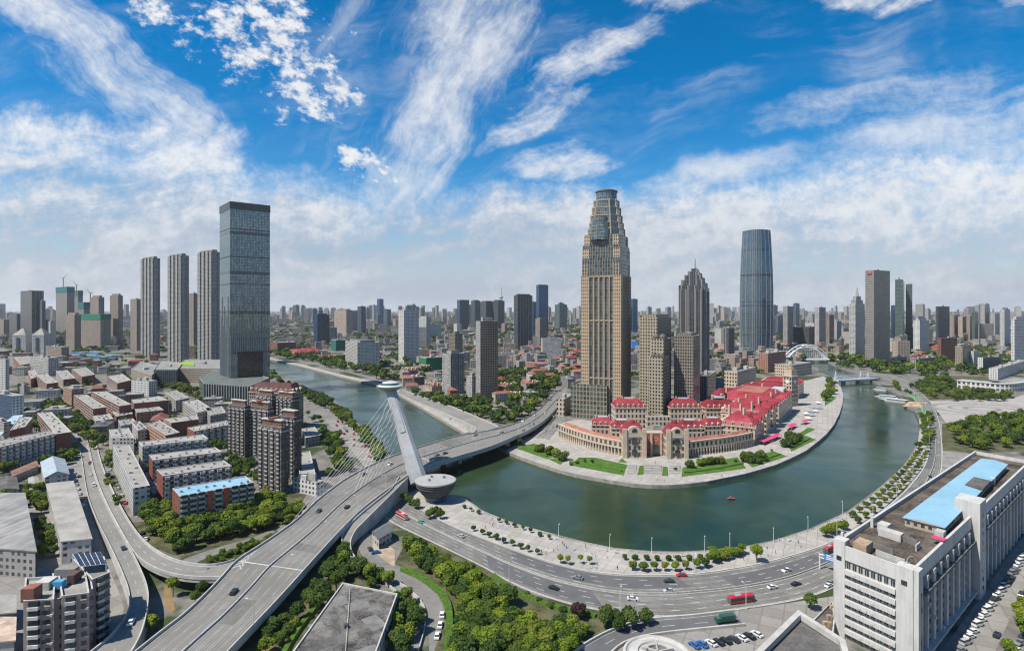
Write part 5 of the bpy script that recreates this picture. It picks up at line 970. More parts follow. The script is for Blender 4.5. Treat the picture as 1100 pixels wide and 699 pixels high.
# balconies of the blue roofed slab, in detail
fp = [tuple(P(x, y, 19)[:2]) for x, y in ((193, 533), (273, 518.5), (264, 511), (185, 524))]; a, b = Vector(fp[0]), Vector(fp[1]); d = b-a; nrm = Vector((d.y, -d.x)).normalized(); ang = math.atan2(d.y, d.x)
root = [o for o in bpy.data.objects if o.get("label", "").startswith("white and red apartment slab")][0]
for j in range(9):
    c = a+d*((j+.5)/9)+nrm*.7
    if j in (3, 5): mb = MB(); mb.box((c.x-nrm.x*.3, c.y-nrm.y*.3, 0), d.length/13, 1.0, 19.3, ang); mb.build("red_stair_bay", BRICKRED, root); continue
    for fl in range(6):
        mb = MB(); mb.box((c.x, c.y, .9+fl*3.1), d.length/12, 1.5, 1.25, ang); mb.build("balcony", KERB, root)
        mb = MB(); mb.box((c.x-nrm.x*.1, c.y-nrm.y*.1, 2.15+fl*3.1), d.length/12.4, 1.1, 1.8, ang); mb.build("balcony_glazing", GLASS, root)
block("tan_block", corner_fp(68, 77, 90, 437, 40), 23, "brickor", "tan cube of flats among the brick slabs by the street trees", "apartment block", roof=ROOFP)
block("white_block", corner_fp(141, 160, 169, 426, 25), 22, "whitegrid", "white six storey block with a red vertical sign on its end wall", "office block", roof=ROOFP, huts=2)
p = P(163, 425); root = empty("vertical_sign", (p.x, p.y, 3), "tall plain red sign panel on the end of the white block", "sign"); mb = MB(); mb.box((p.x+1, p.y-1.2, 3), 7, .8, 17, .3); mb.build("panel", plain("sign_red", (.5, .02, .03), .6, .1, .3), root); mb = MB(); mb.box((p.x+1, p.y-.6, 2), 7.6, .5, 19, .3); mb.build("backing", GREY, root)
block("grey_block", corner_fp(32, 52, 63, 404, 30), 34, "whiteflat", "wide pale grey block facing the left street", "apartment block", roof=ROOFP, huts=2); block("grey_block", corner_fp(49, 66, 74, 389, 30), 36, "brownres", "broad beige block behind the wide pale grey one", "apartment block", roof=ROOFP, huts=2)
block("white_block", corner_fp(-14, 6, 10, 424, 20), 52, "whitegrid", "white tower block with small square windows on the left edge", "office block", roof=ROOFP); block("white_block", corner_fp(-10, 13, 26, 451, 30), 27, "whitegrid", "white block with a pale blue end wall at the left edge", "apartment block", roof=ROOFP, walls="glassblue")
block("old_block", corner_fp(-12, 4, 12, 470, 30), 15, "greyold", "grimy grey block at the left edge behind the street canopy", "building", roof=ROOFG)
block("old_block", corner_fp(19, 26, 32, 424, 30), 12, "greyold", "small grey block with a red shopfront on the left street", "building", roof=ROOFG)
# canopy along the street
a = [P(*q, 5) for q in ((0, 468), (0, 457), (31, 434), (40, 432), (30, 442))]; root = empty("street_canopy", centre([(p.x, p.y) for p in a])+(0,), "long pale blue canopy roof beside the left street", "canopy")
mb = MB(); mb.prism([(p.x, p.y) for p in a], 4.6, 5.2, 0, 0, 0); mb.build("roof", plain("pale_blue_sheet", (.36, .48, .56), .5, .12, .1), root)
mb = MB(); [mb.tube((p.x, p.y, 0), (p.x, p.y, 4.7), .25) for p in a]; mb.build("post", GREY, root)
# mall
def chunk(px, h, mat, lab, roof=ROOFG, nm="shopping_mall", huts=1): return block(nm, [tuple(P(x, y, h)[:2]) for x, y in px], h, mat, lab, "mall", None, roof, huts, 1.2)
chunk([(141, 396), (163, 403), (173, 393), (150, 388)], 22, "beige", "pale gallery wing of the shopping mall, left end", ROOFG); chunk([(165, 397), (190, 397), (196, 390), (172, 388)], 26, "glassdark", "dark glazed corner of the shopping mall", ROOFG)
r_ = chunk([(189, 395), (236, 396), (236, 386), (198, 386)], 25, "tanlit", "beige wing of the shopping mall with a bright green roof patch", ROOFG)
mb = MB(); mb.prism([tuple(P(x, y, 25)[:2]) for x, y in ((192, 391.5), (209, 392.5), (208, 389), (197, 388.5))], 24.2, 25.4, 0, 0); mb.build("roof_garden", plain("turf_green", (.22, .36, .04), .9, .2, .2), r_)
# ---- dark brown towers by the river
DK = [(245, 263, 269, 492, 436, 28, "back left"), (266, 288, 294, 494, 438, 28, "middle left"), (275, 292, 298, 478, 425, 28, "rear"), (296, 314, 321, 480, 427, 28, "rear right"), (299, 316, 324, 516, 448, 28, "right"), (277, 302, 310, 532, 459, 28, "frontmost")]
for k_, (xl, xm, xr, yb, yt, a_, wh) in enumerate(DK):
    fp = corner_fp(xl, xm, xr, yb, a_); h_ = zat(yt, fp[0][1]); r_ = block("dark_apartment_tower", fp, h_, "darkside", "dark brown apartment tower with white frames, %s of the cluster of six" % wh, "apartment tower", "dark brown towers by the river", ROOFG, 0, 1.0, "darkbrown")
    f2 = inset(fp, 2.2); mb = MB(); mb.prism(f2, h_-1, h_+3.6, 0, None); mb.build("crown_wall", [plain("crown_brown", (.17, .09, .065), .8, .2, .3)], r_); mb = MB(); mb.prism(inset(fp, 1.4), h_+3.6, h_+4.4, 0, 0, 0); mb.build("crown_slab", KERB, r_)
    if k_ % 2: mb = MB(); mb.box((*lerp_fp(fp, .6, .5), h_+4.4), 6, 5, 1, fp_angle(fp)); mb.build("roof_deck", TILE, r_)
    # frames and bay strips on the two faces towards the view
    a, b = Vector(fp[3]), Vector(fp[0]); d = b-a; ang = math.atan2(d.y, d.x); nrm = Vector((d.y, -d.x)).normalized()
    for j in range(4):
        c = a+d*((j+.5)/4)+nrm*.35; mb = MB(); mb.box((c.x, c.y, 3), d.length/9, .9, h_-4.5, ang, 0, 0); mb.build("window_bay", facade("bay_white_frames", (.10, .09, .085), (.05, .055, .06), 3.4, 2.85, .55, .5, band=.26, bandcol=(.48, .47, .45)), r_)
    for zz in (h_-3.4,): mb = MB(); mb.prism(inset(fp, -.3), zz, zz+.8, 0, 0, 0); mb.build("cornice", COPING, r_)
fp = corner_fp(314, 340, 348, 533, 28); block("white_annex", fp, 9, "whitegrid", "low curved white annex at the foot of the front dark tower", "building", roof=ROOFP, huts=2)
fp = corner_fp(267, 314, 326, 462, 15); h_ = 24; r_ = mansard("mansard_hotel", fp, 37, 47, 6, "brown stone hotel with a dark red mansard roof behind the dark towers", "beigedark", plain("brown_slate", (.095, .042, .038), .7, .3, .2), "hotel", dormers=9)
# ---- old sheds at the bottom left
def shed(name, px, h, roof, mat, lab, ridge=0.0, cat="shed", wallm=None):
    fp = ccw([tuple(P(x, y, h)[:2]) for x, y in px]); keep(fp); root = empty(name, (*centre(fp), 0), lab, cat); mb = MB(); mb.prism(fp, 0, h, 0, None); mb.build("wall", FA[mat], root)
    mb = MB(); o2 = inset(fp, -.5)
    if ridge:
        m1, m2 = [((o2[i][0]+o2[(i+1) % 4][0])/2, (o2[i][1]+o2[(i+1) % 4][1])/2, h+ridge) for i in ((0, 2) if math.dist(o2[0], o2[1]) < math.dist(o2[1], o2[2]) else (1, 3))]
        q_ = [(*p, h) for p in o2]; 
        if math.dist(o2[0], o2[1]) >= math.dist(o2[1], o2[2]): q_ = q_[1:]+q_[:1]
        mb.face([q_[1], q_[2], m2, m1]); mb.face([q_[3], q_[0], m1, m2]); mb.face([q_[0], q_[1], m1]); mb.face([q_[2], q_[3], m2])
    else: mb.prism(o2, h, h+.5, 0, 0, 0)
    mb.build("roof", roof, root); return root
def ribbed(name, c1, c2):
    if name in MC: return MC[name]
    m, t, b = pbr(name, .8); pos = t.new("ShaderNodeNewGeometry").outputs["Position"]; n = t.noise(t.vm("MULTIPLY", pos, (.25, .03, 1)), 1.2, 6, .7); n2 = t.noise(pos, .08, 4, .6)
    t.put(b.inputs["Base Color"], t.mix(t.ramp(t.m("ADD", t.m("MULTIPLY", n, .6), t.m("MULTIPLY", n2, .4)), .35, .65), c1, c2)); MC[name] = m; return m
OLDROOF = ribbed("weathered_asbestos", (.15, .145, .14), (.33, .32, .30))
shed("workshop_shed", [(-14, 588), (38, 592), (26, 530), (-10, 530)], 13, OLDROOF, "greyold", "large shed with weathered ribbed grey roof at the left edge", 0)
shed("long_shed", [(66, 582), (98, 579), (78, 517), (50, 520)], 11, ROOFP, "whiteflat", "long pale flat roofed block beside the access ramp", 0, "building")
shed("hip_roof_house", [(48, 513), (74, 509), (69, 493), (44, 496)], 8, plain("blue_grey_roof", (.30, .35, .39), .7, .15, .2), "whiteflat", "white house under a blue grey hipped roof", 3.5, "house")
shed("low_shed", [(14, 511), (41, 500), (38, 495), (12, 506)], 5, plain("rust_roof", (.22, .13, .10), .9, .3, .2), "greyold", "low shed with rusty brown roof behind the workshop", 1.0)
shed("low_shed", [(32, 526), (45, 525), (40, 512), (31, 513)], 5, ROOFP, "whiteflat", "narrow white shed beside the blue grey hipped house", .8); shed("low_shed", [(-6, 527), (20, 525), (17, 512), (0, 512)], 6, ROOFD, "greyold", "dark roofed shed behind the workshop", 1.2); shed("low_shed", [(-6, 660), (16, 658), (16, 640), (-6, 640)], 7, ROOFP, "greyold", "small flat roofed shed left of the pink tower", 0)
shed("low_shed", [(-8, 690), (15, 688), (16, 664), (-8, 664)], 7, plain("rust_patch_roof", (.42, .33, .26), .9, .4, .3), "greyold", "shed with a rust stained pale roof left of the pink tower", 0); shed("low_shed", [(150, 512), (166, 530), (173, 527), (158, 508)], 4, ROOFP, "whiteflat", "narrow pale shed beside the brick slabs", .5)
shed("low_shed", [(40, 480), (84, 470), (82, 466), (38, 475)], 4, ROOFG, "greyold", "low row of garages in front of the red brick slab", 0); shed("low_shed", [(10, 500), (58, 486), (55, 482), (8, 494)], 4, ROOFG, "greyold", "long low wall of garages under the left edge slab", 0)
# ---- pinkish apartment tower, near
ZT = 26.0
root = empty("pink_apartment_tower", P(70, 690), "pinkish rendered apartment tower with stacked balconies and solar panels, nearest bottom left", "apartment tower")
wings = [[(25, 645), (58, 643), (60, 618), (27, 620)], [(66, 640), (96, 636), (92, 612), (62, 615)], [(99, 622), (118, 614), (112, 597), (78, 600)], [(58, 640), (100, 628), (96, 606), (56, 612)]]
for k_, q_ in enumerate(wings):
    fp = ccw([tuple(P(x, y, ZT)[:2]) for x, y in q_]); keep(fp, 2); ht = ZT-(1.2 if k_ == 3 else 0); mb = MB(); mb.prism(fp, 0, ht, 0, None); mb.build("wall", FA["pink"], root); roof_part(root, fp, ht, ROOFP if k_ != 2 else ROOFG, COPING, 1.0, .5)
    a, b = Vector(fp[0]), Vector(fp[1]); d = b-a; ang = math.atan2(d.y, d.x); nrm = Vector((d.y, -d.x)).normalized()
    if k_ < 3:
        for fl in range(8):
            z_ = .6+fl*3.2
            for t_ in ((.38,) if k_ != 1 else (.35,)):
                c = a+d*t_+nrm*.75; bl = MB(); bl.box((c.x, c.y, z_), d.length*.36, 1.5, 1.1, ang); o = bl.build("balcony", plain("balcony_white", (.50, .49, .47), .7, .2, .5), root)
                mb = MB(); mb.box((c.x-nrm.x*.2, c.y-nrm.y*.2, z_+1.1), d.length*.33, 1.0, 1.7, ang); mb.build("balcony_glazing", GLASS, root)
            c = a+d*.80; 
            mb = MB(); mb.box((c.x, c.y, z_+1.0), 1.5, .35, 1.5, ang); w_ = mb.build("window", GLASS, root)
            mb = MB(); mb.box((c.x+nrm.x*.25, c.y+nrm.y*.25, z_+.8), 1.8, .5, .18, ang); mb.build("sill", KERB, w_)
            if R.random() < .6: c2 = a+d*.93+nrm*.35; mb = MB(); mb.box((c2.x, c2.y, z_+.5), .9, .6, .7, ang); mb.build("air_conditioner", KERB, root)
def on_roof(px, py, z): p = P(px, py, z); return p
p = on_roof(34, 628, ZT+4); mb = MB(); mb.box((p.x, p.y, ZT-1), 4.2, 4.2, 4.6, .1, 0, 1); mb.build("stair_hut", [plain("hut_brick", (.20, .09, .07), .8, .2, .4), TILE], root)
p = on_roof(64, 620, ZT+2.6); mb = MB(); mb.box((p.x, p.y, ZT-1), 3.2, 2.6, 2.6, .1); mb.build("blue_tank", plain("tank_blue", (.07, .30, .50), .5, .15, .5), root)
p = on_roof(50, 622, ZT+2); mb = MB(); mb.box((p.x, p.y, ZT-1), 4.6, 5, 3.0, .1); mb.build("roof_hut", KERB, root); p = on_roof(72, 610, ZT+2); mb = MB(); mb.box((p.x, p.y, ZT-1), 7, 3, 3.2, .1); mb.build("roof_hut", ROOFP, root); p = on_roof(80, 616, ZT+2); mb = MB(); mb.box((p.x, p.y, ZT-1), 2.4, 4.4, 3.4, .1); mb.build("roof_hut", plain("hut_dark", (.10, .06, .055), .8, .3, .4), root)
pv_ = [P(x, y, z) for x, y, z in ((86, 608, ZT+2.2), (114, 605, ZT+2.2), (108, 592, ZT+3.6), (78, 594.5, ZT+3.6))]; mb = MB()
PV = plain("solar_cell", (.030, .038, .065), .25, .3, .8); n = 5
for i in range(n):
    u0, u1 = (i+.06)/n, (i+.94)/n; q_ = [pv_[0].lerp(pv_[1], u0), pv_[0].lerp(pv_[1], u1), pv_[3].lerp(pv_[2], u1), pv_[3].lerp(pv_[2], u0)]
    for k_ in range(3):
        v0, v1 = (k_+.03)/3, (k_+.97)/3; m2 = MB(); m2.face([q_[0].lerp(q_[3], v0), q_[1].lerp(q_[2], v0), q_[1].lerp(q_[2], v1), q_[0].lerp(q_[3], v1)]); m2.build("solar_panel", PV, root)
mb = MB(); dz = Vector((0, 0, .1)); mb.face([p-dz for p in pv_]); [mb.tube(p-dz, (p.x, p.y, ZT-1), .12, 0, 4) for p in pv_]; mb.build("solar_frame", STEEL, root)
# big grey roofed hall in the middle foreground
ZH = 9.0; fp = ccw([tuple(P(x, y, ZH)[:2]) for x, y in ((302, 716), (398, 716), (427, 637), (368, 625))]); keep(fp)
GRIME = plain("grimy_felt_roof", (.060, .054, .049), .95, .5, .17, .3, col2=(.21, .20, .185))
root = block("flat_roof_hall", fp, ZH, "whiteflat", "wide hall with a grimy stained flat roof beside the exit ramp", "hall", roof=GRIME, huts=0, par=.6, k=False)
for px_, py_, sx_, sy_ in ((384, 650, 9, 7), (352, 690, 12, 6), (402, 668, 6, 10), (340, 672, 5, 5), (390, 700, 10, 5), (366, 645, 5, 8)):
    p = P(px_, py_, ZH-.6); mb = MB(); mb.prism(rect(p.x, p.y, sx_, sy_, R.uniform(.4, .7)), ZH-.6, ZH-.55, 0, 0); mb.build("roof_patch", R.choice((ROOFD, DARKC)), root)
mid = [P(x, y, ZH) for x, y in ((376, 632), (370, 716))]; mb = MB(); mb.tube(mid[0], mid[1], .12, 0, 5); mb.build("roof_pipe", KERB, root); p = P(372, 672, ZH); mb = MB(); mb.box((p.x, p.y, ZH-.6), 1.4, 1.4, 1.3, .3); mb.build("roof_vent", DARK, root)
# gatehouse by the exit ramp
fp = corner_fp(399, 405, 420, 585, 50); r_ = shed("gatehouse", [(400, 571), (407, 578), (421, 570), (413, 563)], 5.5, plain("slate_grey", (.13, .135, .14), .8, .2, .3), "greyold", "small grey gabled gatehouse beside the side road", 2.2, "house")
sheet("yard_paving", [(394, 588), (406, 578), (424, 590), (424, 608), (412, 606)], plain("ochre_paving", (.36, .25, .15), .9, .3, .15, col2=(.42, .36, .30)), 1.5, "ochre paved yard before the gatehouse", "yard")
sheet("sand_patch", [(194, 581), (199, 577), (207, 576), (213, 579), (208, 583), (199, 584)], plain("bare_earth", (.23, .155, .075), .95, .25, .1), 1.6, "bare ochre earth under the trees by the lane", "ground"); sheet("sand_patch", [(176, 628), (183, 630), (188, 655), (183, 659), (177, 648)], plain("bare_earth", (.23, .155, .075)), 1.6, "ochre earth bed under the curved ramp", "ground"); sheet("sand_patch", [(272, 705), (288, 682), (296, 700), (290, 715)], plain("bare_earth", (.23, .155, .075)), 1.6, "ochre earth patch beside the flyover trees", "ground")

roofslab("low_building", [(322, 517), (340, 513), (333, 484), (320, 486)], 7, "greyold", "long low tan roofed building beside the dark towers", None, "building", vents=4); roofslab("low_building", [(328, 470), (344, 467), (338, 458), (324, 460)], 9, "greyold", "small flat roofed building behind the dark towers by the car park", None, "building", vents=3)
# ================================================================ white office block, bottom right
ZO = 35.0
A_, B_, D_ = [Vector(P(x, y, ZO)[:2]) for x, y in ((895.7, 582), (981, 613), (1047, 484))]; C_ = B_+(D_-A_)
def streaked(name, col, dirt):
    m, t, b = pbr(name, .8); pos = t.new("ShaderNodeNewGeometry").outputs["Position"]; n = t.m("ADD", t.m("MULTIPLY", t.noise(t.vm("MULTIPLY", pos, (1, 1, .06)), .9, 6, .7), .6), t.m("MULTIPLY", t.noise(pos, .12, 5, .65), .4)); t.put(b.inputs["Base Color"], t.mix(t.ramp(n, .40, .72), col, dirt)); MC[name] = m; return m
WH = streaked("white_render", (.50, .49, .47), (.33, .315, .29)); WHD = streaked("stained_white", (.42, .41, .39), (.25, .235, .21))
ofp = ccw([tuple(A_), tuple(B_), tuple(C_), tuple(D_)]); keep(ofp)
root = empty("office_block", (*((A_+B_+C_+D_)/4), 0), "long white office block with balcony bands and a bright blue sheet roof, near bottom right", "office block")
ex = (B_-A_).normalized(); ey = (D_-A_).normalized(); W_ = (B_-A_).length; LN = (D_-A_).length; ang = math.atan2(ex.y, ex.x); angy = math.atan2(ey.y, ey.x)
def at(u, v): p = A_+ex*u+ey*v; return p
def obox(u, v, z, su, sv, h): 
    # box aligned to the block (its plan is a skewed rectangle; keep to the axes of each face)
    p = at(u, v); q_ = [p-ex*su/2-ey*sv/2, p+ex*su/2-ey*sv/2, p+ex*su/2+ey*sv/2, p-ex*su/2+ey*sv/2]; m = MB(); m.prism([tuple(x) for x in q_], z, z+h, 0, 0, 0); return m
mb = MB(); q_ = [at(0.6, .6), at(W_-.6, .6), at(W_-.6, LN-.2), at(.6, LN-.2)]; mb.prism([tuple(p) for p in q_], 0, ZO-2, 0, None); mb.build("wall", WHD, root)
roof_part(root, ofp, ZO, plain("sooty_roof", (.055, .045, .038), .95, .5, .10, .2, col2=(.17, .14, .115)), WH, 1.9, 1.0)
mb = MB(); q_ = [at(-.05, -.05), at(W_+.05, -.05), at(W_+.05, LN), at(-.05, LN)]; mb.prism([tuple(p) for p in q_], ZO-5.2, ZO-.02, 0, None); mb.build("parapet", WH, root)
for u0, u1, nm in ((0, W_*.155, "corner_pier"), (W_*.80, W_, "corner_pier")):
    obox((u0+u1)/2, 2.2, 0, u1-u0, 5, ZO+ (1.6 if u0 == 0 else .3)).build(nm, WH, root)
    c_ = obox((u0+u1)/2, -.42, ZO-5.9, 1.9, .12, 1.6).build("window", GLASS, root)
NB = 8; fh = (ZO-5.2)/NB
for k_ in range(NB):
    z_ = k_*fh
    if k_ != NB-1: obox(W_*.478, .0, z_+fh-1.35, W_*.645, 2.1, 1.75).build("balcony_band", WH, root)
    for j in range(8):
        u = W_*(.155+.645*(j+.5)/8); w_ = obox(u, .52, z_+.75, W_*.645/8*.62, .2, fh-1.75 if k_ != NB-1 else 2.1).build("window", GLASS, root)
        obox(u, .40, z_+.75, .12, .1, fh-1.8 if k_ != NB-1 else 2.0).build("frame", WHD, w_)
# long side facing the parking street: piers between dark window columns, two dark string bands
SHW = plain("shaded_glass", (.04, .045, .05), .12, .3, .4, spec=.8)
NP = 26
mb = MB(); a_, b_ = at(W_+.02, 3), at(W_+.02, LN-1); d = b_-a_
mb.face([(*a_, 2), (*b_, 2), (*b_, ZO-5), (*a_, ZO-5)], 0, [(0, 0), (d.length, 0), (d.length, ZO-7), (0, ZO-7)]); mb.build("window_wall", facade("office_side", (.30, .295, .285), (.035, .04, .045), 3.0, 3.6, .72, .55), root)
for i in range(NP):
    v = 5+(LN-10)*i/(NP-1)
    obox(W_+.5, v, 0, 1.2, 1.5 if i % 2 else 2.6, ZO-5.1).build("pier", WH, root)
for v0, v1, z_ in ((8, LN*.36, ZO-10.5), (LN*.41, LN-4, ZO-10.5)): obox(W_+.9, (v0+v1)/2, z_, 2.2, v1-v0, .8).build("dark_band", plain("band_grey", (.12, .12, .12), .8, .2, .4), root)
obox(W_+.9, LN*.2, 3.4, 3.4, LN*.36, .7).build("canopy", WHD, root)
obox(W_+.8, 2.6, 0, 1.8, 5, ZO+.2).build("corner_pier", WH, root); obox(W_+1.72, 3.4, 6, .1, 1.2, ZO-14).build("window_slot", GLASS, root)
st = obox(W_-1.5, LN*.385, 0, 9.5, 11, ZO+6.5); st.build("stair_tower", WH, root)
for k_ in range(9): obox(W_+3.3, LN*.385, 3+k_*3.9, .14, 1.6, 1.8).build("window", GLASS, root)
for j in range(14): v = R.uniform(8, LN*.9); obox(W_+1.3, v, R.choice((4.5, 8.2, 12, 15.6, 19.4)), 1.0, 1.3, 1.0).build("air_conditioner", WH, root)
for k_ in range(NB-1):
    for j in range(8):
        if R.random() < .35: obox(W_*(.155+.645*(j+.5)/8), -1.15, k_*fh+fh-1.2, 1.0, .5, .8).build("air_conditioner", KERB, root)
# roof clutter
def rbox(px, py, z, su, sv, h, mat, nm):
    p = Vector(P(px, py, z)[:2])-A_; det = ex.x*ey.y-ex.y*ey.x; u = (p.x*ey.y-p.y*ey.x)/det; v = (ex.x*p.y-ex.y*p.x)/det; return obox(u, v, z, su, sv, h).build(nm, mat, root)
TANM = plain("tan_plant", (.34, .25, .17), .85, .25, .3)
for (px, py, su, sv, h, mt, nm) in ((927, 592, 5, 7, 2.6, TANM, "roof_hut"), (950, 570, 4, 5, 2, KERB, "roof_hut"), (957, 577, 8.5, 4, 1.6, KERB, "roof_hut"), (946, 592, 9, .5, 1.3, DARKC, "roof_wall"), (956, 602, 10, .4, 1.2, CONC, "roof_wall"), (975, 583, 7, .5, 1.2, DARKC, "roof_wall"), (986, 590, .5, 5, 1.2, CONC, "roof_wall"), (1010, 578, 3.2, 4, 2, WHD, "roof_hut"), (1018, 566, 1.6, 1.6, 2.2, WH, "water_tank"), (1024, 561, 1.6, 1.6, 2.2, WH, "water_tank"), (1034, 553, 1.6, 1.6, 2.2, WH, "water_tank"), (1041, 546, 2.5, 3, 3, WH, "roof_hut"), (905, 583, 1.0, 1.0, 3.2, WH, "chimney"), (937, 566, 1.2, 1.2, 3.0, WH, "chimney"), (1065, 520, 3, 3, 2.5, WH, "roof_hut")): rbox(px, py, ZO-1.9, su, sv, h+1.2, mt, nm)
p = P(1009, 577, ZO+1); mb = MB(); mb.prism(rect(p.x, p.y, 4.6, 3.2, ang), ZO+.6, ZO+.9, 0, 0, 0); mb.build("parasol_canopy", AWN, root)
for px, py in ((967, 603), (974, 606), (979, 600)):
    p = P(px, py, ZO); mb = MB(); n = 10
    for i in range(n):
        t0, t1 = math.pi*i/n, math.pi*(i+1)/n; mb.tube((p.x+1.7*math.cos(t0), p.y, ZO-1.5+2.6*math.sin(t0)), (p.x+1.7*math.cos(t1), p.y, ZO-1.5+2.6*math.sin(t1)), .1, 0, 4)
    mb.build("pipe_hoop", WH, root)
ZB = ZO+1.6; bq = [P(x, y, ZB) for x, y in ((969, 555.5), (1015, 567), (1083, 498.5), (1054, 492))]
b0, b1, b2, b3 = [Vector((p.x, p.y)) for p in bq]; m0, m1 = (b0+b1)/2, (b3+b2)/2
mb = MB(); mb.face([(*b0, ZB), (*m0, ZB+.8), (*m1, ZB+.8), (*b3, ZB)]); mb.face([(*m0, ZB+.8), (*b1, ZB), (*b2, ZB), (*m1, ZB+.8)])
cut = [b1.lerp(b2, .52), b1.lerp(b2, .63)]
mb.build("blue_roof", BLUEROOF, root)
mb = MB(); q_ = [m0.lerp(m1, .50), b1.lerp(b2, .50)+ex*.4, b1.lerp(b2, .64)+ex*.4, m0.lerp(m1, .64)]; mb.prism([tuple(p) for p in q_], ZB-.4, ZB+1.05, 0, 0); mb.build("roof_well", ROOFD, root)
mb = MB(); fpb = inset([tuple(b0), tuple(b1), tuple(b2), tuple(b3)], .8); mb.prism(fpb, ZO-1.95, ZB-.1, 0, None); mb.build("penthouse_wall", facade("penthouse_wall", (.38, .33, .26), (.05, .05, .05), 2.6, 3.3, .5, .4), root)
mb = MB(); mb.face([(*b0, ZB-.05), (*b1, ZB-.05), (*m0, ZB+.75)]); mb.build("gable_end", plain("tan_gable", (.46, .40, .30), .8, .1, .3), root)
# low terrace annex and the dark roofed hall in front of it
fp = ccw([tuple(P(x, y, 8)[:2]) for x, y in ((804, 712), (912, 712), (906, 690), (858, 659))]); keep(fp); r_ = block("annex_hall", fp, 8, "whiteflat", "low hall with a dark flat roof and thick pale parapet before the white office block", "hall", roof=ROOFD, huts=0, par=1.4, k=False)
mb = MB(); fp2 = inset(fp, -.6); ins = inset(fp, 1.4)
for i in range(4):
    j = (i+1) % 4; mb.face([(*fp2[i], 9.1), (*fp2[j], 9.1), (*ins[j], 9.1), (*ins[i], 9.1)]); mb.face([(*fp2[i], 7.3), (*fp2[j], 7.3), (*fp2[j], 9.1), (*fp2[i], 9.1)]); mb.face([(*ins[j], 7), (*ins[i], 7), (*ins[i], 9.1), (*ins[j], 9.1)])
mb.build("parapet", KERB, r_)
fp = ccw([tuple(P(x, y, 5)[:2]) for x, y in ((870, 668), (894, 690), (897, 664), (894, 645))]); r_ = block("terrace_annex", fp, 5, "whiteflat", "cluttered roof terrace squeezed between the dark roofed hall and the office block", "building", roof=ROOFD, huts=0, par=.8, k=False, vents=7, hutmat=TANM)
# circular tiered roof at the foot of the picture
c = P(707, 708); root = empty("round_pavilion", (c.x, c.y, 0), "circular tiered pale roof of a round pavilion at the bottom edge", "pavilion"); KEEP.append((c.x, c.y, 13))
mb = MB(); mb.lathe((c.x, c.y, 0), [(12.4, 0), (12.4, 1.9), (11.4, 2.2), (11.1, 1.7), (10.4, 1.4)], 0, 40); mb.build("outer_ring", KERB, root); mb = MB(); mb.lathe((c.x, c.y, 0), [(10.4, 1.4), (7.8, 1.6)], 0, 40); mb.build("roof_gutter", CONC, root); mb = MB(); mb.lathe((c.x, c.y, 0), [(7.8, 1.6), (7.8, 2.4), (7.1, 2.6), (6.9, 2.0), (4.4, 2.2)], 0, 40); mb.build("inner_ring", KERB, root)
mb = MB(); mb.lathe((c.x, c.y, 0), [(4.4, 2.2), (4.4, 2.9), (3.8, 3.1), (3.6, 2.5), (.05, 2.7)], 0, 36); mb.build("centre_disc", DARKC, root)
for a_ in (.3, 1.5, 2.6): mb = MB(); mb.box((c.x+3*math.cos(a_), c.y+3*math.sin(a_), 2.4), 6.5, .5, .8, a_); mb.build("roof_rib", KERB, root)
# ================================================================ pylon, cables and the other bridges
base = P(468, 537, 0); pyl0 = Vector(((450-HX)*398/F, 398, 6)); yt = 424; pyl1 = Vector(((419-HX)*yt/F, yt, zat(416, yt)))
PYL = plain("pylon_paint", (.33, .335, .345), .5, .16, .08)
root = empty("leaning_pylon", (pyl0.x, pyl0.y, 0), "white leaning bridge pylon rising from the disc shaped pier to a saucer lookout", "bridge pylon")
ax = (pyl1-pyl0).normalized(); sx = Vector((1, 0, 0)); sx = (sx-ax*sx.dot(ax)).normalized(); sy = ax.cross(sx)
def ring(p, w_, d_): return [p+sx*(w_*a)+sy*(d_*b) for a, b in ((-.5, -.18), (-.30, -.5), (.30, -.5), (.5, -.18), (.5, .3), (.3, .5), (-.3, .5), (-.5, .3))]
mb = MB(); N_ = 10
for k_ in range(N_):
    t0, t1 = k_/N_, (k_+1)/N_; r0, r1 = ring(pyl0.lerp(pyl1, t0), 12.4-5.2*t0, 8.4-3*t0), ring(pyl0.lerp(pyl1, t1), 12.4-5.2*t1, 8.4-3*t1)
    for i in range(8): mb.face([r0[i], r0[(i+1) % 8], r1[(i+1) % 8], r1[i]])
mb.build("leg", PYL, root)
mb = MB(); r0, r1 = ring(pyl0.lerp(pyl1, .5)-sy*.35, 6.2, 6.4), ring(pyl1-sy*.3, 5, 5.6)
for i in (0, 1, 2): mb.face([r0[i]-sy*.4, r0[i+1]-sy*.4, r1[i+1]-sy*.4, r1[i]-sy*.4])
mb.build("cable_anchor_panel", GREY, root)
c = pyl1+Vector((0, 0, .5)); SAU = plain("saucer_white", (.48, .49, .48), .4, .1, .2)
mb = MB(); mb.lathe(c, [(3.6, -3.8), (7.6, -1.0), (8.9, .3)], 0, 32); mb.build("saucer_hull", plain("saucer_green", (.16, .25, .22), .35, .2, .3), root)
mb = MB(); mb.lathe(c, [(8.9, .3), (9.0, .8), (7.6, 1.7), (7.2, 1.7)], 0, 32); mb.build("saucer_deck", SAU, root)
mb = MB(); mb.lathe(c, [(6.2, 1.7), (5.6, 3.0)], 0, 24); mb.build("lookout_glazing", plain("green_glass", (.06, .13, .11), .1, .2, .3, spec=.8), root)
mb = MB(); mb.lathe(c, [(5.8, 3.0), (4.8, 3.6), (2.2, 4.1), (.05, 4.3)], 0, 24); mb.build("saucer_roof", SAU, root)
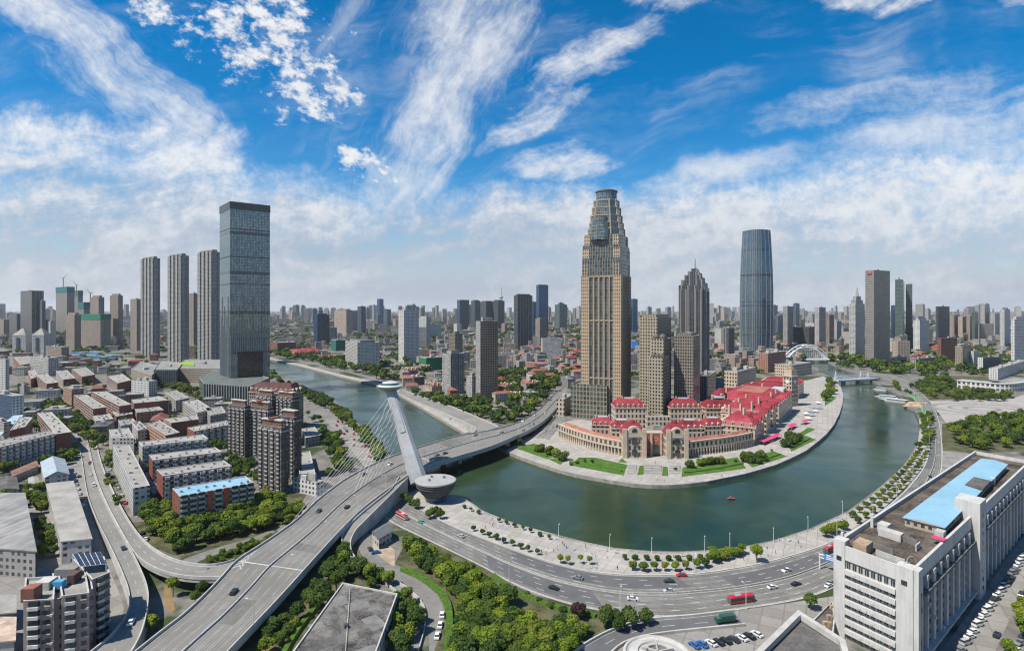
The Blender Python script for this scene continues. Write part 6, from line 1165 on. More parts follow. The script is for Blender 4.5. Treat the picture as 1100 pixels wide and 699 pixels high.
# disc pier
root = empty("disc_pier", base, "round concrete pier shaped like a tilted bowl with a flat disc top beside the flyover", "bridge pier")
mb = MB(); mb.lathe((base.x, base.y, 0), [(6.8, -4), (6.6, .5), (7.6, 3.2)], 0, 36); mb.build("stem", plain("pier_blue_glass", (.035, .075, .13), .2, .3, .3, spec=.7), root)
mb = MB(); mb.lathe((base.x, base.y, 0), [(7.6, 3.2), (10.8, 7.0), (12.2, 9.4), (13.0, 12.4)], 0, 40); mb.build("bowl", ribbed("pier_slats", (.018, .02, .022), (.075, .078, .08)), root)
for z_, r_ in ((5.4, 9.5), (7.4, 11.1), (9.4, 12.25), (11.2, 12.75)): mb = MB(); mb.lathe((base.x, base.y, 0), [(r_-.3, z_), (r_+.25, z_), (r_+.25, z_+.35), (r_-.3, z_+.35)], 0, 36); mb.build("rib_ring", plain("rib_grey", (.11, .115, .12), .6, .2, .3), root)
mb = MB(); mb.lathe((base.x, base.y, 0), [(12.9, 12.4), (13.4, 12.5), (13.4, 13.4), (12.7, 13.7), (.05, 13.9)], 0, 40); mb.build("disc_top", plain("pale_disc", (.33, .325, .31), .7, .15, .12), root)
for a_ in (.6, 2.2, 4.0): mb = MB(); mb.box((base.x+6*math.cos(a_), base.y+5*math.sin(a_), 13.7), 1.6, 1.4, 1.6, a_); mb.build("roof_hatch", GREY, root)
# stay cables
CAB = plain("cable_white", (.60, .60, .59), .4, .05, .1)
def cable(i_, f_, t_, lab, r_=.10):
    p0 = FL.at(i_, f_, 1.0); p1 = pyl0.lerp(pyl1, t_)-sy*(1.5 if f_ > .3 else -1.5); m = MB(); mid_ = p0.lerp(p1, .5)-Vector((0, 0, (p1-p0).length*.006))
    m.tube(p0, mid_, r_, 0, 5); m.tube(mid_, p1, r_, 0, 5); o = m.build("stay_cable", CAB, None, p0); tag(o, lab, "stay cable", "stay cables of the leaning pylon")
def near_i(px, py, f_):
    best = None
    for k_ in range(0, FL.n*4):
        p = FL.at(k_/4, f_); x, y = HX+F*p.x/p.y, HY+F*(H-p.z)/p.y; e = (x-px)**2+(y-py)**2
        if best is None or e < best[0]: best = (e, k_/4)
    return best[1]
iA0, iA1 = near_i(312, 564, .01), near_i(372, 514, .01)
OR = ["first", "second", "third", "fourth", "fifth", "sixth", "seventh", "eighth", "ninth", "tenth", "eleventh", "twelfth", "thirteenth", "fourteenth", "fifteenth", "sixteenth", "seventeenth", "eighteenth", "nineteenth", "twentieth"]
for k_ in range(9): cable(iA0+(iA1-iA0)*k_/8, .012, .95-.45*k_/8, "%s white stay cable from the left end of the far parapet fan" % OR[k_])
iB0, iB1 = near_i(372, 545, .985), near_i(412, 530, .985)
iB0, iB1 = near_i(376, 532, .5), near_i(405, 509, .5)
for k_ in range(7): cable(iB0+(iB1-iB0)*k_/6, .5, .93-.42*k_/6, "%s white stay cable of the fan landing on the flyover median" % OR[k_])
iC0, iC1 = near_i(447, 482, .01), near_i(506, 466, .01)
for k_ in range(9): cable(iC1+(iC0-iC1)*k_/8, .012, .94-.5*k_/8, "%s white stay cable of the fan beyond the pylon over the river" % OR[k_], .085)
# white arch bridge far upstream
yb = P(868, 388).y; xL, xR = (846-HX)*yb/F, (893-HX)*yb/F; cx = (xL+xR)/2; hw = (xR-xL)/2
root = empty("arch_bridge", (cx, yb, 0), "white double arch bridge spanning the river far upstream", "bridge")
mb = MB(); mb.box((cx, yb+14, 2.5), hw*2+40, 28, 2.6, 0); mb.build("deck", STEEL, root)
for yy, hh in ((yb+2, zat(370.5, yb)), (yb+26, zat(370.5, yb)*.98), (yb+14, zat(373.5, yb))):
    mb = MB(); n = 26; pr = None
    for i in range(n+1):
        t = -1+2*i/n; q_ = Vector((cx+t*hw, yy+(0 if yy != yb+14 else 0), 4+(hh-4)*(1-t*t)))
        if pr: mb.tube(pr, q_, 1.3, 0, 6)
        pr = q_
    mb.build("arch", STEEL, root)
mb = MB()
for yy in (yb+2, yb+26):
    for i in range(1, 22):
        t = -1+2*i/22; zz = 4+(zat(370.5, yb)-4)*(1-t*t); mb.tube((cx+t*hw, yy, 4), (cx+t*hw, yy, zz), .3, 0, 4)
o = mb.build("hanger_mesh", STEEL, root); o["kind"] = "stuff"
for i in (6, 9, 11, 13, 16): t = -1+2*i/22; zz = 4+(zat(370.5, yb)-4)*(1-t*t); mb = MB(); mb.tube((cx+t*hw, yb+2, zz), (cx+t*hw, yb+26, zz), .8, 0, 5); mb.build("cross_brace", STEEL, root)
# swing bridge
a, b = P(897, 410.5), P(941, 408); d = (b-a); L = d.length; d.normalize(); nn = Vector((-d.y, d.x, 0)); root = empty("swing_bridge", (a+b)/2, "white steel truss swing bridge with tripod masts nearer than the arch bridge", "bridge"); ang = math.atan2(d.y, d.x)
mb = MB(); c = (a+b)/2; mb.box((c.x, c.y, 1.5), L, 14, 2.4, ang); mb.build("deck", plain("bridge_grey", (.36, .38, .39), .6, .15, .2), root)
for s in (-1, 1):
    mb = MB(); n = 16
    for i in range(n):
        p, q_ = a+d*(L*i/n)+nn*(7*s), a+d*(L*(i+1)/n)+nn*(7*s); h0, h1 = [4+3.5*math.sin(math.pi*x) for x in (i/n, (i+1)/n)]
        mb.tube(p+Vector((0, 0, h0+2)), q_+Vector((0, 0, h1+2)), .5, 0, 4); mb.tube(p+Vector((0, 0, 3)), q_+Vector((0, 0, h1+2)), .3, 0, 4); mb.tube(p+Vector((0, 0, 3)), p+Vector((0, 0, h0+2)), .3, 0, 4)
    mb.build("truss_frame", STEEL, root)
for k_, t in enumerate((.02, .62, .80)):
    p = a+d*(L*t); hh = (16, 13, 11)[k_]; mb = MB()
    for a_ in (0, 2.1, 4.2): mb.tube(p+Vector((3.2*math.cos(a_), 3.2*math.sin(a_), 3)), p+Vector((0, 0, 3+hh)), .6, 0, 5, .3)
    mb.build("mast", STEEL, root)
for k_, t in enumerate((.2, .55, .9)): p = a+d*(L*t); mb = MB(); mb.lathe((p.x, p.y, -3), [(3.4, 0), (3.4, 4.6)], 0, 14); mb.build("pier", CONC, root)
# moored boats
for k_, (px, py, ang_, lab) in enumerate(((951, 427.5, 2.3, "white two deck river boat moored at the far quay"), (961, 431.5, 2.2, "larger white river boat with a long canopy moored nearest the sand"), (945, 419, 2.3, "small white boat moored beside the swing bridge"))):
    p = P(px, py, -2.5); Lb = (30, 38, 20)[k_]; root = empty("river_boat", p, lab, "boat", "white boats at the quay"); dv = Vector((math.cos(ang_), math.sin(ang_), 0)); nv = Vector((-dv.y, dv.x, 0))
    o_ = [p+dv*(Lb*x)+nv*(Lb*.13*y) for x, y in ((-.5, -1), (.3, -1), (.5, 0), (.3, 1), (-.5, 1))]; mb = MB(); mb.taper([(q_.x, q_.y) for q_ in [p+(x-p)*.88 for x in o_]], -2.7, [(q_.x, q_.y) for q_ in o_], -.6, 0, 0); mb.build("hull", STEEL, root)
    mb = MB(); c = p-dv*Lb*.08; mb.box((c.x, c.y, -.6), Lb*.6, Lb*.19, 2.2, ang_); mb.build("cabin", plain("boat_windows", (.16, .18, .20), .3, .2, .6), root); mb = MB(); mb.box((c.x, c.y, 1.6), Lb*.68, Lb*.22, .3, ang_); mb.build("roof", STEEL, root)
sheet("sand_beach", [(970, 436.5), (990, 437), (992, 432), (976, 431)], plain("sand", (.44, .30, .19), .95, .15, .2), 3, "patch of reddish sand on the far quay", "beach")
for px, lab in ([(973, 422), (985, 429), (989, 428), (977, 420)], "upper"), ([(986, 438), (992, 446), (996, 445), (990, 437)], "lower"): sheet("planted_terrace", px, plain("green_court", (.10, .25, .09), .9, .2, .2), 4, "bright green terrace strip beside the river road, %s one" % lab, "terrace")
# round arcade of the theatre on the right
fr = [P(x, y) for x, y in ((1028, 417), (1050, 419), (1075, 421.5), (1095, 421), (1112, 416))]; root = empty("arcade_theatre", fr[2], "low curving white arcaded theatre beside the plaza", "theatre"); fr = resample(smooth(fr, 2), 20)
mb = MB(); u = 0
for i in range(20):
    a, b = fr[i], fr[i+1]; dd = (b-a).length; n_ = Vector((-(b-a).y, (b-a).x, 0)).normalized()*26
    mb.face([(*a[:2], 0), (*b[:2], 0), (*b[:2], 13), (*a[:2], 13)], 0, [(u, 0), (u+dd, 0), (u+dd, 13), (u, 13)]); mb.face([(*a[:2], 13), (*b[:2], 13), (*(b+n_)[:2], 13), (*(a+n_)[:2], 13)], 1); mb.face([(*(b+n_)[:2], 0), (*(a+n_)[:2], 0), (*(a+n_)[:2], 13), (*(b+n_)[:2], 13)], 1); u += dd
mb.build("wall", [facade("white_arcade", (.58, .57, .55), (.08, .08, .085), 6, 6.2, .6, .62), ROOFP], root)
mb = MB(); 
for i in range(20):
    a, b = fr[i], fr[i+1]; n_ = Vector((-(b-a).y, (b-a).x, 0)).normalized()*3; mb.face([(*(a-n_*.3)[:2], 13.6), (*(b-n_*.3)[:2], 13.6), (*(b+n_)[:2], 13.6), (*(a+n_)[:2], 13.6)]); mb.face([(*(a-n_*.3)[:2], 12.4), (*(b-n_*.3)[:2], 12.4), (*(b-n_*.3)[:2], 13.6), (*(a-n_*.3)[:2], 13.6)])
mb.build("cornice", STEEL, root); [KEEP.append((p.x, p.y+10, 26)) for p in fr[::3]]
block("ramp_hall", corner_fp(1062, 1072, 1112, 408, 50), 20, "whitegrid", "pale stepped hall with sloping ramps behind the arcaded theatre", "hall", roof=ROOFP, huts=3)
block("low_gallery", corner_fp(946, 950, 974, 392, 60), 16, "greyold", "long low grey gallery at the foot of the slab tower", "building", roof=ROOFG, huts=2); block("low_gallery", corner_fp(978, 984, 1006, 396, 55), 20, "greyold", "dark canopied low building before the white office tower", "building", roof=ROOFD, huts=2)
# ================================================================ smaller landmarks of the far bank and the left
NET = plain("leaf_green_net", (.03, .17, .075), .9, .15, .2)
for (xl, xm, xr, yb, yt, lab) in ((451, 458, 476, 398, 384, "low building wrapped in green net right of the white tower"), (356, 361, 374, 377, 365, "dark green netted building site behind the pink roofs")):
    fp = corner_fp(xl, xm, xr, yb, 55); h = zat(yt, fp[0][1]); r_ = block("netted_building", fp, h, "greyold", lab, "building site", huts=1); mb = MB(); mb.prism(inset(fp, -.8), 1, h-1.5, 0, None); mb.build("safety_net", NET if "low" in lab else plain("dark_net", (.03, .14, .11), .9, .2, .2), r_)
for (xl, xm, xr, yb, yt, lab, rf) in ((430, 437, 449, 404, 395, "brick villa with a broad tiled roof at the foot of the white tower", TILE), (449, 455, 463, 399, 392, "smaller brick villa behind the white tower foot", TILE), (455, 464, 478, 422, 412, "large terracotta roofed house by the far bank road", TILE), (436, 445, 456, 414, 405, "cream and brick clubhouse on the far bank", ROOFP), (478, 484, 492, 411, 404, "red roofed house left of the tall concrete tower", TILE),
    (546, 553, 566, 430, 421, "terracotta roofed house beside the avenue trees", TILE), (536, 544, 556, 420, 412, "dark roofed house before the terracotta one", REDDARK), (560, 566, 580, 420, 410, "long red tiled house left of the avenue", TILE), (560, 565, 582, 391, 384, "bright pink roofed low building below the slate tower", REDROOF), (585, 590, 606, 394, 386, "red roofed school beside the avenue", TILE), (290, 298, 318, 380, 368, "long brown brick block at the far river bend", ROOFG), (310, 318, 346, 384, 376, "long pink and white roofed market hall on the far bank", REDROOF), (340, 346, 362, 388, 382, "low pink roofed hall beyond the far bank trees", REDROOF)):
    fp = corner_fp(xl, xm, xr, yb, 50); y_ = fp[0][1]; tp = zat(yt, y_); ev = max(4, tp*.62) if rf not in (ROOFP, ROOFG) else tp
    if rf in (ROOFP, ROOFG): block("brick_block", fp, tp, "oldbrick", lab, "building", roof=rf, huts=2)
    else: mansard("tiled_house", fp, ev, tp, min(9, tp*.55), lab, "oldbrick" if "brick" in lab else "old", rf, "house", dormers=3)
SB = plain("site_blue", (.10, .30, .52), .6, .2, .2)
for k_, (px, py, w_) in enumerate(((84, 381, 50), (92, 384, 60), (100, 381, 42), (107, 385, 50), (80, 386, 36), (97, 388, 40), (114, 387, 36), (122, 384, 34))):
    p = P(px, py); root = empty("site_hut", (p.x, p.y, 0), "long blue roofed site hut below the netted building site, %s of the camp" % OR[k_], "hut", "blue roofed site huts"); fp = rect(p.x, p.y, w_, 16, R.uniform(-.1, .5)); keep(fp)
    mb = MB(); mb.prism(fp, 0, 6, 0, None); mb.build("wall", FA["whiteflat"], root); mb = MB(); mb.prism(inset(fp, -.6), 6, 6.6, 0, 0, 0); mb.build("roof", SB if k_ % 4 != 3 else plain("teal_sheet", (.12, .36, .34), .6, .2, .2), root)
# a blue screen on a low building between the two stone towers
p = P(682, 378); y_ = p.y; root = empty("billboard", (p.x, y_, 0), "plain bright blue billboard between the great tower and the beige grid tower", "billboard"); w_ = 7*y_/F; z0_, z1_ = zat(375, y_), zat(366.5, y_)
mb = MB(); mb.box((p.x, y_, z0_), w_, 2, z1_-z0_); mb.build("panel", plain("board_blue", (.03, .22, .62), .5, .1, .1), root); mb = MB(); [mb.tube((p.x+s*w_*.3, y_+2, 0), (p.x+s*w_*.3, y_+2, z1_-3), 1.2, 0, 5) for s in (-1, 1)]; mb.build("post", GREY, root)
r_ = [o for o in bpy.data.objects if o.get("label", "").startswith("tall grey brown slab tower")][0]; fp = corner_fp(929.5, 939, 956, 394, 60); a, b = Vector(fp[3]), Vector(fp[0]); c = a.lerp(b, .5); h_ = zat(290, fp[0][1]); d = b-a; nn = Vector((d.y, -d.x)).normalized()*.8; mb = MB(); mb.box((c.x+nn.x, c.y+nn.y, h_-9), d.length*.45, 1.0, 3.5, math.atan2(d.y, d.x)); mb.build("red_sign", plain("sign_red", (.5, .02, .03)), r_)
# tents and parasols on the tip of the headland
for k_, (px, py, c_) in enumerate(((872, 447, 0), (876, 443, 1), (880, 439, 0), (868, 451, 1), (874, 439, 0), (879, 434, 1), (870, 443, 0), (866, 446, 1))):
    p = P(px, py); root = empty("garden_parasol", (p.x, p.y, 0), "%s parasol of the waterside terrace on the headland, %s from the tip" % (("grey blue", "white")[c_], OR[k_]), "parasol", "terrace parasols on the headland"); mb = MB(); mb.lathe((p.x, p.y, 2.6), [(3.6, 0), (1.5, .9), (.1, 1.5)], 0, 8); mb.build("canopy", plain(("parasol_blue", "parasol_white")[c_], ((.22, .26, .34), (.6, .6, .6))[c_], .8, .1, .3), root); mb = MB(); mb.tube((p.x, p.y, 0), (p.x, p.y, 3.6), .08); mb.build("pole", GREY, root)
# ================================================================ the wider city, scattered on free ground
ROADPOLY = [river]+[s.L+s.R[::-1] for s in (RV, FL, RA, RB, LR)]
POLY2 = [[(p.x, p.y) for p in q_] for q_ in ROADPOLY]
BOX2 = [(min(p[0] for p in q_), min(p[1] for p in q_), max(p[0] for p in q_), max(p[1] for p in q_)) for q_ in POLY2]
def wet(x, y):
    return any(bx[0] < x < bx[2] and bx[1] < y < bx[3] and inside(x, y, q_) for q_, bx in zip(POLY2, BOX2))
HEAD = [(p.x, p.y) for p in pts([(540, 486), (600, 506), (700, 523), (800, 511), (880, 475), (906, 436), (900, 410), (884, 400), (868, 388), (840, 396), (760, 420), (690, 448), (640, 455), (606, 452), (575, 470)])]
STREET = [[(p.x, p.y) for p in pts(q_)] for q_ in ([(575, 470), (604, 440), (624, 404), (640, 390), (648, 391), (632, 406), (619, 427), (602, 460)], [(84, 480), (58, 436), (30, 408), (0, 378), (10, 376), (50, 412), (82, 445), (108, 480)], [(290, 386), (326, 394), (401, 412), (499, 465), (540, 470), (520, 450), (440, 420), (404, 404), (330, 386), (292, 380)], [(290, 400), (330, 418), (380, 452), (412, 490), (400, 520), (350, 452), (320, 425), (290, 408)], [(936, 402), (966, 410), (1010, 404), (1112, 404), (1112, 455), (990, 455), (940, 415)], [(880, 384), (935, 402), (965, 402), (940, 388), (896, 382)])]
GRID = {}
for k_ in KEEP: GRID.setdefault((int(k_[0]//200), int(k_[1]//200)), []).append(k_)
def free(x, y, r):
    gx, gy = int(x//200), int(y//200)
    for i in (-1, 0, 1):
        for j in (-1, 0, 1):
            for k_ in GRID.get((gx+i, gy+j), ()):
                if (k_[0]-x)**2+(k_[1]-y)**2 < (k_[2]*.85+r)**2: return False
    if any(wet(x+dx, y+dy) for dx, dy in ((0, 0), (r, 0), (-r, 0), (0, r), (0, -r))): return False
    return not (inside(x, y, HEAD) or any(inside(x, y, q_) for q_ in STREET))
def put(x, y, r): GRID.setdefault((int(x//200), int(y//200)), []).append((x, y, r))
def zone(px):
    if px < 120: return "far beyond the brick apartments"
    if px < 290: return "behind the tall grey towers"
    if px < 400: return "beyond the far left river bank"
    if px < 500: return "around the white apartment tower"
    if px < 625: return "between concrete tower and stone skyscraper"
    if px < 790: return "behind the stone skyscraper group"
    if px < 905: return "around the arch bridge"
    if px < 1000: return "behind the spired and slab towers"
    return "beyond the plaza theatre"
HOUSEN = dict(grey=0, red=0)
HOUSE_W = [("old", "cream"), ("oldbrick", "brick"), ("greyold", "grey"), ("greyold", "grey")]
def house(x, y, px, big=1.0):
    red = R.random() < (.55 if 480 < px < 640 else .3 if 640 < px < 860 or px > 950 else .14)
    wm, wn = R.choice(HOUSE_W); w_, d_, h_ = R.uniform(13, 30)*big, R.uniform(10, 16)*big, R.uniform(7, 15); rz = R.choice((.35, .35+math.pi/2))+R.uniform(-.15, .15)
    rn = "red tiled" if red else "flat grey"
    root = empty("low_house", (x, y, 0), "low %s house with a %s roof %s" % (wn, rn, zone(px)), "house", "%s houses with %s roofs %s" % (wn, rn, zone(px)))
    fp = rect(x, y, w_, d_, rz); mb = MB(); mb.prism(fp, 0, h_, 0, None); mb.build("wall", FA[wm], root)
    mb = MB()
    if red:
        o2 = ccw(inset(fp, -.6)); m0 = ((o2[0][0]+o2[3][0])/2, (o2[0][1]+o2[3][1])/2, h_+d_*.28); m1 = ((o2[1][0]+o2[2][0])/2, (o2[1][1]+o2[2][1])/2, h_+d_*.28); c = Vector(((m0[0]+m1[0])/2, (m0[1]+m1[1])/2, m0[2])); m0 = Vector(m0).lerp(c, .3); m1 = Vector(m1).lerp(c, .3)
        q_ = [Vector((*p, h_)) for p in o2]; mb.face([q_[0], q_[1], m1, m0]); mb.face([q_[2], q_[3], m0, m1]); mb.face([q_[3], q_[0], m0]); mb.face([q_[1], q_[2], m1]); mb.build("roof", TILE if R.random() < .8 else REDROOF, root)
    else:
        mb.prism(inset(fp, -.4), h_, h_+.7, 0, 0, 0); mb.build("roof", R.choice((ROOFG, ROOFP, ROOFG, ROOFD)), root)
        if R.random() < .6: mb = MB(); mb.box((*lerp_fp(fp, R.uniform(.3, .7), .5), h_+.7), 4, 4, 2.6, rz); mb.build("roof_hut", HUT, root)
    put(x, y, max(w_, d_)*.55)
n_h = 0; tries = 0
REG = [(30, 245, 400, 470), (60, 245, 395, 460), (300, 620, 372, 436), (300, 620, 356, 385), (690, 900, 372, 412), (770, 880, 368, 392), (900, 1105, 366, 396), (0, 150, 384, 404), (0, 240, 362, 388), (30, 245, 400, 470), (560, 640, 380, 440)]
while n_h < 290 and tries < 9000:
    tries += 1; x0, x1, y0, y1 = R.choice(REG); px, py = R.uniform(x0, x1), R.uniform(y0, y1); p = P(px, py)
    if free(p.x, p.y, 9): house(p.x, p.y, px, 1.0 if p.y < 1500 else 1.3); n_h += 1
# mid rise blocks
n_b = 0; tries = 0
KINDS_B = [("whiteflat", "white"), ("greyres", "grey"), ("brownres", "tan"), ("far", "pale"), ("fartan", "beige"), ("greyold", "dull grey")]
while n_b < 150 and tries < 6000:
    tries += 1; px, py = R.uniform(-20, 1120), R.choice((R.uniform(348, 372), R.uniform(344, 356), R.uniform(352, 392))); p = P(px, py)
    if 296 < px < 440 and py > 372: continue
    if not free(p.x, p.y, 20): continue
    m_, nm = R.choice(KINDS_B); h_ = R.uniform(18, 42) if R.random() < .75 else R.uniform(45, 70); w_, d_ = R.uniform(25, 70), R.uniform(13, 20)
    fp = rect(p.x, p.y, w_, d_, R.choice((.3, .3+math.pi/2))+R.uniform(-.2, .2)); hn = "tall" if h_ > 44 else "mid rise"
    block("city_block", fp, h_, m_, "%s %s block %s" % (hn, nm, zone(px)), "city block", "%s %s city blocks %s" % (hn, nm, zone(px)), R.choice((ROOFG, ROOFP, ROOFG, TILE if R.random() < .3 else ROOFG)), R.choice((0, 1, 2)), .8, k=False); put(p.x, p.y, w_*.5); n_b += 1
# distant towers on the skyline, in clumps
n_t = 0; tries = 0
CL = [(R.uniform(-20, 1120), R.uniform(338, 350)) for _ in range(60)]+[(x, 342) for x in (300, 315, 330, 385, 395, 400, 440, 460, 470, 500, 545, 610, 770, 782, 790, 880, 895, 1000, 1030, 1060, 1090)]
while n_t < 280 and tries < 7000:
    tries += 1; cx_, cy_ = R.choice(CL); px, py = cx_+R.gauss(0, 9), max(335.2, cy_+R.gauss(0, 1.5)); p = P(px, py)
    if p.y > 14000 or not free(p.x, p.y, 22): continue
    top = 332-R.choice((R.uniform(-6, 2), R.uniform(-4, 2), R.uniform(0, 6))); h_ = max(35, min(170, zat(top, p.y))); w_ = R.uniform(22, 42)*(1 if p.y < 5000 else 1.5)
    m_, nm = R.choice((("far", "pale grey"), ("farglass", "bluish glass"), ("fartan", "beige"), ("far", "pale grey"), ("greyres", "dark grey")))
    root = empty("distant_tower", (p.x, p.y, 0), "hazy %s tower on the skyline %s" % (nm, zone(px)), "tower", "hazy %s skyline towers %s" % (nm, zone(px))); fp = rect(p.x, p.y, w_, w_*R.uniform(.5, .9), R.uniform(0, 1.5))
    mb = MB(); mb.prism(fp, 0, h_, 0, None); mb.build("wall", FA[m_], root); mb = MB(); mb.prism(inset(fp, -.5), h_, h_+1.5, 0, 0, 0); mb.build("roof", ROOFG, root)
    if R.random() < .75: mb = MB(); mb.prism(inset(fp, w_*R.uniform(.14, .26)), h_+1.5, h_+R.uniform(6, 12), 0, 0); mb.build("roof_hut", HUT, root)
    put(p.x, p.y, w_*.6); n_t += 1
# the rest of the city as one mass
mb = MB(); cnt = 0
for _ in range(16000):
    px, py = R.uniform(-80, 1180), 332+R.choice((R.uniform(2.2, 9), R.uniform(4, 16), R.uniform(14, 40), R.uniform(30, 66))); p = P(px, py)
    if 296 < px < 440 and py > 378: continue
    if py > 372 and (px < 330 or px > 905): continue
    r = R.uniform(8, 16) if p.y < 2600 else R.uniform(16, 45)
    if not free(p.x, p.y, r*.8): continue
    far_ = p.y > 4000; h_ = R.choice((R.uniform(7, 16), R.uniform(10, 24), R.uniform(15, 30))) if not far_ else R.choice((R.uniform(10, 30), R.uniform(20, 60), R.uniform(30, 90) if R.random() < .4 else 25))
    w_ = r*R.uniform(1.0, 2.2); fp = rect(p.x, p.y, w_, r*R.uniform(.8, 1.2), R.choice((.3, .3+math.pi/2))+R.uniform(-.2, .2)); mb.prism(fp, 0, h_, R.choice((0, 0, 1, 2, 3)), R.choice((4, 4, 4, 5, 6, 7) if R.random() < .5 else (4, 5))); put(p.x, p.y, r*.75); cnt += 1
    if cnt > 5200: break
o = mb.build("distant_city", [FA["far"], FA["greyold"], FA["fartan"], FA["old"], ROOFG, ROOFP, TILE, ROOFD]); tag(o, "dense mass of low roofs stretching to the hazy skyline", "city", kind="stuff")
# ================================================================ trees
def leaf_mat(name, c1, c2, c3):
    m, t, b = pbr(name, .75, .15); g = t.new("ShaderNodeNewGeometry"); oi = t.new("ShaderNodeObjectInfo"); n1 = t.noise(g.outputs["Position"], .35, 3, .6)
    f = t.m("ADD", t.m("MULTIPLY", g.outputs["Random Per Island"], .45), t.m("MULTIPLY", n1, .55)); c = t.mix(t.ramp(f, .25, .75), c1, c2)
    c = t.mix(t.ramp(oi.outputs["Random"], .35, 1.0, 0, .8, "LINEAR"), c, c3); t.put(b.inputs["Base Color"], c)
    b.inputs["Transmission Weight"].default_value = 0; tr = t.new("ShaderNodeBsdfTranslucent"); t.put(tr.inputs[0], c); ms = t.new("ShaderNodeMixShader"); ms.inputs[0].default_value = .25
    t.l.new(b.outputs[0], ms.inputs[1]); t.l.new(tr.outputs[0], ms.inputs[2]); t.l.new(ms.outputs[0], t.n["Material Output"].inputs["Surface"]); return m
LEAF = leaf_mat("leaves", (.040, .082, .014), (.125, .185, .024), (.21, .245, .032)); LEAFD = leaf_mat("dark_leaves", (.028, .062, .015), (.072, .122, .025), (.105, .15, .03)); LEAFB = leaf_mat("bright_leaves", (.070, .13, .014), (.19, .255, .026), (.25, .29, .036)); LEAFP = leaf_mat("plum_leaves", (.035, .018, .02), (.07, .03, .032), (.06, .035, .03))
BARK = plain("bark", (.10, .075, .055), .9, .3, 1.0)
def crown_mesh(n, ls, lobes, seed, mat, zsq=.85, hang=0.0):
    rr = random.Random(seed); L = [(0, 0, 0, .72)]
    for _ in range(lobes):
        a_, e_ = rr.uniform(0, 6.283), rr.uniform(-.35, 1.1); d_ = rr.uniform(.38, .68); L.append((d_*math.cos(a_)*math.cos(e_), d_*math.sin(a_)*math.cos(e_), d_*math.sin(e_)*zsq, rr.uniform(.30, .48)))
    v, f = [], []; wts = [l[3]**2 for l in L]
    for _ in range(n):
        l = rr.choices(L, wts)[0]; d_ = Vector((rr.gauss(0, 1), rr.gauss(0, 1), rr.gauss(.25, 1))).normalized(); k_ = rr.uniform(.62, 1.06)
        p = Vector((l[0], l[1], l[2]))+Vector((d_.x, d_.y, d_.z*zsq))*l[3]*k_; p.z -= hang*(p.x*p.x+p.y*p.y)
        nrm = (d_+Vector((rr.gauss(0, .5), rr.gauss(0, .5), rr.gauss(.35, .5)))).normalized(); x = nrm.orthogonal().normalized(); y = nrm.cross(x); a_ = rr.uniform(0, 6.28); x, y = x*math.cos(a_)+y*math.sin(a_), y*math.cos(a_)-x*math.sin(a_)
        s = ls*rr.uniform(.6, 1.3); i = len(v); v += [p-x*s*.5-y*s*.3, p+x*s*.15-y*s*.5, p+x*s*.55+y*s*.1, p-x*s*.1+y*s*.5]; f.append((i, i+1, i+2, i+3))
    me = bpy.data.meshes.new("crown"); me.from_pydata(v, [], f); me.materials.append(mat); me.update(); return me
def trunk_mesh(seed):
    rr = random.Random(seed); mb = MB(); mb.tube((0, 0, -1.35), (0, 0, -.35), .075, 0, 6, .05)
    for _ in range(4): a_ = rr.uniform(0, 6.28); mb.tube((0, 0, -.5), (.45*math.cos(a_), .45*math.sin(a_), .15), .04, 0, 4, .015)
    me = bpy.data.meshes.new("trunk"); me.from_pydata(mb.v, [], mb.f); me.materials.append(BARK); me.update(); return me
TR = [trunk_mesh(i) for i in range(3)]
CR = dict(near=[crown_mesh(1500, .17, 8, i, LEAF) for i in range(4)]+[crown_mesh(1400, .17, 7, 20+i, LEAFD) for i in range(3)]+[crown_mesh(1500, .17, 9, 30+i, LEAFB) for i in range(2)],
          bright=[crown_mesh(1500, .16, 9, 40+i, LEAFB) for i in range(3)], dark=[crown_mesh(1300, .17, 7, 50+i, LEAFD) for i in range(3)],
          clip=[crown_mesh(900, .20, 3, 60+i, LEAFD, .9) for i in range(2)], mid=[crown_mesh(520, .26, 7, 70+i, LEAF) for i in range(3)]+[crown_mesh(520, .26, 7, 80+i, LEAFD) for i in range(3)], far=[crown_mesh(170, .42, 6, 90+i, LEAFD) for i in range(3)]+[crown_mesh(170, .42, 6, 95+i, LEAF) for i in range(2)], plum=[crown_mesh(1000, .2, 6, 99, LEAFP)])
TREES = 0
def tree(name, x, y, r, h, cr, label, group, cat="tree", z0=0.0):
    """root at the foot; the crown's centre is at unit height 1.35 above it"""
    global TREES
    root = empty(name, (x, y, z0), label, cat, group, R.uniform(0, 6.28)); k = h/1.35*.72
    o = bpy.data.objects.new("crown", R.choice(CR[cr])); COL.objects.link(o); o.parent = root; o.location = (0, 0, h-r*.80); o.scale = (r*R.uniform(.9, 1.1), r*R.uniform(.9, 1.1), r*R.uniform(.85, 1.05))
    tk = bpy.data.objects.new("trunk", R.choice(TR)); COL.objects.link(tk); tk.parent = root; zc = h-r*.80; tk.location = (0, 0, zc); s = zc/1.35; tk.scale = (r*.9, r*.9, s)
    TREES += 1; return root
def in_poly(px): 
    q_ = [(p.x, p.y) for p in pts(px)]; return q_
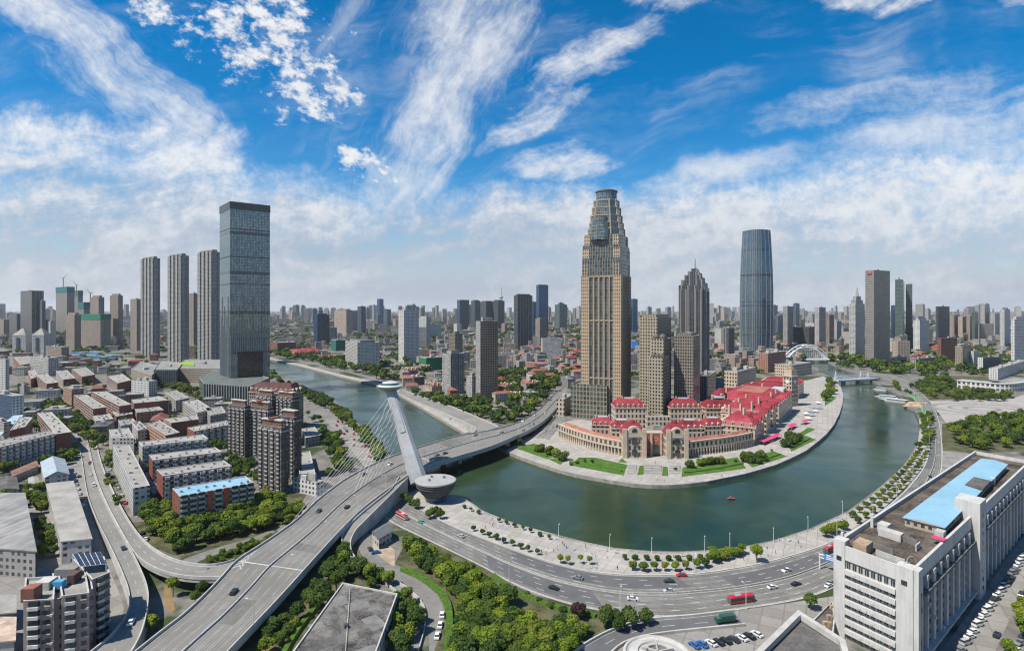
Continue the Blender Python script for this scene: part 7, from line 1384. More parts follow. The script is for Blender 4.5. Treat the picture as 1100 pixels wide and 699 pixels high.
def grove(px, n, r0, r1, name, label, group, cr="near", gap=.62, tall=1.9, z0=0.0):
    q_ = in_poly(px); x0, x1 = min(p[0] for p in q_), max(p[0] for p in q_); y0, y1 = min(p[1] for p in q_), max(p[1] for p in q_); done = []; t = 0
    while len(done) < n and t < n*60:
        t += 1; x, y = R.uniform(x0, x1), R.uniform(y0, y1); r = R.uniform(r0, r1)
        if not inside(x, y, q_) or any((x-a)**2+(y-b)**2 < ((r+c)*gap)**2 for a, b, c in done): continue
        done.append((x, y, r)); c_ = cr if isinstance(cr, str) else R.choice(cr); tree(name, x, y, r, r*R.uniform(tall*.85, tall*1.15), c_, label, group, z0=z0)
    return done
def row(lst, r, name, label, group, cr="clip", h=None, jit=.12):
    for k_, (px, py) in enumerate(lst):
        p = P(px, py); rr = r*R.uniform(1-jit, 1+jit); tree(name, p.x, p.y, rr, (h or rr*2.0)*R.uniform(.94, 1.06), cr, label % OR[k_] if "%s" in label else label, group)
# riverside park at the foot of the picture
grove([(436, 588), (452, 592), (480, 606), (517, 626), (542, 642), (556, 652), (530, 654), (500, 656), (490, 646), (474, 626), (446, 606)], 80, 2.5, 5.4, "park_tree", "leafy tree in the riverside park between the river road and the side road", "trees in the riverside park", ("near", "near", "dark", "bright"), .52, 1.65)
grove([(494, 658), (540, 656), (560, 668), (600, 676), (632, 682), (616, 696), (596, 724), (478, 724), (490, 690)], 104, 2.4, 5.3, "park_tree", "leafy tree in the lower corner of the riverside park", "trees in the lower riverside park", ("near", "bright", "near", "dark"), .50, 1.65)
row([(566, 640), (579, 646), (592, 652), (604, 656)], 1.9, "shrub", "%s rounded shrub on the upper edge of the riverside park", "rounded shrubs by the river road", "dark", 2.4); row([(620, 664)], 3.6, "plum_tree", "dark purple leaved tree at the edge of the riverside park", None, "plum", 6.5)
grove([(646, 662), (668, 666), (702, 668), (696, 674), (670, 680), (650, 680)], 14, 3.2, 4.4, "park_tree", "dark clumped tree between the river road and the service road", "trees above the service road", "dark", .6)
grove([(352, 612), (372, 592), (384, 612), (420, 626), (416, 636), (372, 626), (352, 652), (328, 668), (334, 642)], 26, 3.0, 4.6, "park_tree", "tree squeezed between the flyover and the flat roofed hall", "trees beside the flyover", ("near", "dark"), .6)
grove([(288, 672), (322, 662), (310, 690), (280, 715)], 8, 2.6, 3.8, "park_tree", "small tree on the slope below the flyover", "trees below the flyover", ("near", "dark"), .7); grove([(430, 645), (446, 655), (448, 690), (430, 712), (418, 700)], 14, 3.4, 5.0, "park_tree", "tree between the flat roofed hall and the exit ramp", "trees right of the flat roofed hall", "near", .6)
p = P(161, 681, 0); tree("street_tree", p.x, p.y, 4.0, 8.5, "bright", "single bright green tree in the nose between ramp and flyover", None); p = P(186, 640); tree("street_tree", p.x, p.y, 3.2, 8.5, "bright", "slender bright tree in the underpass beneath the curved ramp", None)
row([(224, 628), (216, 640), (210, 652)], 3.0, "street_tree", "%s dark tree on the bank inside the curved ramp", "trees inside the curved ramp", "dark", 7)
# left bank gardens
grove([(150, 556), (160, 572), (176, 586), (196, 594), (216, 586), (250, 577), (288, 568), (304, 552), (304, 542), (284, 540), (262, 556), (205, 566), (188, 556), (176, 548)], 74, 3.8, 6.0, "garden_tree", "full leafy tree in the garden below the blue roofed slab", "trees below the blue roofed slab", ("near", "near", "bright"), .55)
grove([(214, 604), (244, 594), (284, 579), (300, 574), (282, 583), (246, 600), (228, 606)], 24, 1.5, 2.3, "shrub", "rounded shrub in the hedge strip beside the flyover", "shrubs in the hedge beside the flyover", "near", .6, 1.5)
grove([(298, 560), (312, 545), (330, 542), (326, 552), (306, 568)], 9, 2.8, 4.0, "garden_tree", "tree at the foot of the front dark tower", "trees under the dark towers", "near", .6); grove([(222, 500), (250, 498), (274, 500), (278, 520), (256, 512), (230, 512)], 19, 3.8, 6, "garden_tree", "tree between the brick slabs and the dark towers", "trees behind the blue roofed slab", ("near", "dark"), .6)
grove([(40, 436), (62, 434), (84, 450), (104, 464), (112, 480), (98, 484), (84, 470), (64, 450)], 60, 4.2, 6.2, "street_tree", "street tree along the curving left street", "trees along the left street", "mid", .55)
grove([(22, 470), (70, 456), (66, 450), (40, 455)], 16, 4.2, 6, "courtyard_tree", "tree in the courtyard behind the red brick slab", "trees behind the left brick slab", "mid", .6); grove([(44, 490), (80, 482), (84, 494), (72, 500), (66, 492)], 10, 3, 4, "courtyard_tree", "tree by the blue grey hipped house", "trees by the hipped house", "mid", .6)
grove([(30, 530), (46, 528), (52, 556), (44, 560)], 8, 3.6, 4.8, "courtyard_tree", "large tree between workshop shed and long shed", "trees between the sheds", "near", .6); grove([(38, 565), (58, 568), (64, 600), (42, 604)], 12, 2.4, 3.8, "courtyard_tree", "olive tree in the weedy gap behind the pink tower", "trees behind the pink tower", "near", .6)
grove([(150, 450), (180, 444), (196, 434), (186, 430), (160, 440), (146, 446)], 24, 4.4, 6.4, "courtyard_tree", "tree in the courtyard among orange brick slabs", "trees among the orange slabs", "mid", .6); grove([(178, 420), (208, 428), (220, 440), (232, 444), (226, 430), (200, 416), (182, 412)], 34, 4.4, 6.2, "street_tree", "street tree in front of the shopping mall and podium", "trees before the mall", "mid", .55)
grove([(112, 398), (128, 396), (150, 408), (160, 414), (140, 414)], 16, 3.6, 5, "street_tree", "tree below the shopping mall gallery", "trees below the mall gallery", "mid", .55); grove([(150, 500), (168, 508), (176, 530), (160, 528)], 9, 2.4, 3.4, "courtyard_tree", "small tree between whitish and brick slabs", "trees between the slabs", "mid", .6); grove([(84, 455), (100, 450), (140, 470), (150, 490), (146, 505), (120, 470)], 12, 2.6, 3.6, "courtyard_tree", "small tree by the stubby cream block", "trees by the cream block", "mid", .7)
grove([(22, 448), (36, 442), (40, 434), (30, 434)], 8, 3, 4, "street_tree", "tree beside the pale blue canopy", "trees by the canopy", "mid", .6); grove([(110, 492), (120, 500), (122, 530), (136, 545), (128, 548), (112, 515)], 12, 1.8, 2.8, "street_tree", "small roadside tree by the whitish slab", "trees by the ramp", "mid", .7)
# river banks
grove([(322, 422), (340, 424), (364, 440), (384, 458), (400, 476), (414, 494), (404, 500), (384, 470), (360, 448), (334, 432)], 62, 4.2, 6.2, "bank_tree", "tree on the near left river bank beside the busy street", "trees on the near left bank", "mid", .55); grove([(346, 468), (356, 466), (366, 482), (372, 504), (362, 512), (352, 488)], 20, 4.2, 6, "bank_tree", "tree in the median of the busy riverside street", "trees in the riverside street median", "mid", .55); grove([(290, 408), (312, 412), (326, 420), (312, 424), (292, 416)], 14, 4, 5.5, "bank_tree", "tree between the glass tower and the river", "trees by the glass tower", "mid", .55)
grove([(290, 382), (330, 390), (366, 398), (406, 408), (424, 415), (436, 412), (408, 400), (372, 390), (330, 382), (292, 377)], 110, 6, 9.5, "bank_tree", "tree in the green belt along the far left bank", "trees along the far left bank", "far", .5)
grove([(442, 424), (470, 436), (498, 446), (538, 458), (562, 452), (572, 444), (548, 444), (520, 440), (500, 434), (470, 428)], 60, 4.5, 7, "bank_tree", "tree beside the far bank road below the concrete tower", "trees below the concrete tower", "far", .6); grove([(484, 452), (490, 448), (508, 456), (504, 460)], 9, 2.2, 3, "bank_tree", "small tree on the island inside the riverside ramp", "trees inside the riverside ramp", "mid", .55)
grove([(525, 400), (560, 396), (590, 404), (604, 410), (590, 428), (574, 442), (550, 440), (530, 424)], 60, 5.5, 9, "bank_tree", "tree among the villas left of the avenue", "trees among the villas", "far", .6)
# headland
row([(556, 478), (580, 485)], 5.6, "headland_tree", "%s rounded tree at the flyover end of the headland lawn", "rounded trees at the flyover end", "near", 8); row([(590, 488), (604, 494), (598, 491)], 6.0, "headland_tree", "%s big tree in the middle of the left headland lawn", "big trees on the left headland lawn", "near", 8.5); row([(741, 502)], 4.8, "headland_tree", "dark rounded tree at the right end of the stone steps", None, "dark", 7); row([(752, 500), (758, 499), (764, 498.5), (770, 498), (775, 497.5)], 4.2, "headland_tree", "%s tree of the short row on the right headland lawn", "short row on the right lawn", "near", 6.5)
row([(811, 497), (818, 494), (803, 496)], 6.6, "headland_tree", "%s big tree near the cafe awnings on the headland", "big trees near the cafe awnings", "near", 8.5); row([(844, 480), (850, 477), (857, 474), (848, 472)], 6.6, "headland_tree", "%s dark tree in the group below the river arm", "dark tree group below the river arm", "dark", 8.5); row([(889, 426), (893, 423), (890, 418), (894, 415), (886, 430), (891, 412)], 8, "headland_tree", "%s tree in the far clump at the tip of the headland", "far clump of the headland", "mid", 12)
row([(613, 500), (620, 498), (628, 496), (636, 497)], 1.7, "shrub", "%s small shrub along the left arcade path", "shrubs along the left arcade", "clip", 3); row([(790, 496), (726, 505), (829, 485)], 1.7, "shrub", "%s ball shrub on the right headland lawn", "ball shrubs on the right lawn", "clip", 2.6)
row([(434, 538), (440, 542), (447, 546), (461, 557), (467, 554), (473, 557)], 3.2, "bank_tree", "%s leafy tree beside the disc shaped bridge pier above the river road", "trees beside the bridge pier", "near", 6)
# clipped promenade trees
row([(509, 570), (518, 574), (525, 577), (533, 579.5), (541, 583), (550, 586), (559, 589.5), (567, 592.5), (577, 595.5)], 1.9, "clipped_tree", "%s clipped ball tree from the pier in the roadside promenade row", "roadside row of clipped trees", h=3.6); row([(499, 546), (506, 549), (514, 552), (536, 561), (544, 563), (553, 566), (562, 569), (570, 572), (580, 576), (590, 579)], 1.6, "clipped_tree", "%s clipped ball tree from the pier in the waterside promenade row", "waterside row of clipped trees", h=3.0)
row([(602, 605), (610, 606), (623, 605), (633, 606)], 1.9, "promenade_tree", "%s slender young tree near the promenade statues", "young trees near the statues", "bright", 4.6); row([(680, 612), (691, 613.5), (702.5, 613), (714, 613), (725.6, 613), (737, 612), (749, 610.5), (758, 609)], 2.3, "clipped_tree", "%s round tree in the kerbside row opposite the service road", "kerbside row of round trees", "near", 4.8); row([(671, 601), (682, 601), (695, 601.5), (706, 602), (718, 602), (729, 602), (741, 601.5), (752, 601), (762, 600)], 2.0, "clipped_tree", "%s flat clipped tree in the quayside row opposite the service road", "quayside row of clipped trees", h=3.2)
grove([(766, 605), (798, 600), (798, 594), (766, 597)], 11, 2.3, 3.0, "promenade_tree", "tree in the bushy group left of the big promenade tree", "bushy group on the promenade", "bright", .55, 2.0); row([(813, 604)], 4.2, "promenade_tree", "big round tree alone on the promenade opposite the red bus", None, "bright", 9); row([(887, 577), (893, 574), (899, 572), (906, 569)], 3.2, "promenade_tree", "%s tree of the group beside the white office corner", "group beside the office corner", "bright", 6.5)
a_ = resample([P(x, y) for x, y in ((916, 556), (936, 542), (956, 524), (975, 504), (988, 486))], 17); b_ = resample([P(x, y) for x, y in ((922, 562), (944, 546), (964, 528), (984, 506), (996, 488))], 17)
for k_, (q_, nm) in enumerate(((a_, "waterside"), (b_, "roadside"))):
    for i, p in enumerate(q_): tree("promenade_tree", p.x, p.y, 2.4, 4.6, "near", "%s young tree from the office in the %s row of the curved promenade" % (OR[i], nm), "%s row on the curved promenade" % nm)
grove([(984, 484), (990, 466), (990, 448), (1000, 448), (1004, 466), (998, 484)], 30, 2.8, 4.2, "promenade_tree", "tree in the leafy strip between river and plaza road", "leafy strip by the plaza road", "mid", .6); grove([(958, 410), (972, 420), (980, 424), (976, 424), (962, 418)], 10, 3, 4, "promenade_tree", "tree on the quay strip beyond the moored boats", "trees beyond the boats", "mid", .6)
# parks on the right
grove([(976, 417), (996, 408), (1018, 405), (1030, 421), (1060, 423), (1086, 426), (1084, 431), (1040, 432), (1000, 430), (990, 424)], 110, 3.8, 6.2, "park_tree", "tree in the plaza park below the arcaded theatre", "trees of the plaza park", "mid", .5); grove([(1022, 462), (1042, 455), (1070, 451), (1112, 450), (1114, 472), (1076, 482), (1046, 484), (1030, 478)], 76, 4.4, 6.8, "park_tree", "tree in the small park between plaza and white office", "trees of the small park", ("mid", "near"), .52)
grove([(886, 386), (930, 400), (960, 404), (990, 402), (980, 398), (940, 390), (900, 383)], 46, 7, 11, "avenue_tree", "tree on the far right bank beyond the swing bridge", "trees beyond the swing bridge", "far", .55); grove([(984, 404), (1026, 399), (1046, 400), (1026, 392), (990, 396)], 36, 7, 10, "avenue_tree", "tree in the belt between plaza and brick office", "trees by the brick office", "far", .55); grove([(1075, 398), (1112, 398), (1112, 392), (1080, 392)], 12, 5, 7, "avenue_tree", "tree at the foot of the white stepped tower", "trees by the white stepped tower", "far", .6)
grove([(1078, 720), (1088, 665), (1110, 630), (1130, 640), (1112, 720)], 18, 2.6, 3.6, "avenue_tree", "bright green tree lining the parking street", "trees lining the parking street", "bright", .6); p = P(871, 655); tree("avenue_tree", p.x, p.y, 3.2, 7, "dark", "single dark tree on the forecourt by the terrace annex", None)
# single trees in the gaps between buildings
def gaps(boxes, n, r0, r1, name, label, group, cr):
    got = 0; tr = 0
    while got < n and tr < n*40:
        tr += 1; x0, x1, y0, y1 = R.choice(boxes); p = P(R.uniform(x0, x1), R.uniform(y0, y1)); r = R.uniform(r0, r1)
        if not free(p.x, p.y, r*.55): continue
        for _ in range(R.choice((1, 2, 3))):
            q_ = p+Vector((R.uniform(-1, 1)*r*1.6, R.uniform(-1, 1)*r*1.6, 0))
            if free(q_.x, q_.y, r*.4): tree(name, q_.x, q_.y, r*R.uniform(.7, 1.1), r*R.uniform(1.6, 2.3), cr, label, group); got += 1
gaps([(10, 245, 398, 500), (100, 250, 420, 520), (30, 140, 440, 520), (0, 60, 480, 560)], 170, 3.2, 5.4, "yard_tree", "tree in a narrow yard among the brick apartment slabs", "trees in the yards among the slabs", "mid")
gaps([(40, 240, 384, 420)], 70, 3.5, 6, "yard_tree", "tree among the low roofs before the slim grey towers", "trees before the slim towers", "mid")
gaps([(480, 620, 384, 446), (500, 600, 400, 440)], 130, 4.5, 8, "villa_tree", "tree in the gardens between the far bank houses", "trees between the far bank houses", "far")
gaps([(296, 480, 360, 398)], 70, 6, 10, "villa_tree", "tree among the roofs behind the far bank green belt", "trees behind the green belt", "far")
gaps([(1000, 1110, 378, 400), (690, 900, 366, 396), (0, 236, 372, 398)], 90, 6, 11, "avenue_tree", "tree among the roofs of the farther districts", "trees of the farther districts", "far")
gaps([(318, 400, 430, 515), (268, 340, 450, 540)], 34, 3.2, 5, "bank_tree", "tree beside the lots between dark towers and river", "trees by the riverside lots", "mid")
# hedges
HEDGE = plain("hedge_leaves", (.07, .14, .02), .95, .45, .9, .8)
def hedge(lst, w_, h_, lab):
    q_ = smooth(pts(lst), 2); mb = MB(); n = len(q_); root_p = q_[0]
    for i in range(n-1):
        a, b = q_[i], q_[i+1]; d = (b-a).normalized(); nn = Vector((-d.y, d.x, 0))*w_/2; hh = h_*R.uniform(.9, 1.1); up = Vector((0, 0, hh)); s = .75
        mb.face([a-nn, b-nn, b-nn*s+up, a-nn*s+up]); mb.face([b+nn, a+nn, a+nn*s+up, b+nn*s+up]); mb.face([a-nn*s+up, b-nn*s+up, b+nn*s+up, a+nn*s+up])
    tag(mb.build("hedge", HEDGE, None, root_p), lab, "hedge")
hedge([(432, 612), (456, 622), (478, 640), (484, 660), (482, 690), (478, 712)], 3.2, 1.4, "bright clipped hedge bordering the side road in the park"); hedge([(530, 618), (548, 632), (566, 642), (600, 654), (640, 662)], 2.4, 1.2, "low hedge along the lower edge of the river road"); hedge([(300, 712), (318, 680), (342, 650)], 2.6, 1.5, "clipped hedge along the path beside the flat roofed hall"); hedge([(186, 566), (178, 562), (166, 558)], 3, 1.2, "short hedge at the corner of the lane")
hedge([(612, 496), (640, 501), (668, 506)], 2.2, 1.1, "dark hedge across the left headland lawn"); hedge([(736, 508), (768, 504), (798, 498)], 2.2, 1.1, "dark hedge across the right headland lawn"); hedge([(556, 480), (572, 486), (588, 490)], 2.2, 1.1, "dark hedge at the flyover end of the headland lawn"); hedge([(812, 497), (838, 488)], 2, 1.1, "dark hedge near the cafe awnings"); hedge([(852, 481), (870, 471)], 2, 1.1, "dark hedge below the river arm")
# far greenery as one mass
rr = random.Random(5); v, f = [], []; got = 0; tr_ = 0
while got < 2400 and tr_ < 14000:
    tr_ += 1; px, py = rr.uniform(-40, 1140), 332+rr.choice((rr.uniform(6, 20), rr.uniform(12, 45), rr.uniform(25, 75)))
    if py > 380 and px < 235: continue
    p = P(px, py)
    if not free(p.x, p.y, 5): continue
    got += 1; r = rr.uniform(4, 7) if p.y < 2200 else rr.uniform(8, 16)
    for _ in range(int(rr.uniform(2, 5))):
        cx_, cy_ = p.x+rr.gauss(0, r*1.2), p.y+rr.gauss(0, r*1.2)
        for _ in range(26):
            d_ = Vector((rr.gauss(0, 1), rr.gauss(0, 1), abs(rr.gauss(0, 1)))).normalized(); c = Vector((cx_, cy_, r*.7))+d_*r*rr.uniform(.6, 1); nrm = (d_+Vector((rr.gauss(0, .5), rr.gauss(0, .5), .4))).normalized(); x = nrm.orthogonal().normalized(); y = nrm.cross(x); s = r*.42; i = len(v)
            v += [c-x*s-y*s*.6, c+x*s*.4-y*s, c+x*s+y*s*.3, c-x*s*.3+y*s]; f.append((i, i+1, i+2, i+3))
me = bpy.data.meshes.new("distant_trees"); me.from_pydata(v, [], f); me.materials.append(LEAFD); o = bpy.data.objects.new("distant_trees", me); COL.objects.link(o); tag(o, "scattered greenery among the roofs of the far city", "trees", kind="stuff")
# ================================================================ traffic
def loft(sec, mb, mat=0):
    for s0, s1 in zip(sec, sec[1:]):
        n = len(s0)
        for i in range(n-1): mb.face([s0[i], s1[i], s1[i+1], s0[i+1]], mat)
def car_protos():
    """car shapes 4.6 m long with the nose to +x"""
    out = {}
    for kind, prof, cab, wd in (("car", [(-2.3, .55), (-2.2, .95), (-1.3, 1.0), (-.2, .98), (.9, .95), (2.1, .78), (2.3, .5)], [(-1.75, .98), (-1.2, 1.42), (.25, 1.45), (1.15, .95)], 1.8), ("van", [(-2.4, .5), (-2.4, 1.15), (-1, 1.15), (.4, 1.15), (1.5, 1.1), (2.2, .95), (2.4, .5)], [(-2.3, 1.13), (-2.1, 1.9), (.9, 1.92), (1.75, 1.1)], 1.86)):
        b = MB(); h = wd/2
        top = [(x, z) for x, z in prof]
        for (x0, z0), (x1, z1) in zip(top, top[1:]):
            b.face([(x0, -h, z0), (x1, -h, z1), (x1, h, z1), (x0, h, z0)])
            for s in (-1, 1): q_ = [(x0, s*h, .28), (x1, s*h, .28), (x1, s*h, z1), (x0, s*h, z0)]; b.face(q_ if s < 0 else q_[::-1])
        b.face([(top[0][0], -h, .28), (top[0][0], -h, top[0][1]), (top[0][0], h, top[0][1]), (top[0][0], h, .28)]); b.face([(top[-1][0], -h, .28), (top[-1][0], h, .28), (top[-1][0], h, top[-1][1]), (top[-1][0], -h, top[-1][1])])
        t = h-.24; (xa, za), (xb, zb), (xc, zc), (xd, zd) = cab; b.face([(xb, -t, zb), (xc, -t, zc), (xc, t, zc), (xb, t, zb)])
        g = MB(); e = h-.06; tt = t+.01
        g.face([(xa, -e, za), (xb, -tt, zb), (xb, tt, zb), (xa, e, za)][::-1]); g.face([(xc, -tt, zc), (xd, -e, zd), (xd, e, zd), (xc, tt, zc)])
        for s in (-1, 1): q_ = [(xa, s*e, za), (xd, s*e, zd), (xc, s*tt, zc), (xb, s*tt, zb)]; g.face(q_ if s < 0 else q_[::-1])
        w_ = MB(); n = 12
        for s in (-.11, .11): w_.face([(.33*math.cos(2*math.pi*i/n), s, .33*math.sin(2*math.pi*i/n)) for i in range(n)][::(-1 if s > 0 else 1)])
        for i in range(n):
            a0, a1 = 2*math.pi*i/n, 2*math.pi*(i+1)/n; w_.face([(.33*math.cos(a0), -.11, .33*math.sin(a0)), (.33*math.cos(a1), -.11, .33*math.sin(a1)), (.33*math.cos(a1), .11, .33*math.sin(a1)), (.33*math.cos(a0), .11, .33*math.sin(a0))])
        out[kind] = (b, g, w_, [(-1.4, -h+.08), (-1.4, h-.08), (1.4, -h+.08), (1.4, h-.08)])
    return out
PROTO = car_protos(); CPAINT = {}; MESH = {}
COLS = dict(white=(.66, .66, .65), black=(.012, .012, .014), grey=(.20, .21, .22), silver=(.42, .43, .44), red=(.42, .02, .025), blue=(.03, .13, .36), green=(.03, .16, .10), teal=(.08, .30, .28), dark=(.035, .04, .05))
def cmesh(kind, col):
    if (kind, col) not in MESH:
        def mk(mb, nm, mt):
            me = bpy.data.meshes.new(nm); me.from_pydata([tuple(v) for v in mb.v], [], mb.f); me.materials.append(mt); me.update(); return me
        pm = plain("car_paint_"+col, COLS[col], .28, .04, .5, spec=.6); b, g, w_, ws = PROTO[kind]
        MESH[(kind, col)] = (mk(b, "body", pm), mk(g, "window_glass", GLASS), mk(w_, "wheel", plain("tyre", (.02, .02, .02), .8, .1, 1)), ws)
    return MESH[(kind, col)]
def car(p, rz, col, label, group=None, kind="car", name=None, pitch=0.0):
    b, g, w_, ws = cmesh(kind, col); root = empty(name or ("parked_car" if group and "parked" in group else "car"), p, label, "car" if kind == "car" else "van", group, rz); root.scale = (1.06, 1.06, 1.06)
    for me, nm in ((b, "body"), (g, "window_glass")): o = bpy.data.objects.new(nm, me); COL.objects.link(o); o.parent = root
    for x, y in ws: o = bpy.data.objects.new("wheel", w_); COL.objects.link(o); o.parent = root; o.location = (x, y, .33)
    return root
def on(s, px, py, fs=None):
    """nearest spot of a strip to a point of the photograph: place and heading"""
    best = None
    for k_ in range(s.n*2+1):
        for f in (fs or [j/20 for j in range(1, 20)]):
            p = s.at(k_/2, f); e = (HX+F*p.x/p.y-px)**2+(HY+F*(H-p.z)/p.y-py)**2
            if best is None or e < best[0]: best = (e, k_/2, f)
    _, i, f = best; p = s.at(i, f); d = s.at(i+1, f)-s.at(i-1, f); return p, math.atan2(d.y, d.x), f
def drive(s, px, py, col, lab, kind="car"):
    p, a, f = on(s, px, py); car(p+Vector((0, 0, .09)), a+(0 if f > .5 else math.pi), col, lab, None, kind)
drive(FL, 250, 636, "black", "black car driving alone on the lower end of the flyover"); drive(FL, 343, 550, "dark", "dark car climbing the flyover beside the dark towers"); drive(FL, 470, 489, "grey", "grey car crossing the bridge just right of the pylon"); drive(FL, 562, 452, "white", "white car at the far end of the flyover")
drive(RA, 140.5, 669, "white", "white car at the foot of the access ramp near the flyover nose"); drive(RA, 133, 590, "dark", "dark car halfway up the access ramp"); drive(RA, 97, 510, "white", "white car at the top of the left street lanes"); drive(RA, 101, 522, "white", "white van on the left lanes of the ramp", "van"); drive(RA, 96.5, 498, "red", "red van at the start of the ramp lanes", "van")
drive(RV, 452, 561, "teal", "teal taxi on the river road behind the small red and white bus"); drive(RV, 494, 577, "silver", "silver car on the river road above the park"); drive(RV, 596, 633, "black", "black car on the river road beside the shrubs"); drive(RV, 679, 644, "white", "white car beside the central barrier opposite the clipped trees"); drive(RV, 730, 617, "red", "red car stopped at the promenade kerb"); drive(RV, 845, 613, "white", "white car on the dark asphalt left of the sign gantry"); drive(RV, 831, 632, "white", "white car right of the big red bus"); drive(RV, 856, 629, "black", "black car following the white one toward the gantry"); drive(RV, 890, 630, "white", "white car half hidden by the office corner"); drive(RV, 620, 622, "grey", "grey car near the statues on the river road"); drive(RV, 1000, 462, "white", "white car on the plaza road"); drive(RV, 990, 434, "dark", "dark car near the green terraces"); drive(RV, 720, 634, "silver", "silver car in the middle lanes of the river road")
for k_, (px, py, c_) in enumerate(((746, 694, "blue"), (754.5, 693, "blue"), (764, 691.5, "white"), (772, 690.5, "black"), (780, 689, "black"), (788.5, 687.5, "dark"), (797, 686, "white"), (805, 684, "black"), (813, 682, "white"))): car(P(px, py, .1), math.radians(118), c_, "%s parked car, %s from the round pavilion in the forecourt row" % (c_, OR[k_]), "parked cars on the forecourt")
drive(RD, 475, 660, "white", "white car parked on the side road, topmost of three"); drive(RD, 473.5, 672, "white", "white car parked on the side road, middle of three"); drive(RD, 471, 684, "white", "white car parked on the side road, lowest of three"); drive(RD, 398, 590, "dark", "dark car passing the gatehouse on the side road")
car(P(404, 594, .1), .4, "blue", "blue car parked in the ochre gatehouse yard"); car(P(412, 588, .1), .5, "black", "black car parked beside the gatehouse wall"); car(P(153, 573, .1), 2.0, "black", "black car at the lane corner below the whitish slab"); car(P(157, 579.5, .1), 2.0, "white", "white car at the lane corner below the whitish slab")
a0, a1 = [Vector((at(W_+7.5, v).x, at(W_+7.5, v).y, .09)) for v in (2, LN*.97)]
for k_ in range(34):
    c_ = R.choice(("black", "white", "dark", "grey", "silver", "white", "green")); p = a0.lerp(a1, (k_+R.uniform(.3, .6))/34); car(p, ang+R.uniform(-.06, .06), c_, "%s car parked nose in along the office wall" % c_, "%s parked cars along the office wall" % c_, R.choice(("car", "car", "van")), "parked_car")
a0, a1 = [Vector((at(W_+21, v).x, at(W_+21, v).y, .09)) for v in (2, LN*.9)]
for k_ in range(28):
    if R.random() < .15: continue
    c_ = R.choice(("black", "white", "dark", "grey", "silver", "red", "green")); p = a0.lerp(a1, (k_+R.uniform(.3, .6))/28); car(p, ang+math.pi+R.uniform(-.06, .06), c_, "%s car parked on the tree side of the parking street" % c_, "%s parked cars on the tree side" % c_, "car", "parked_car")
for k_, v in enumerate((.1, .24, .46, .63)): p = at(W_+14, LN*v); car(Vector((p.x, p.y, .09)), angy+(0 if k_ % 2 else math.pi), ("green", "black", "dark", "white")[k_], "%s car moving down the middle of the parking street" % ("green", "black", "dark", "white")[k_], None)
for k_, (px, py) in enumerate(((81, 516), (82.5, 521), (84, 526), (86, 531), (88, 537), (90, 544), (85, 512), (80, 509))): c_ = ("white", "silver", "white", "white", "grey", "white", "black", "white")[k_]; car(P(px, py, .1), 2.0, c_, "%s car, %s down the frontage street row" % (c_, OR[k_]), "parked cars on the frontage street")
for k_, (px, py) in enumerate(((118, 505), (121, 512), (124, 518), (127, 525), (131, 533), (135, 541), (116, 498), (114, 491))): c_ = ("white", "black", "grey", "silver", "white", "red", "white", "dark")[k_]; car(P(px, py, .1), 2.0, c_, "%s car, %s in the row before the whitish slab" % (c_, OR[k_]), "parked cars before the whitish slab")
for k_ in range(26):
    t, f = R.random(), R.choice((.15, .4, .62, .85)); A0 = P(354, 452).lerp(P(405, 514), t); B0 = P(371, 449).lerp(P(424, 501), t); p = A0.lerp(B0, f); c_ = R.choice(("red", "red", "white", "dark", "silver", "red")); car(p+Vector((0, 0, .09)), math.atan2(P(405, 514).y-P(354, 452).y, P(405, 514).x-P(354, 452).x)+R.choice((0, math.pi)), c_, "%s vehicle on the busy riverside street under the cables" % c_, "%s traffic on the riverside street" % c_, R.choice(("car", "van", "van")), "car")
for k_ in range(9): t = R.random(); p = P(586, 472).lerp(P(612, 424), t)+Vector((R.choice((-5, 0, 5)), 0, .09)); c_ = R.choice(("white", "dark", "silver")); car(p, 1.3, c_, "%s car on the avenue below the stone podium" % c_, "%s cars on the avenue" % c_)
for k_ in range(12): t = R.uniform(0, 1); p = P(92, 470).lerp(P(22, 396), t)+Vector((R.choice((-4, 3, 7)), 0, .09)); c_ = R.choice(("white", "red", "silver", "dark")); car(p, 2.2, c_, "%s car far up the straight left street" % c_, "%s cars up the left street" % c_)
# buses and a truck
BUSW = plain("bus_window", (.025, .03, .035), .1, .2, .4, spec=.8); BUSR = plain("bus_red", (.46, .015, .035), .35, .05, .3); BUSB = plain("bus_body_dark", (.08, .10, .09), .4, .2, .4); BUSC = plain("bus_cream", (.55, .52, .48), .4, .1, .3)
def bus(p, rz, label, body, roof, L=11.5):
    root = empty("city_bus", p, label, "bus", None, rz); 
    def pc_(nm, mt, f): m = MB(); f(m); o = m.build(nm, mt, None); o.parent = root; return o
    pc_("body", body, lambda m: m.prism([(-L/2, -1.2), (L/2-.3, -1.25), (L/2, -1.0), (L/2, 1.0), (L/2-.3, 1.25), (-L/2, 1.2)], .35, 2.75, 0, 0, 0))
    pc_("roof", roof, lambda m: (m.taper(ccw(rect(0, 0, L, 2.5)), 2.75, ccw(rect(0, 0, L-.5, 2.0)), 3.1, 0, 0)))
    pc_("window_band", BUSW, lambda m: m.box((0, 0, 1.45), L-.5, 2.56, .95)); pc_("windscreen", BUSW, lambda m: m.box((L/2-.05, 0, 1.2), .16, 2.1, 1.35))
    pc_("roof_unit", GREY if body is not BUSC else BUSC, lambda m: m.box((-1.5, 0, 3.08), 2.6, 1.4, .28)); pc_("side_skirt", roof, lambda m: m.box((0, 0, .4), L-.3, 2.58, .45))
    for x in (-L*.3, L*.32):
        for s in (-1.12, 1.12): pc_("wheel", plain("tyre", (.02, .02, .02)), lambda m: m.tube((x, s-.14, .48), (x, s+.14, .48), .48, 0, 12))
    return root
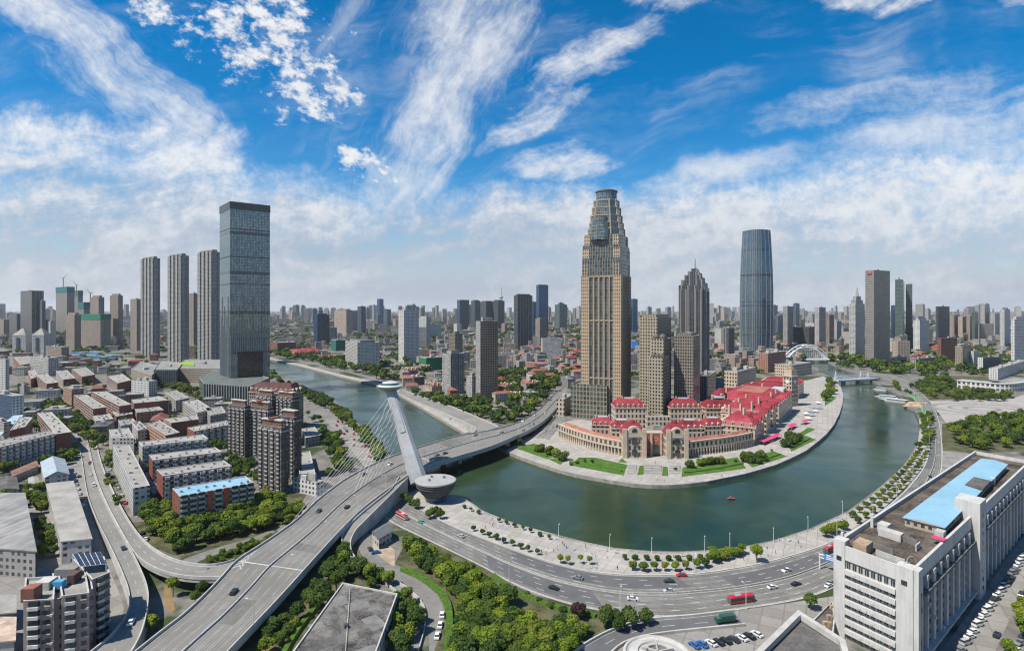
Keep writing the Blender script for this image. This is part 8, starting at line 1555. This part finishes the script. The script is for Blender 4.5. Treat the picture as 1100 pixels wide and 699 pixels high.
p, a, f = on(RV, 795, 646); bus(p+Vector((0, 0, .09)), a, "red roofed city bus on the river road opposite the round promenade tree", BUSB, BUSR, 11.8); p, a, f = on(RV, 432, 557); bus(p+Vector((0, 0, .09)), a+math.pi, "red and cream bus coming out from under the flyover", BUSC, BUSR, 11); p, a, f = on(RV, 893, 592); bus(p+Vector((0, 0, .09)), a, "red bus disappearing behind the white office corner", BUSB, BUSR, 11)
p, a, f = on(SV, 780, 668); root = empty("box_truck", p+Vector((0, 0, .1)), "dark green box truck on the service road", "truck", None, a)
for nm, mt, args in (("cargo_box", plain("truck_green", (.025, .085, .06), .5, .1, .3), ((-1, 0, .9), 6, 2.3, 2.2)), ("cab", plain("cab_green", (.04, .12, .08), .4, .1, .3), ((3.1, 0, .6), 1.8, 2.1, 1.8)), ("windscreen", BUSW, ((3.98, 0, 1.4), .1, 1.8, .8)), ("chassis", DARK, ((0, 0, .5), 7.6, 1.6, .4))): m = MB(); m.box(*args); o = m.build(nm, mt, None); o.parent = root
for x in (-2.6, 2.8):
    for s in (-1, 1): m = MB(); m.tube((x, s-.14, .45), (x, s+.14, .45), .45, 0, 12); o = m.build("wheel", plain("tyre", (.02, .02, .02)), None); o.parent = root
# lamps
def lamp(p, rz, h, label, group, arm=2.2):
    root = empty("street_lamp", p, label, "street lamp", group, rz)
    for nm, fn in (("pole", lambda m: m.tube((0, 0, 0), (0, 0, h), .14, 0, 6, .09)), ("arm", lambda m: m.tube((0, 0, h), (arm, 0, h+.4), .08, 0, 5)), ("lamp_head", lambda m: m.box((arm+.3, 0, h+.3), 1.1, .4, .2))): m = MB(); fn(m); o = m.build(nm, STEEL if nm != "arm" else GREY, None); o.parent = root
n_l = 0
for k_ in range(3, 20):
    i = RV.n*k_/26; p = RV.at(i, -.03, .03); d = RV.at(i+1, 0)-RV.at(i, 0); lamp(p, math.atan2(d.y, d.x)-math.pi/2, 10, "tall pale street lamp, %s from the flyover on the river side of the road" % OR[n_l], "lamps on the river side"); n_l += 1
for k_ in range(3, 13): i = RV.n*k_/26; p = RV.at(i, 1.02, .03); d = RV.at(i+1, 0)-RV.at(i, 0); lamp(p, math.atan2(d.y, d.x)+math.pi/2, 10, "tall pale street lamp, %s from the flyover on the park side of the road" % OR[k_-3], "lamps on the park side")
for k_, (px, py) in enumerate(((757, 592), (784, 589), (831, 582.5), (868, 570), (905, 552), (700, 594), (655, 590), (600, 578))): lamp(P(px, py), 1.2, 7, "quayside lamp post near the water, %s" % ("below the bushy group", "beside the bushy group", "right of the big round tree", "near the office trees", "before the curved promenade rows", "opposite the service road", "left of the clipped rows", "near the statues")[k_], "quayside lamps", 1.0)
for k_ in range(12): i = FL.n*(.05+.055*k_); p = FL.at(i, .995, 1); d = FL.at(i+1, .5)-FL.at(i, .5); lamp(p, math.atan2(d.y, d.x)+math.pi/2, 9, "lamp on the near parapet of the flyover, %s from its lower end" % OR[k_], "lamps on the flyover")
# sign gantry
p, a, f = on(RV, 880, 612); q_ = RV.at(on(RV, 880, 612)[0].length*0+RV.n*.47, .5) if False else p; root = empty("sign_gantry", p, "white gantry carrying a blue road sign panel beside the office corner", "road sign"); dv = Vector((math.cos(a+math.pi/2), math.sin(a+math.pi/2), 0))
m = MB(); m.tube(p, p+Vector((0, 0, 7.5)), .3, 0, 6); m.build("post", STEEL, root); m = MB(); e = p+Vector((6.5, -5.5, 0)); m.tube(p+Vector((0, 0, 7.2)), e+Vector((0, 0, 7.2)), .22, 0, 5); m.tube(p+Vector((0, 0, 5.6)), e+Vector((0, 0, 5.6)), .22, 0, 5); m.build("boom", STEEL, root)
m = MB(); u_ = (e-p).normalized(); m.face([p+u_*1.5+Vector((.05, -.3, 4.8)), e+Vector((.05, -.3, 4.8)), e+Vector((.05, -.3, 8.2)), p+u_*1.5+Vector((.05, -.3, 8.2))]); o = m.build("sign_panel", plain("sign_blue", (.05, .19, .48), .5, .1, .3), root)
m = MB()
for zz, t0, t1 in ((7.3, .3, .55), (7.3, .65, .9), (6.3, .3, .9), (5.5, .3, .6)): m.face([p.lerp(e, t0)+Vector((.06, -.34, zz)), p.lerp(e, t1)+Vector((.06, -.34, zz)), p.lerp(e, t1)+Vector((.06, -.34, zz+.5)), p.lerp(e, t0)+Vector((.06, -.34, zz+.5))])
m.build("sign_lettering", STEEL, root)
# people strolling on the promenades
def person(p, rz, top, leg, label):
    sk = bpy.data.meshes.new("person"); V = [(0, 0, .95), (0, 0, 1.2), (0, 0, 1.42), (.0, 0, 1.52), (.02, 0, 1.66), (0, -.1, .88), (.08, -.1, .48), (0, -.1, .05), (.12, -.1, .04), (0, .1, .88), (-.02, .1, .48), (-.12, .1, .06), (0, .1, .04), (0, -.2, 1.38), (.03, -.25, 1.1), (.12, -.24, .88), (0, .2, 1.38), (-.02, .25, 1.1), (.06, .24, .88)]
    E_ = [(0, 1), (1, 2), (2, 3), (3, 4), (0, 5), (5, 6), (6, 7), (7, 8), (0, 9), (9, 10), (10, 11), (11, 12), (2, 13), (13, 14), (14, 15), (2, 16), (16, 17), (17, 18)]; rad = [.15, .14, .16, .06, .10, .09, .065, .05, .045, .09, .065, .05, .045, .06, .045, .035, .06, .045, .035]
    sk.from_pydata(V, E_, []); o = bpy.data.objects.new("person", sk); COL.objects.link(o); o.location = p; o.rotation_euler = (0, 0, rz); tag(o, label, "person"); md_ = o.modifiers.new("skin", "SKIN")
    for i, s in enumerate(sk.skin_vertices[0].data): s.radius = (rad[i], rad[i]); s.use_root = (i == 0)
    sk.materials.append(plain("clothes_"+top, dict(white=(.6, .6, .58), red=(.4, .05, .05), blue=(.06, .1, .3), black=(.03, .03, .03), tan=(.35, .27, .2))[top], .8, .1, 1)); return o
PP = [(P(640, 598), "black", "person in black standing by the promenade edge left of the clipped rows"), (P(643, 592), "white", "person in white by the water left of the clipped rows"), (P(652, 592), "blue", "person in blue walking near the lamp by the clipped rows"), (P(604, 584), "red", "person in red near the statues"), (P(606, 586.5), "black", "person in black near the statues"), (P(652, 600), "tan", "person in tan strolling on the open promenade"), (P(824, 590), "black", "person in black right of the big round tree"), (P(833, 594), "red", "person in red walking the promenade right of the big round tree"), (P(846, 590), "white", "person in white on the promenade below the quay lamp"), (P(858, 583), "blue", "person in blue on the promenade nearer the office"), (P(700, 504), "black", "person in black on the middle stone steps"), (P(704, 498), "red", "person in red at the top of the stone steps"), (P(680, 497), "white", "person in white near the left gate pavilion")]
for k_, (p, c_, lab) in enumerate(PP): person(p+Vector((0, 0, .05)), k_*1.3, c_, c_, lab)
p = P(785, 536, -2.5); root = empty("rescue_boat", p, "tiny red boat alone in the middle of the river bend", "boat"); m = MB(); m.taper([(p.x-2, p.y-.6), (p.x+2, p.y-.6), (p.x+2.6, p.y), (p.x+2, p.y+.6), (p.x-2, p.y+.6)], -2.6, [(p.x-2.2, p.y-.9), (p.x+2.2, p.y-.9), (p.x+3.2, p.y), (p.x+2.2, p.y+.9), (p.x-2.2, p.y+.9)], -1.7, 0, 0); m.build("hull", plain("boat_red", (.45, .06, .05), .5, .1, .3), root); m = MB(); m.box((p.x-.3, p.y, -1.7), 1.6, 1.2, .9); m.build("cabin", plain("boat_windows", (.16, .18, .20)), root)

# railing along the near quay, benches, more strollers
q_ = [P(x, y) for x, y in ((492, 533.5), (508, 542.5), (517, 549.5), (541, 559.5), (562, 566.5), (588, 573.5), (626, 583.5), (660, 590.5), (700, 594), (728, 594.5), (760, 593), (800, 588.5), (830, 582.5), (870, 569.5), (911, 550.5), (948, 522.5), (973, 499.5), (986, 477))]; q_ = resample(q_, 150); m = MB()
root = empty("quay_railing", q_[70], "thin pale railing along the edge of the near promenade", "railing")
for a_, b_ in zip(q_, q_[1:]): m.tube(a_+Vector((0, 0, 1.05)), b_+Vector((0, 0, 1.05)), .09, 0, 4)
m.build("handrail", KERB, root); m = MB()
for a_ in q_: m.box((a_.x, a_.y, 0), .3, .3, 1.15)
o = m.build("post", KERB, root); o["kind"] = "stuff"
n_p = 0
for _ in range(400):
    if n_p > 44: break
    px, py = R.uniform(500, 985), R.uniform(500, 612); p = P(px, py)
    if not any(inside(p.x, p.y, [(v.x, v.y) for v in pts(z_)]) for z_ in ([(500, 545), (541, 562), (600, 580), (660, 594), (760, 596), (830, 586), (870, 573), (911, 554), (948, 528), (950, 540), (894, 578), (820, 601), (740, 614), (632, 611), (532, 580)], [(640, 515), (700, 520), (760, 515), (816, 503), (850, 491), (890, 462), (880, 462), (840, 490), (760, 510), (700, 514)])): continue
    c_ = R.choice(("white", "red", "blue", "black", "tan")); person(p+Vector((0, 0, .05)), R.uniform(0, 6), c_, c_, "person in %s strolling on the riverside promenade" % c_)["group"] = "strollers in %s on the promenades" % c_; n_p += 1
for k_ in range(14):
    p = q_[8+k_*9]; d = (q_[9+k_*9]-p).normalized(); nn = Vector((d.y, -d.x, 0)); b_ = p+nn*3.5; root = empty("promenade_bench", b_, "grey stone bench facing the water, %s from the pier end of the promenade" % OR[k_], "bench", "benches on the promenade"); a_ = math.atan2(d.y, d.x)
    m = MB(); m.box((b_.x, b_.y, .4), 2.2, .6, .12, a_); m.build("seat", GREY, root)
    for s in (-.8, .8): m = MB(); m.box((b_.x+d.x*s, b_.y+d.y*s, 0), .25, .5, .4, a_); m.build("leg", CONC, root)
for s_, spots in ((FL, ((0.33, .31), (.40, .69), (.52, .43), (.57, .81), (.66, .19), (.72, .57), (.22, .69), (.29, .19), (.48, .19), (.62, .69))), (RV, ((.18, .20), (.23, .92), (.30, .33), (.335, .205), (.40, .56), (.50, .33), (.56, .68), (.62, .2), (.70, .6), (.76, .33), (.83, .68), (.9, .3)))):
    for k_, (t_, f_) in enumerate(spots):
        i = s_.n*t_; p = s_.at(i, f_, .09); d = s_.at(i+1, f_)-s_.at(i-1, f_); c_ = ("white", "dark", "silver", "black", "grey")[(k_*3+(s_ is RV)) % 5]; car(p, math.atan2(d.y, d.x)+(0 if f_ > .5 else math.pi), c_, "%s car in the stream of traffic, %s along the %s" % (c_, OR[k_], "flyover" if s_ is FL else "river road"), None)
# ================================================================ the air
hz = MB(); hz.prism([(-31000, -700), (31000, -700), (31000, 33000), (-31000, 33000)], -6, 375, 0, 0, 0)
hm = bpy.data.materials.new("haze_air"); hm.use_nodes = True; t = NT(hm.node_tree); t.n.clear()
pv = t.new("ShaderNodeVolumePrincipled"); pv.inputs["Color"].default_value = (.93, .96, 1, 1); pv.inputs["Density"].default_value = 0.000022; pv.inputs["Anisotropy"].default_value = .2
ou = t.new("ShaderNodeOutputMaterial"); t.l.new(pv.outputs[0], ou.inputs["Volume"])
tag(hz.build("haze", hm), "pale summer haze lying over the whole city", "haze", kind="stuff")
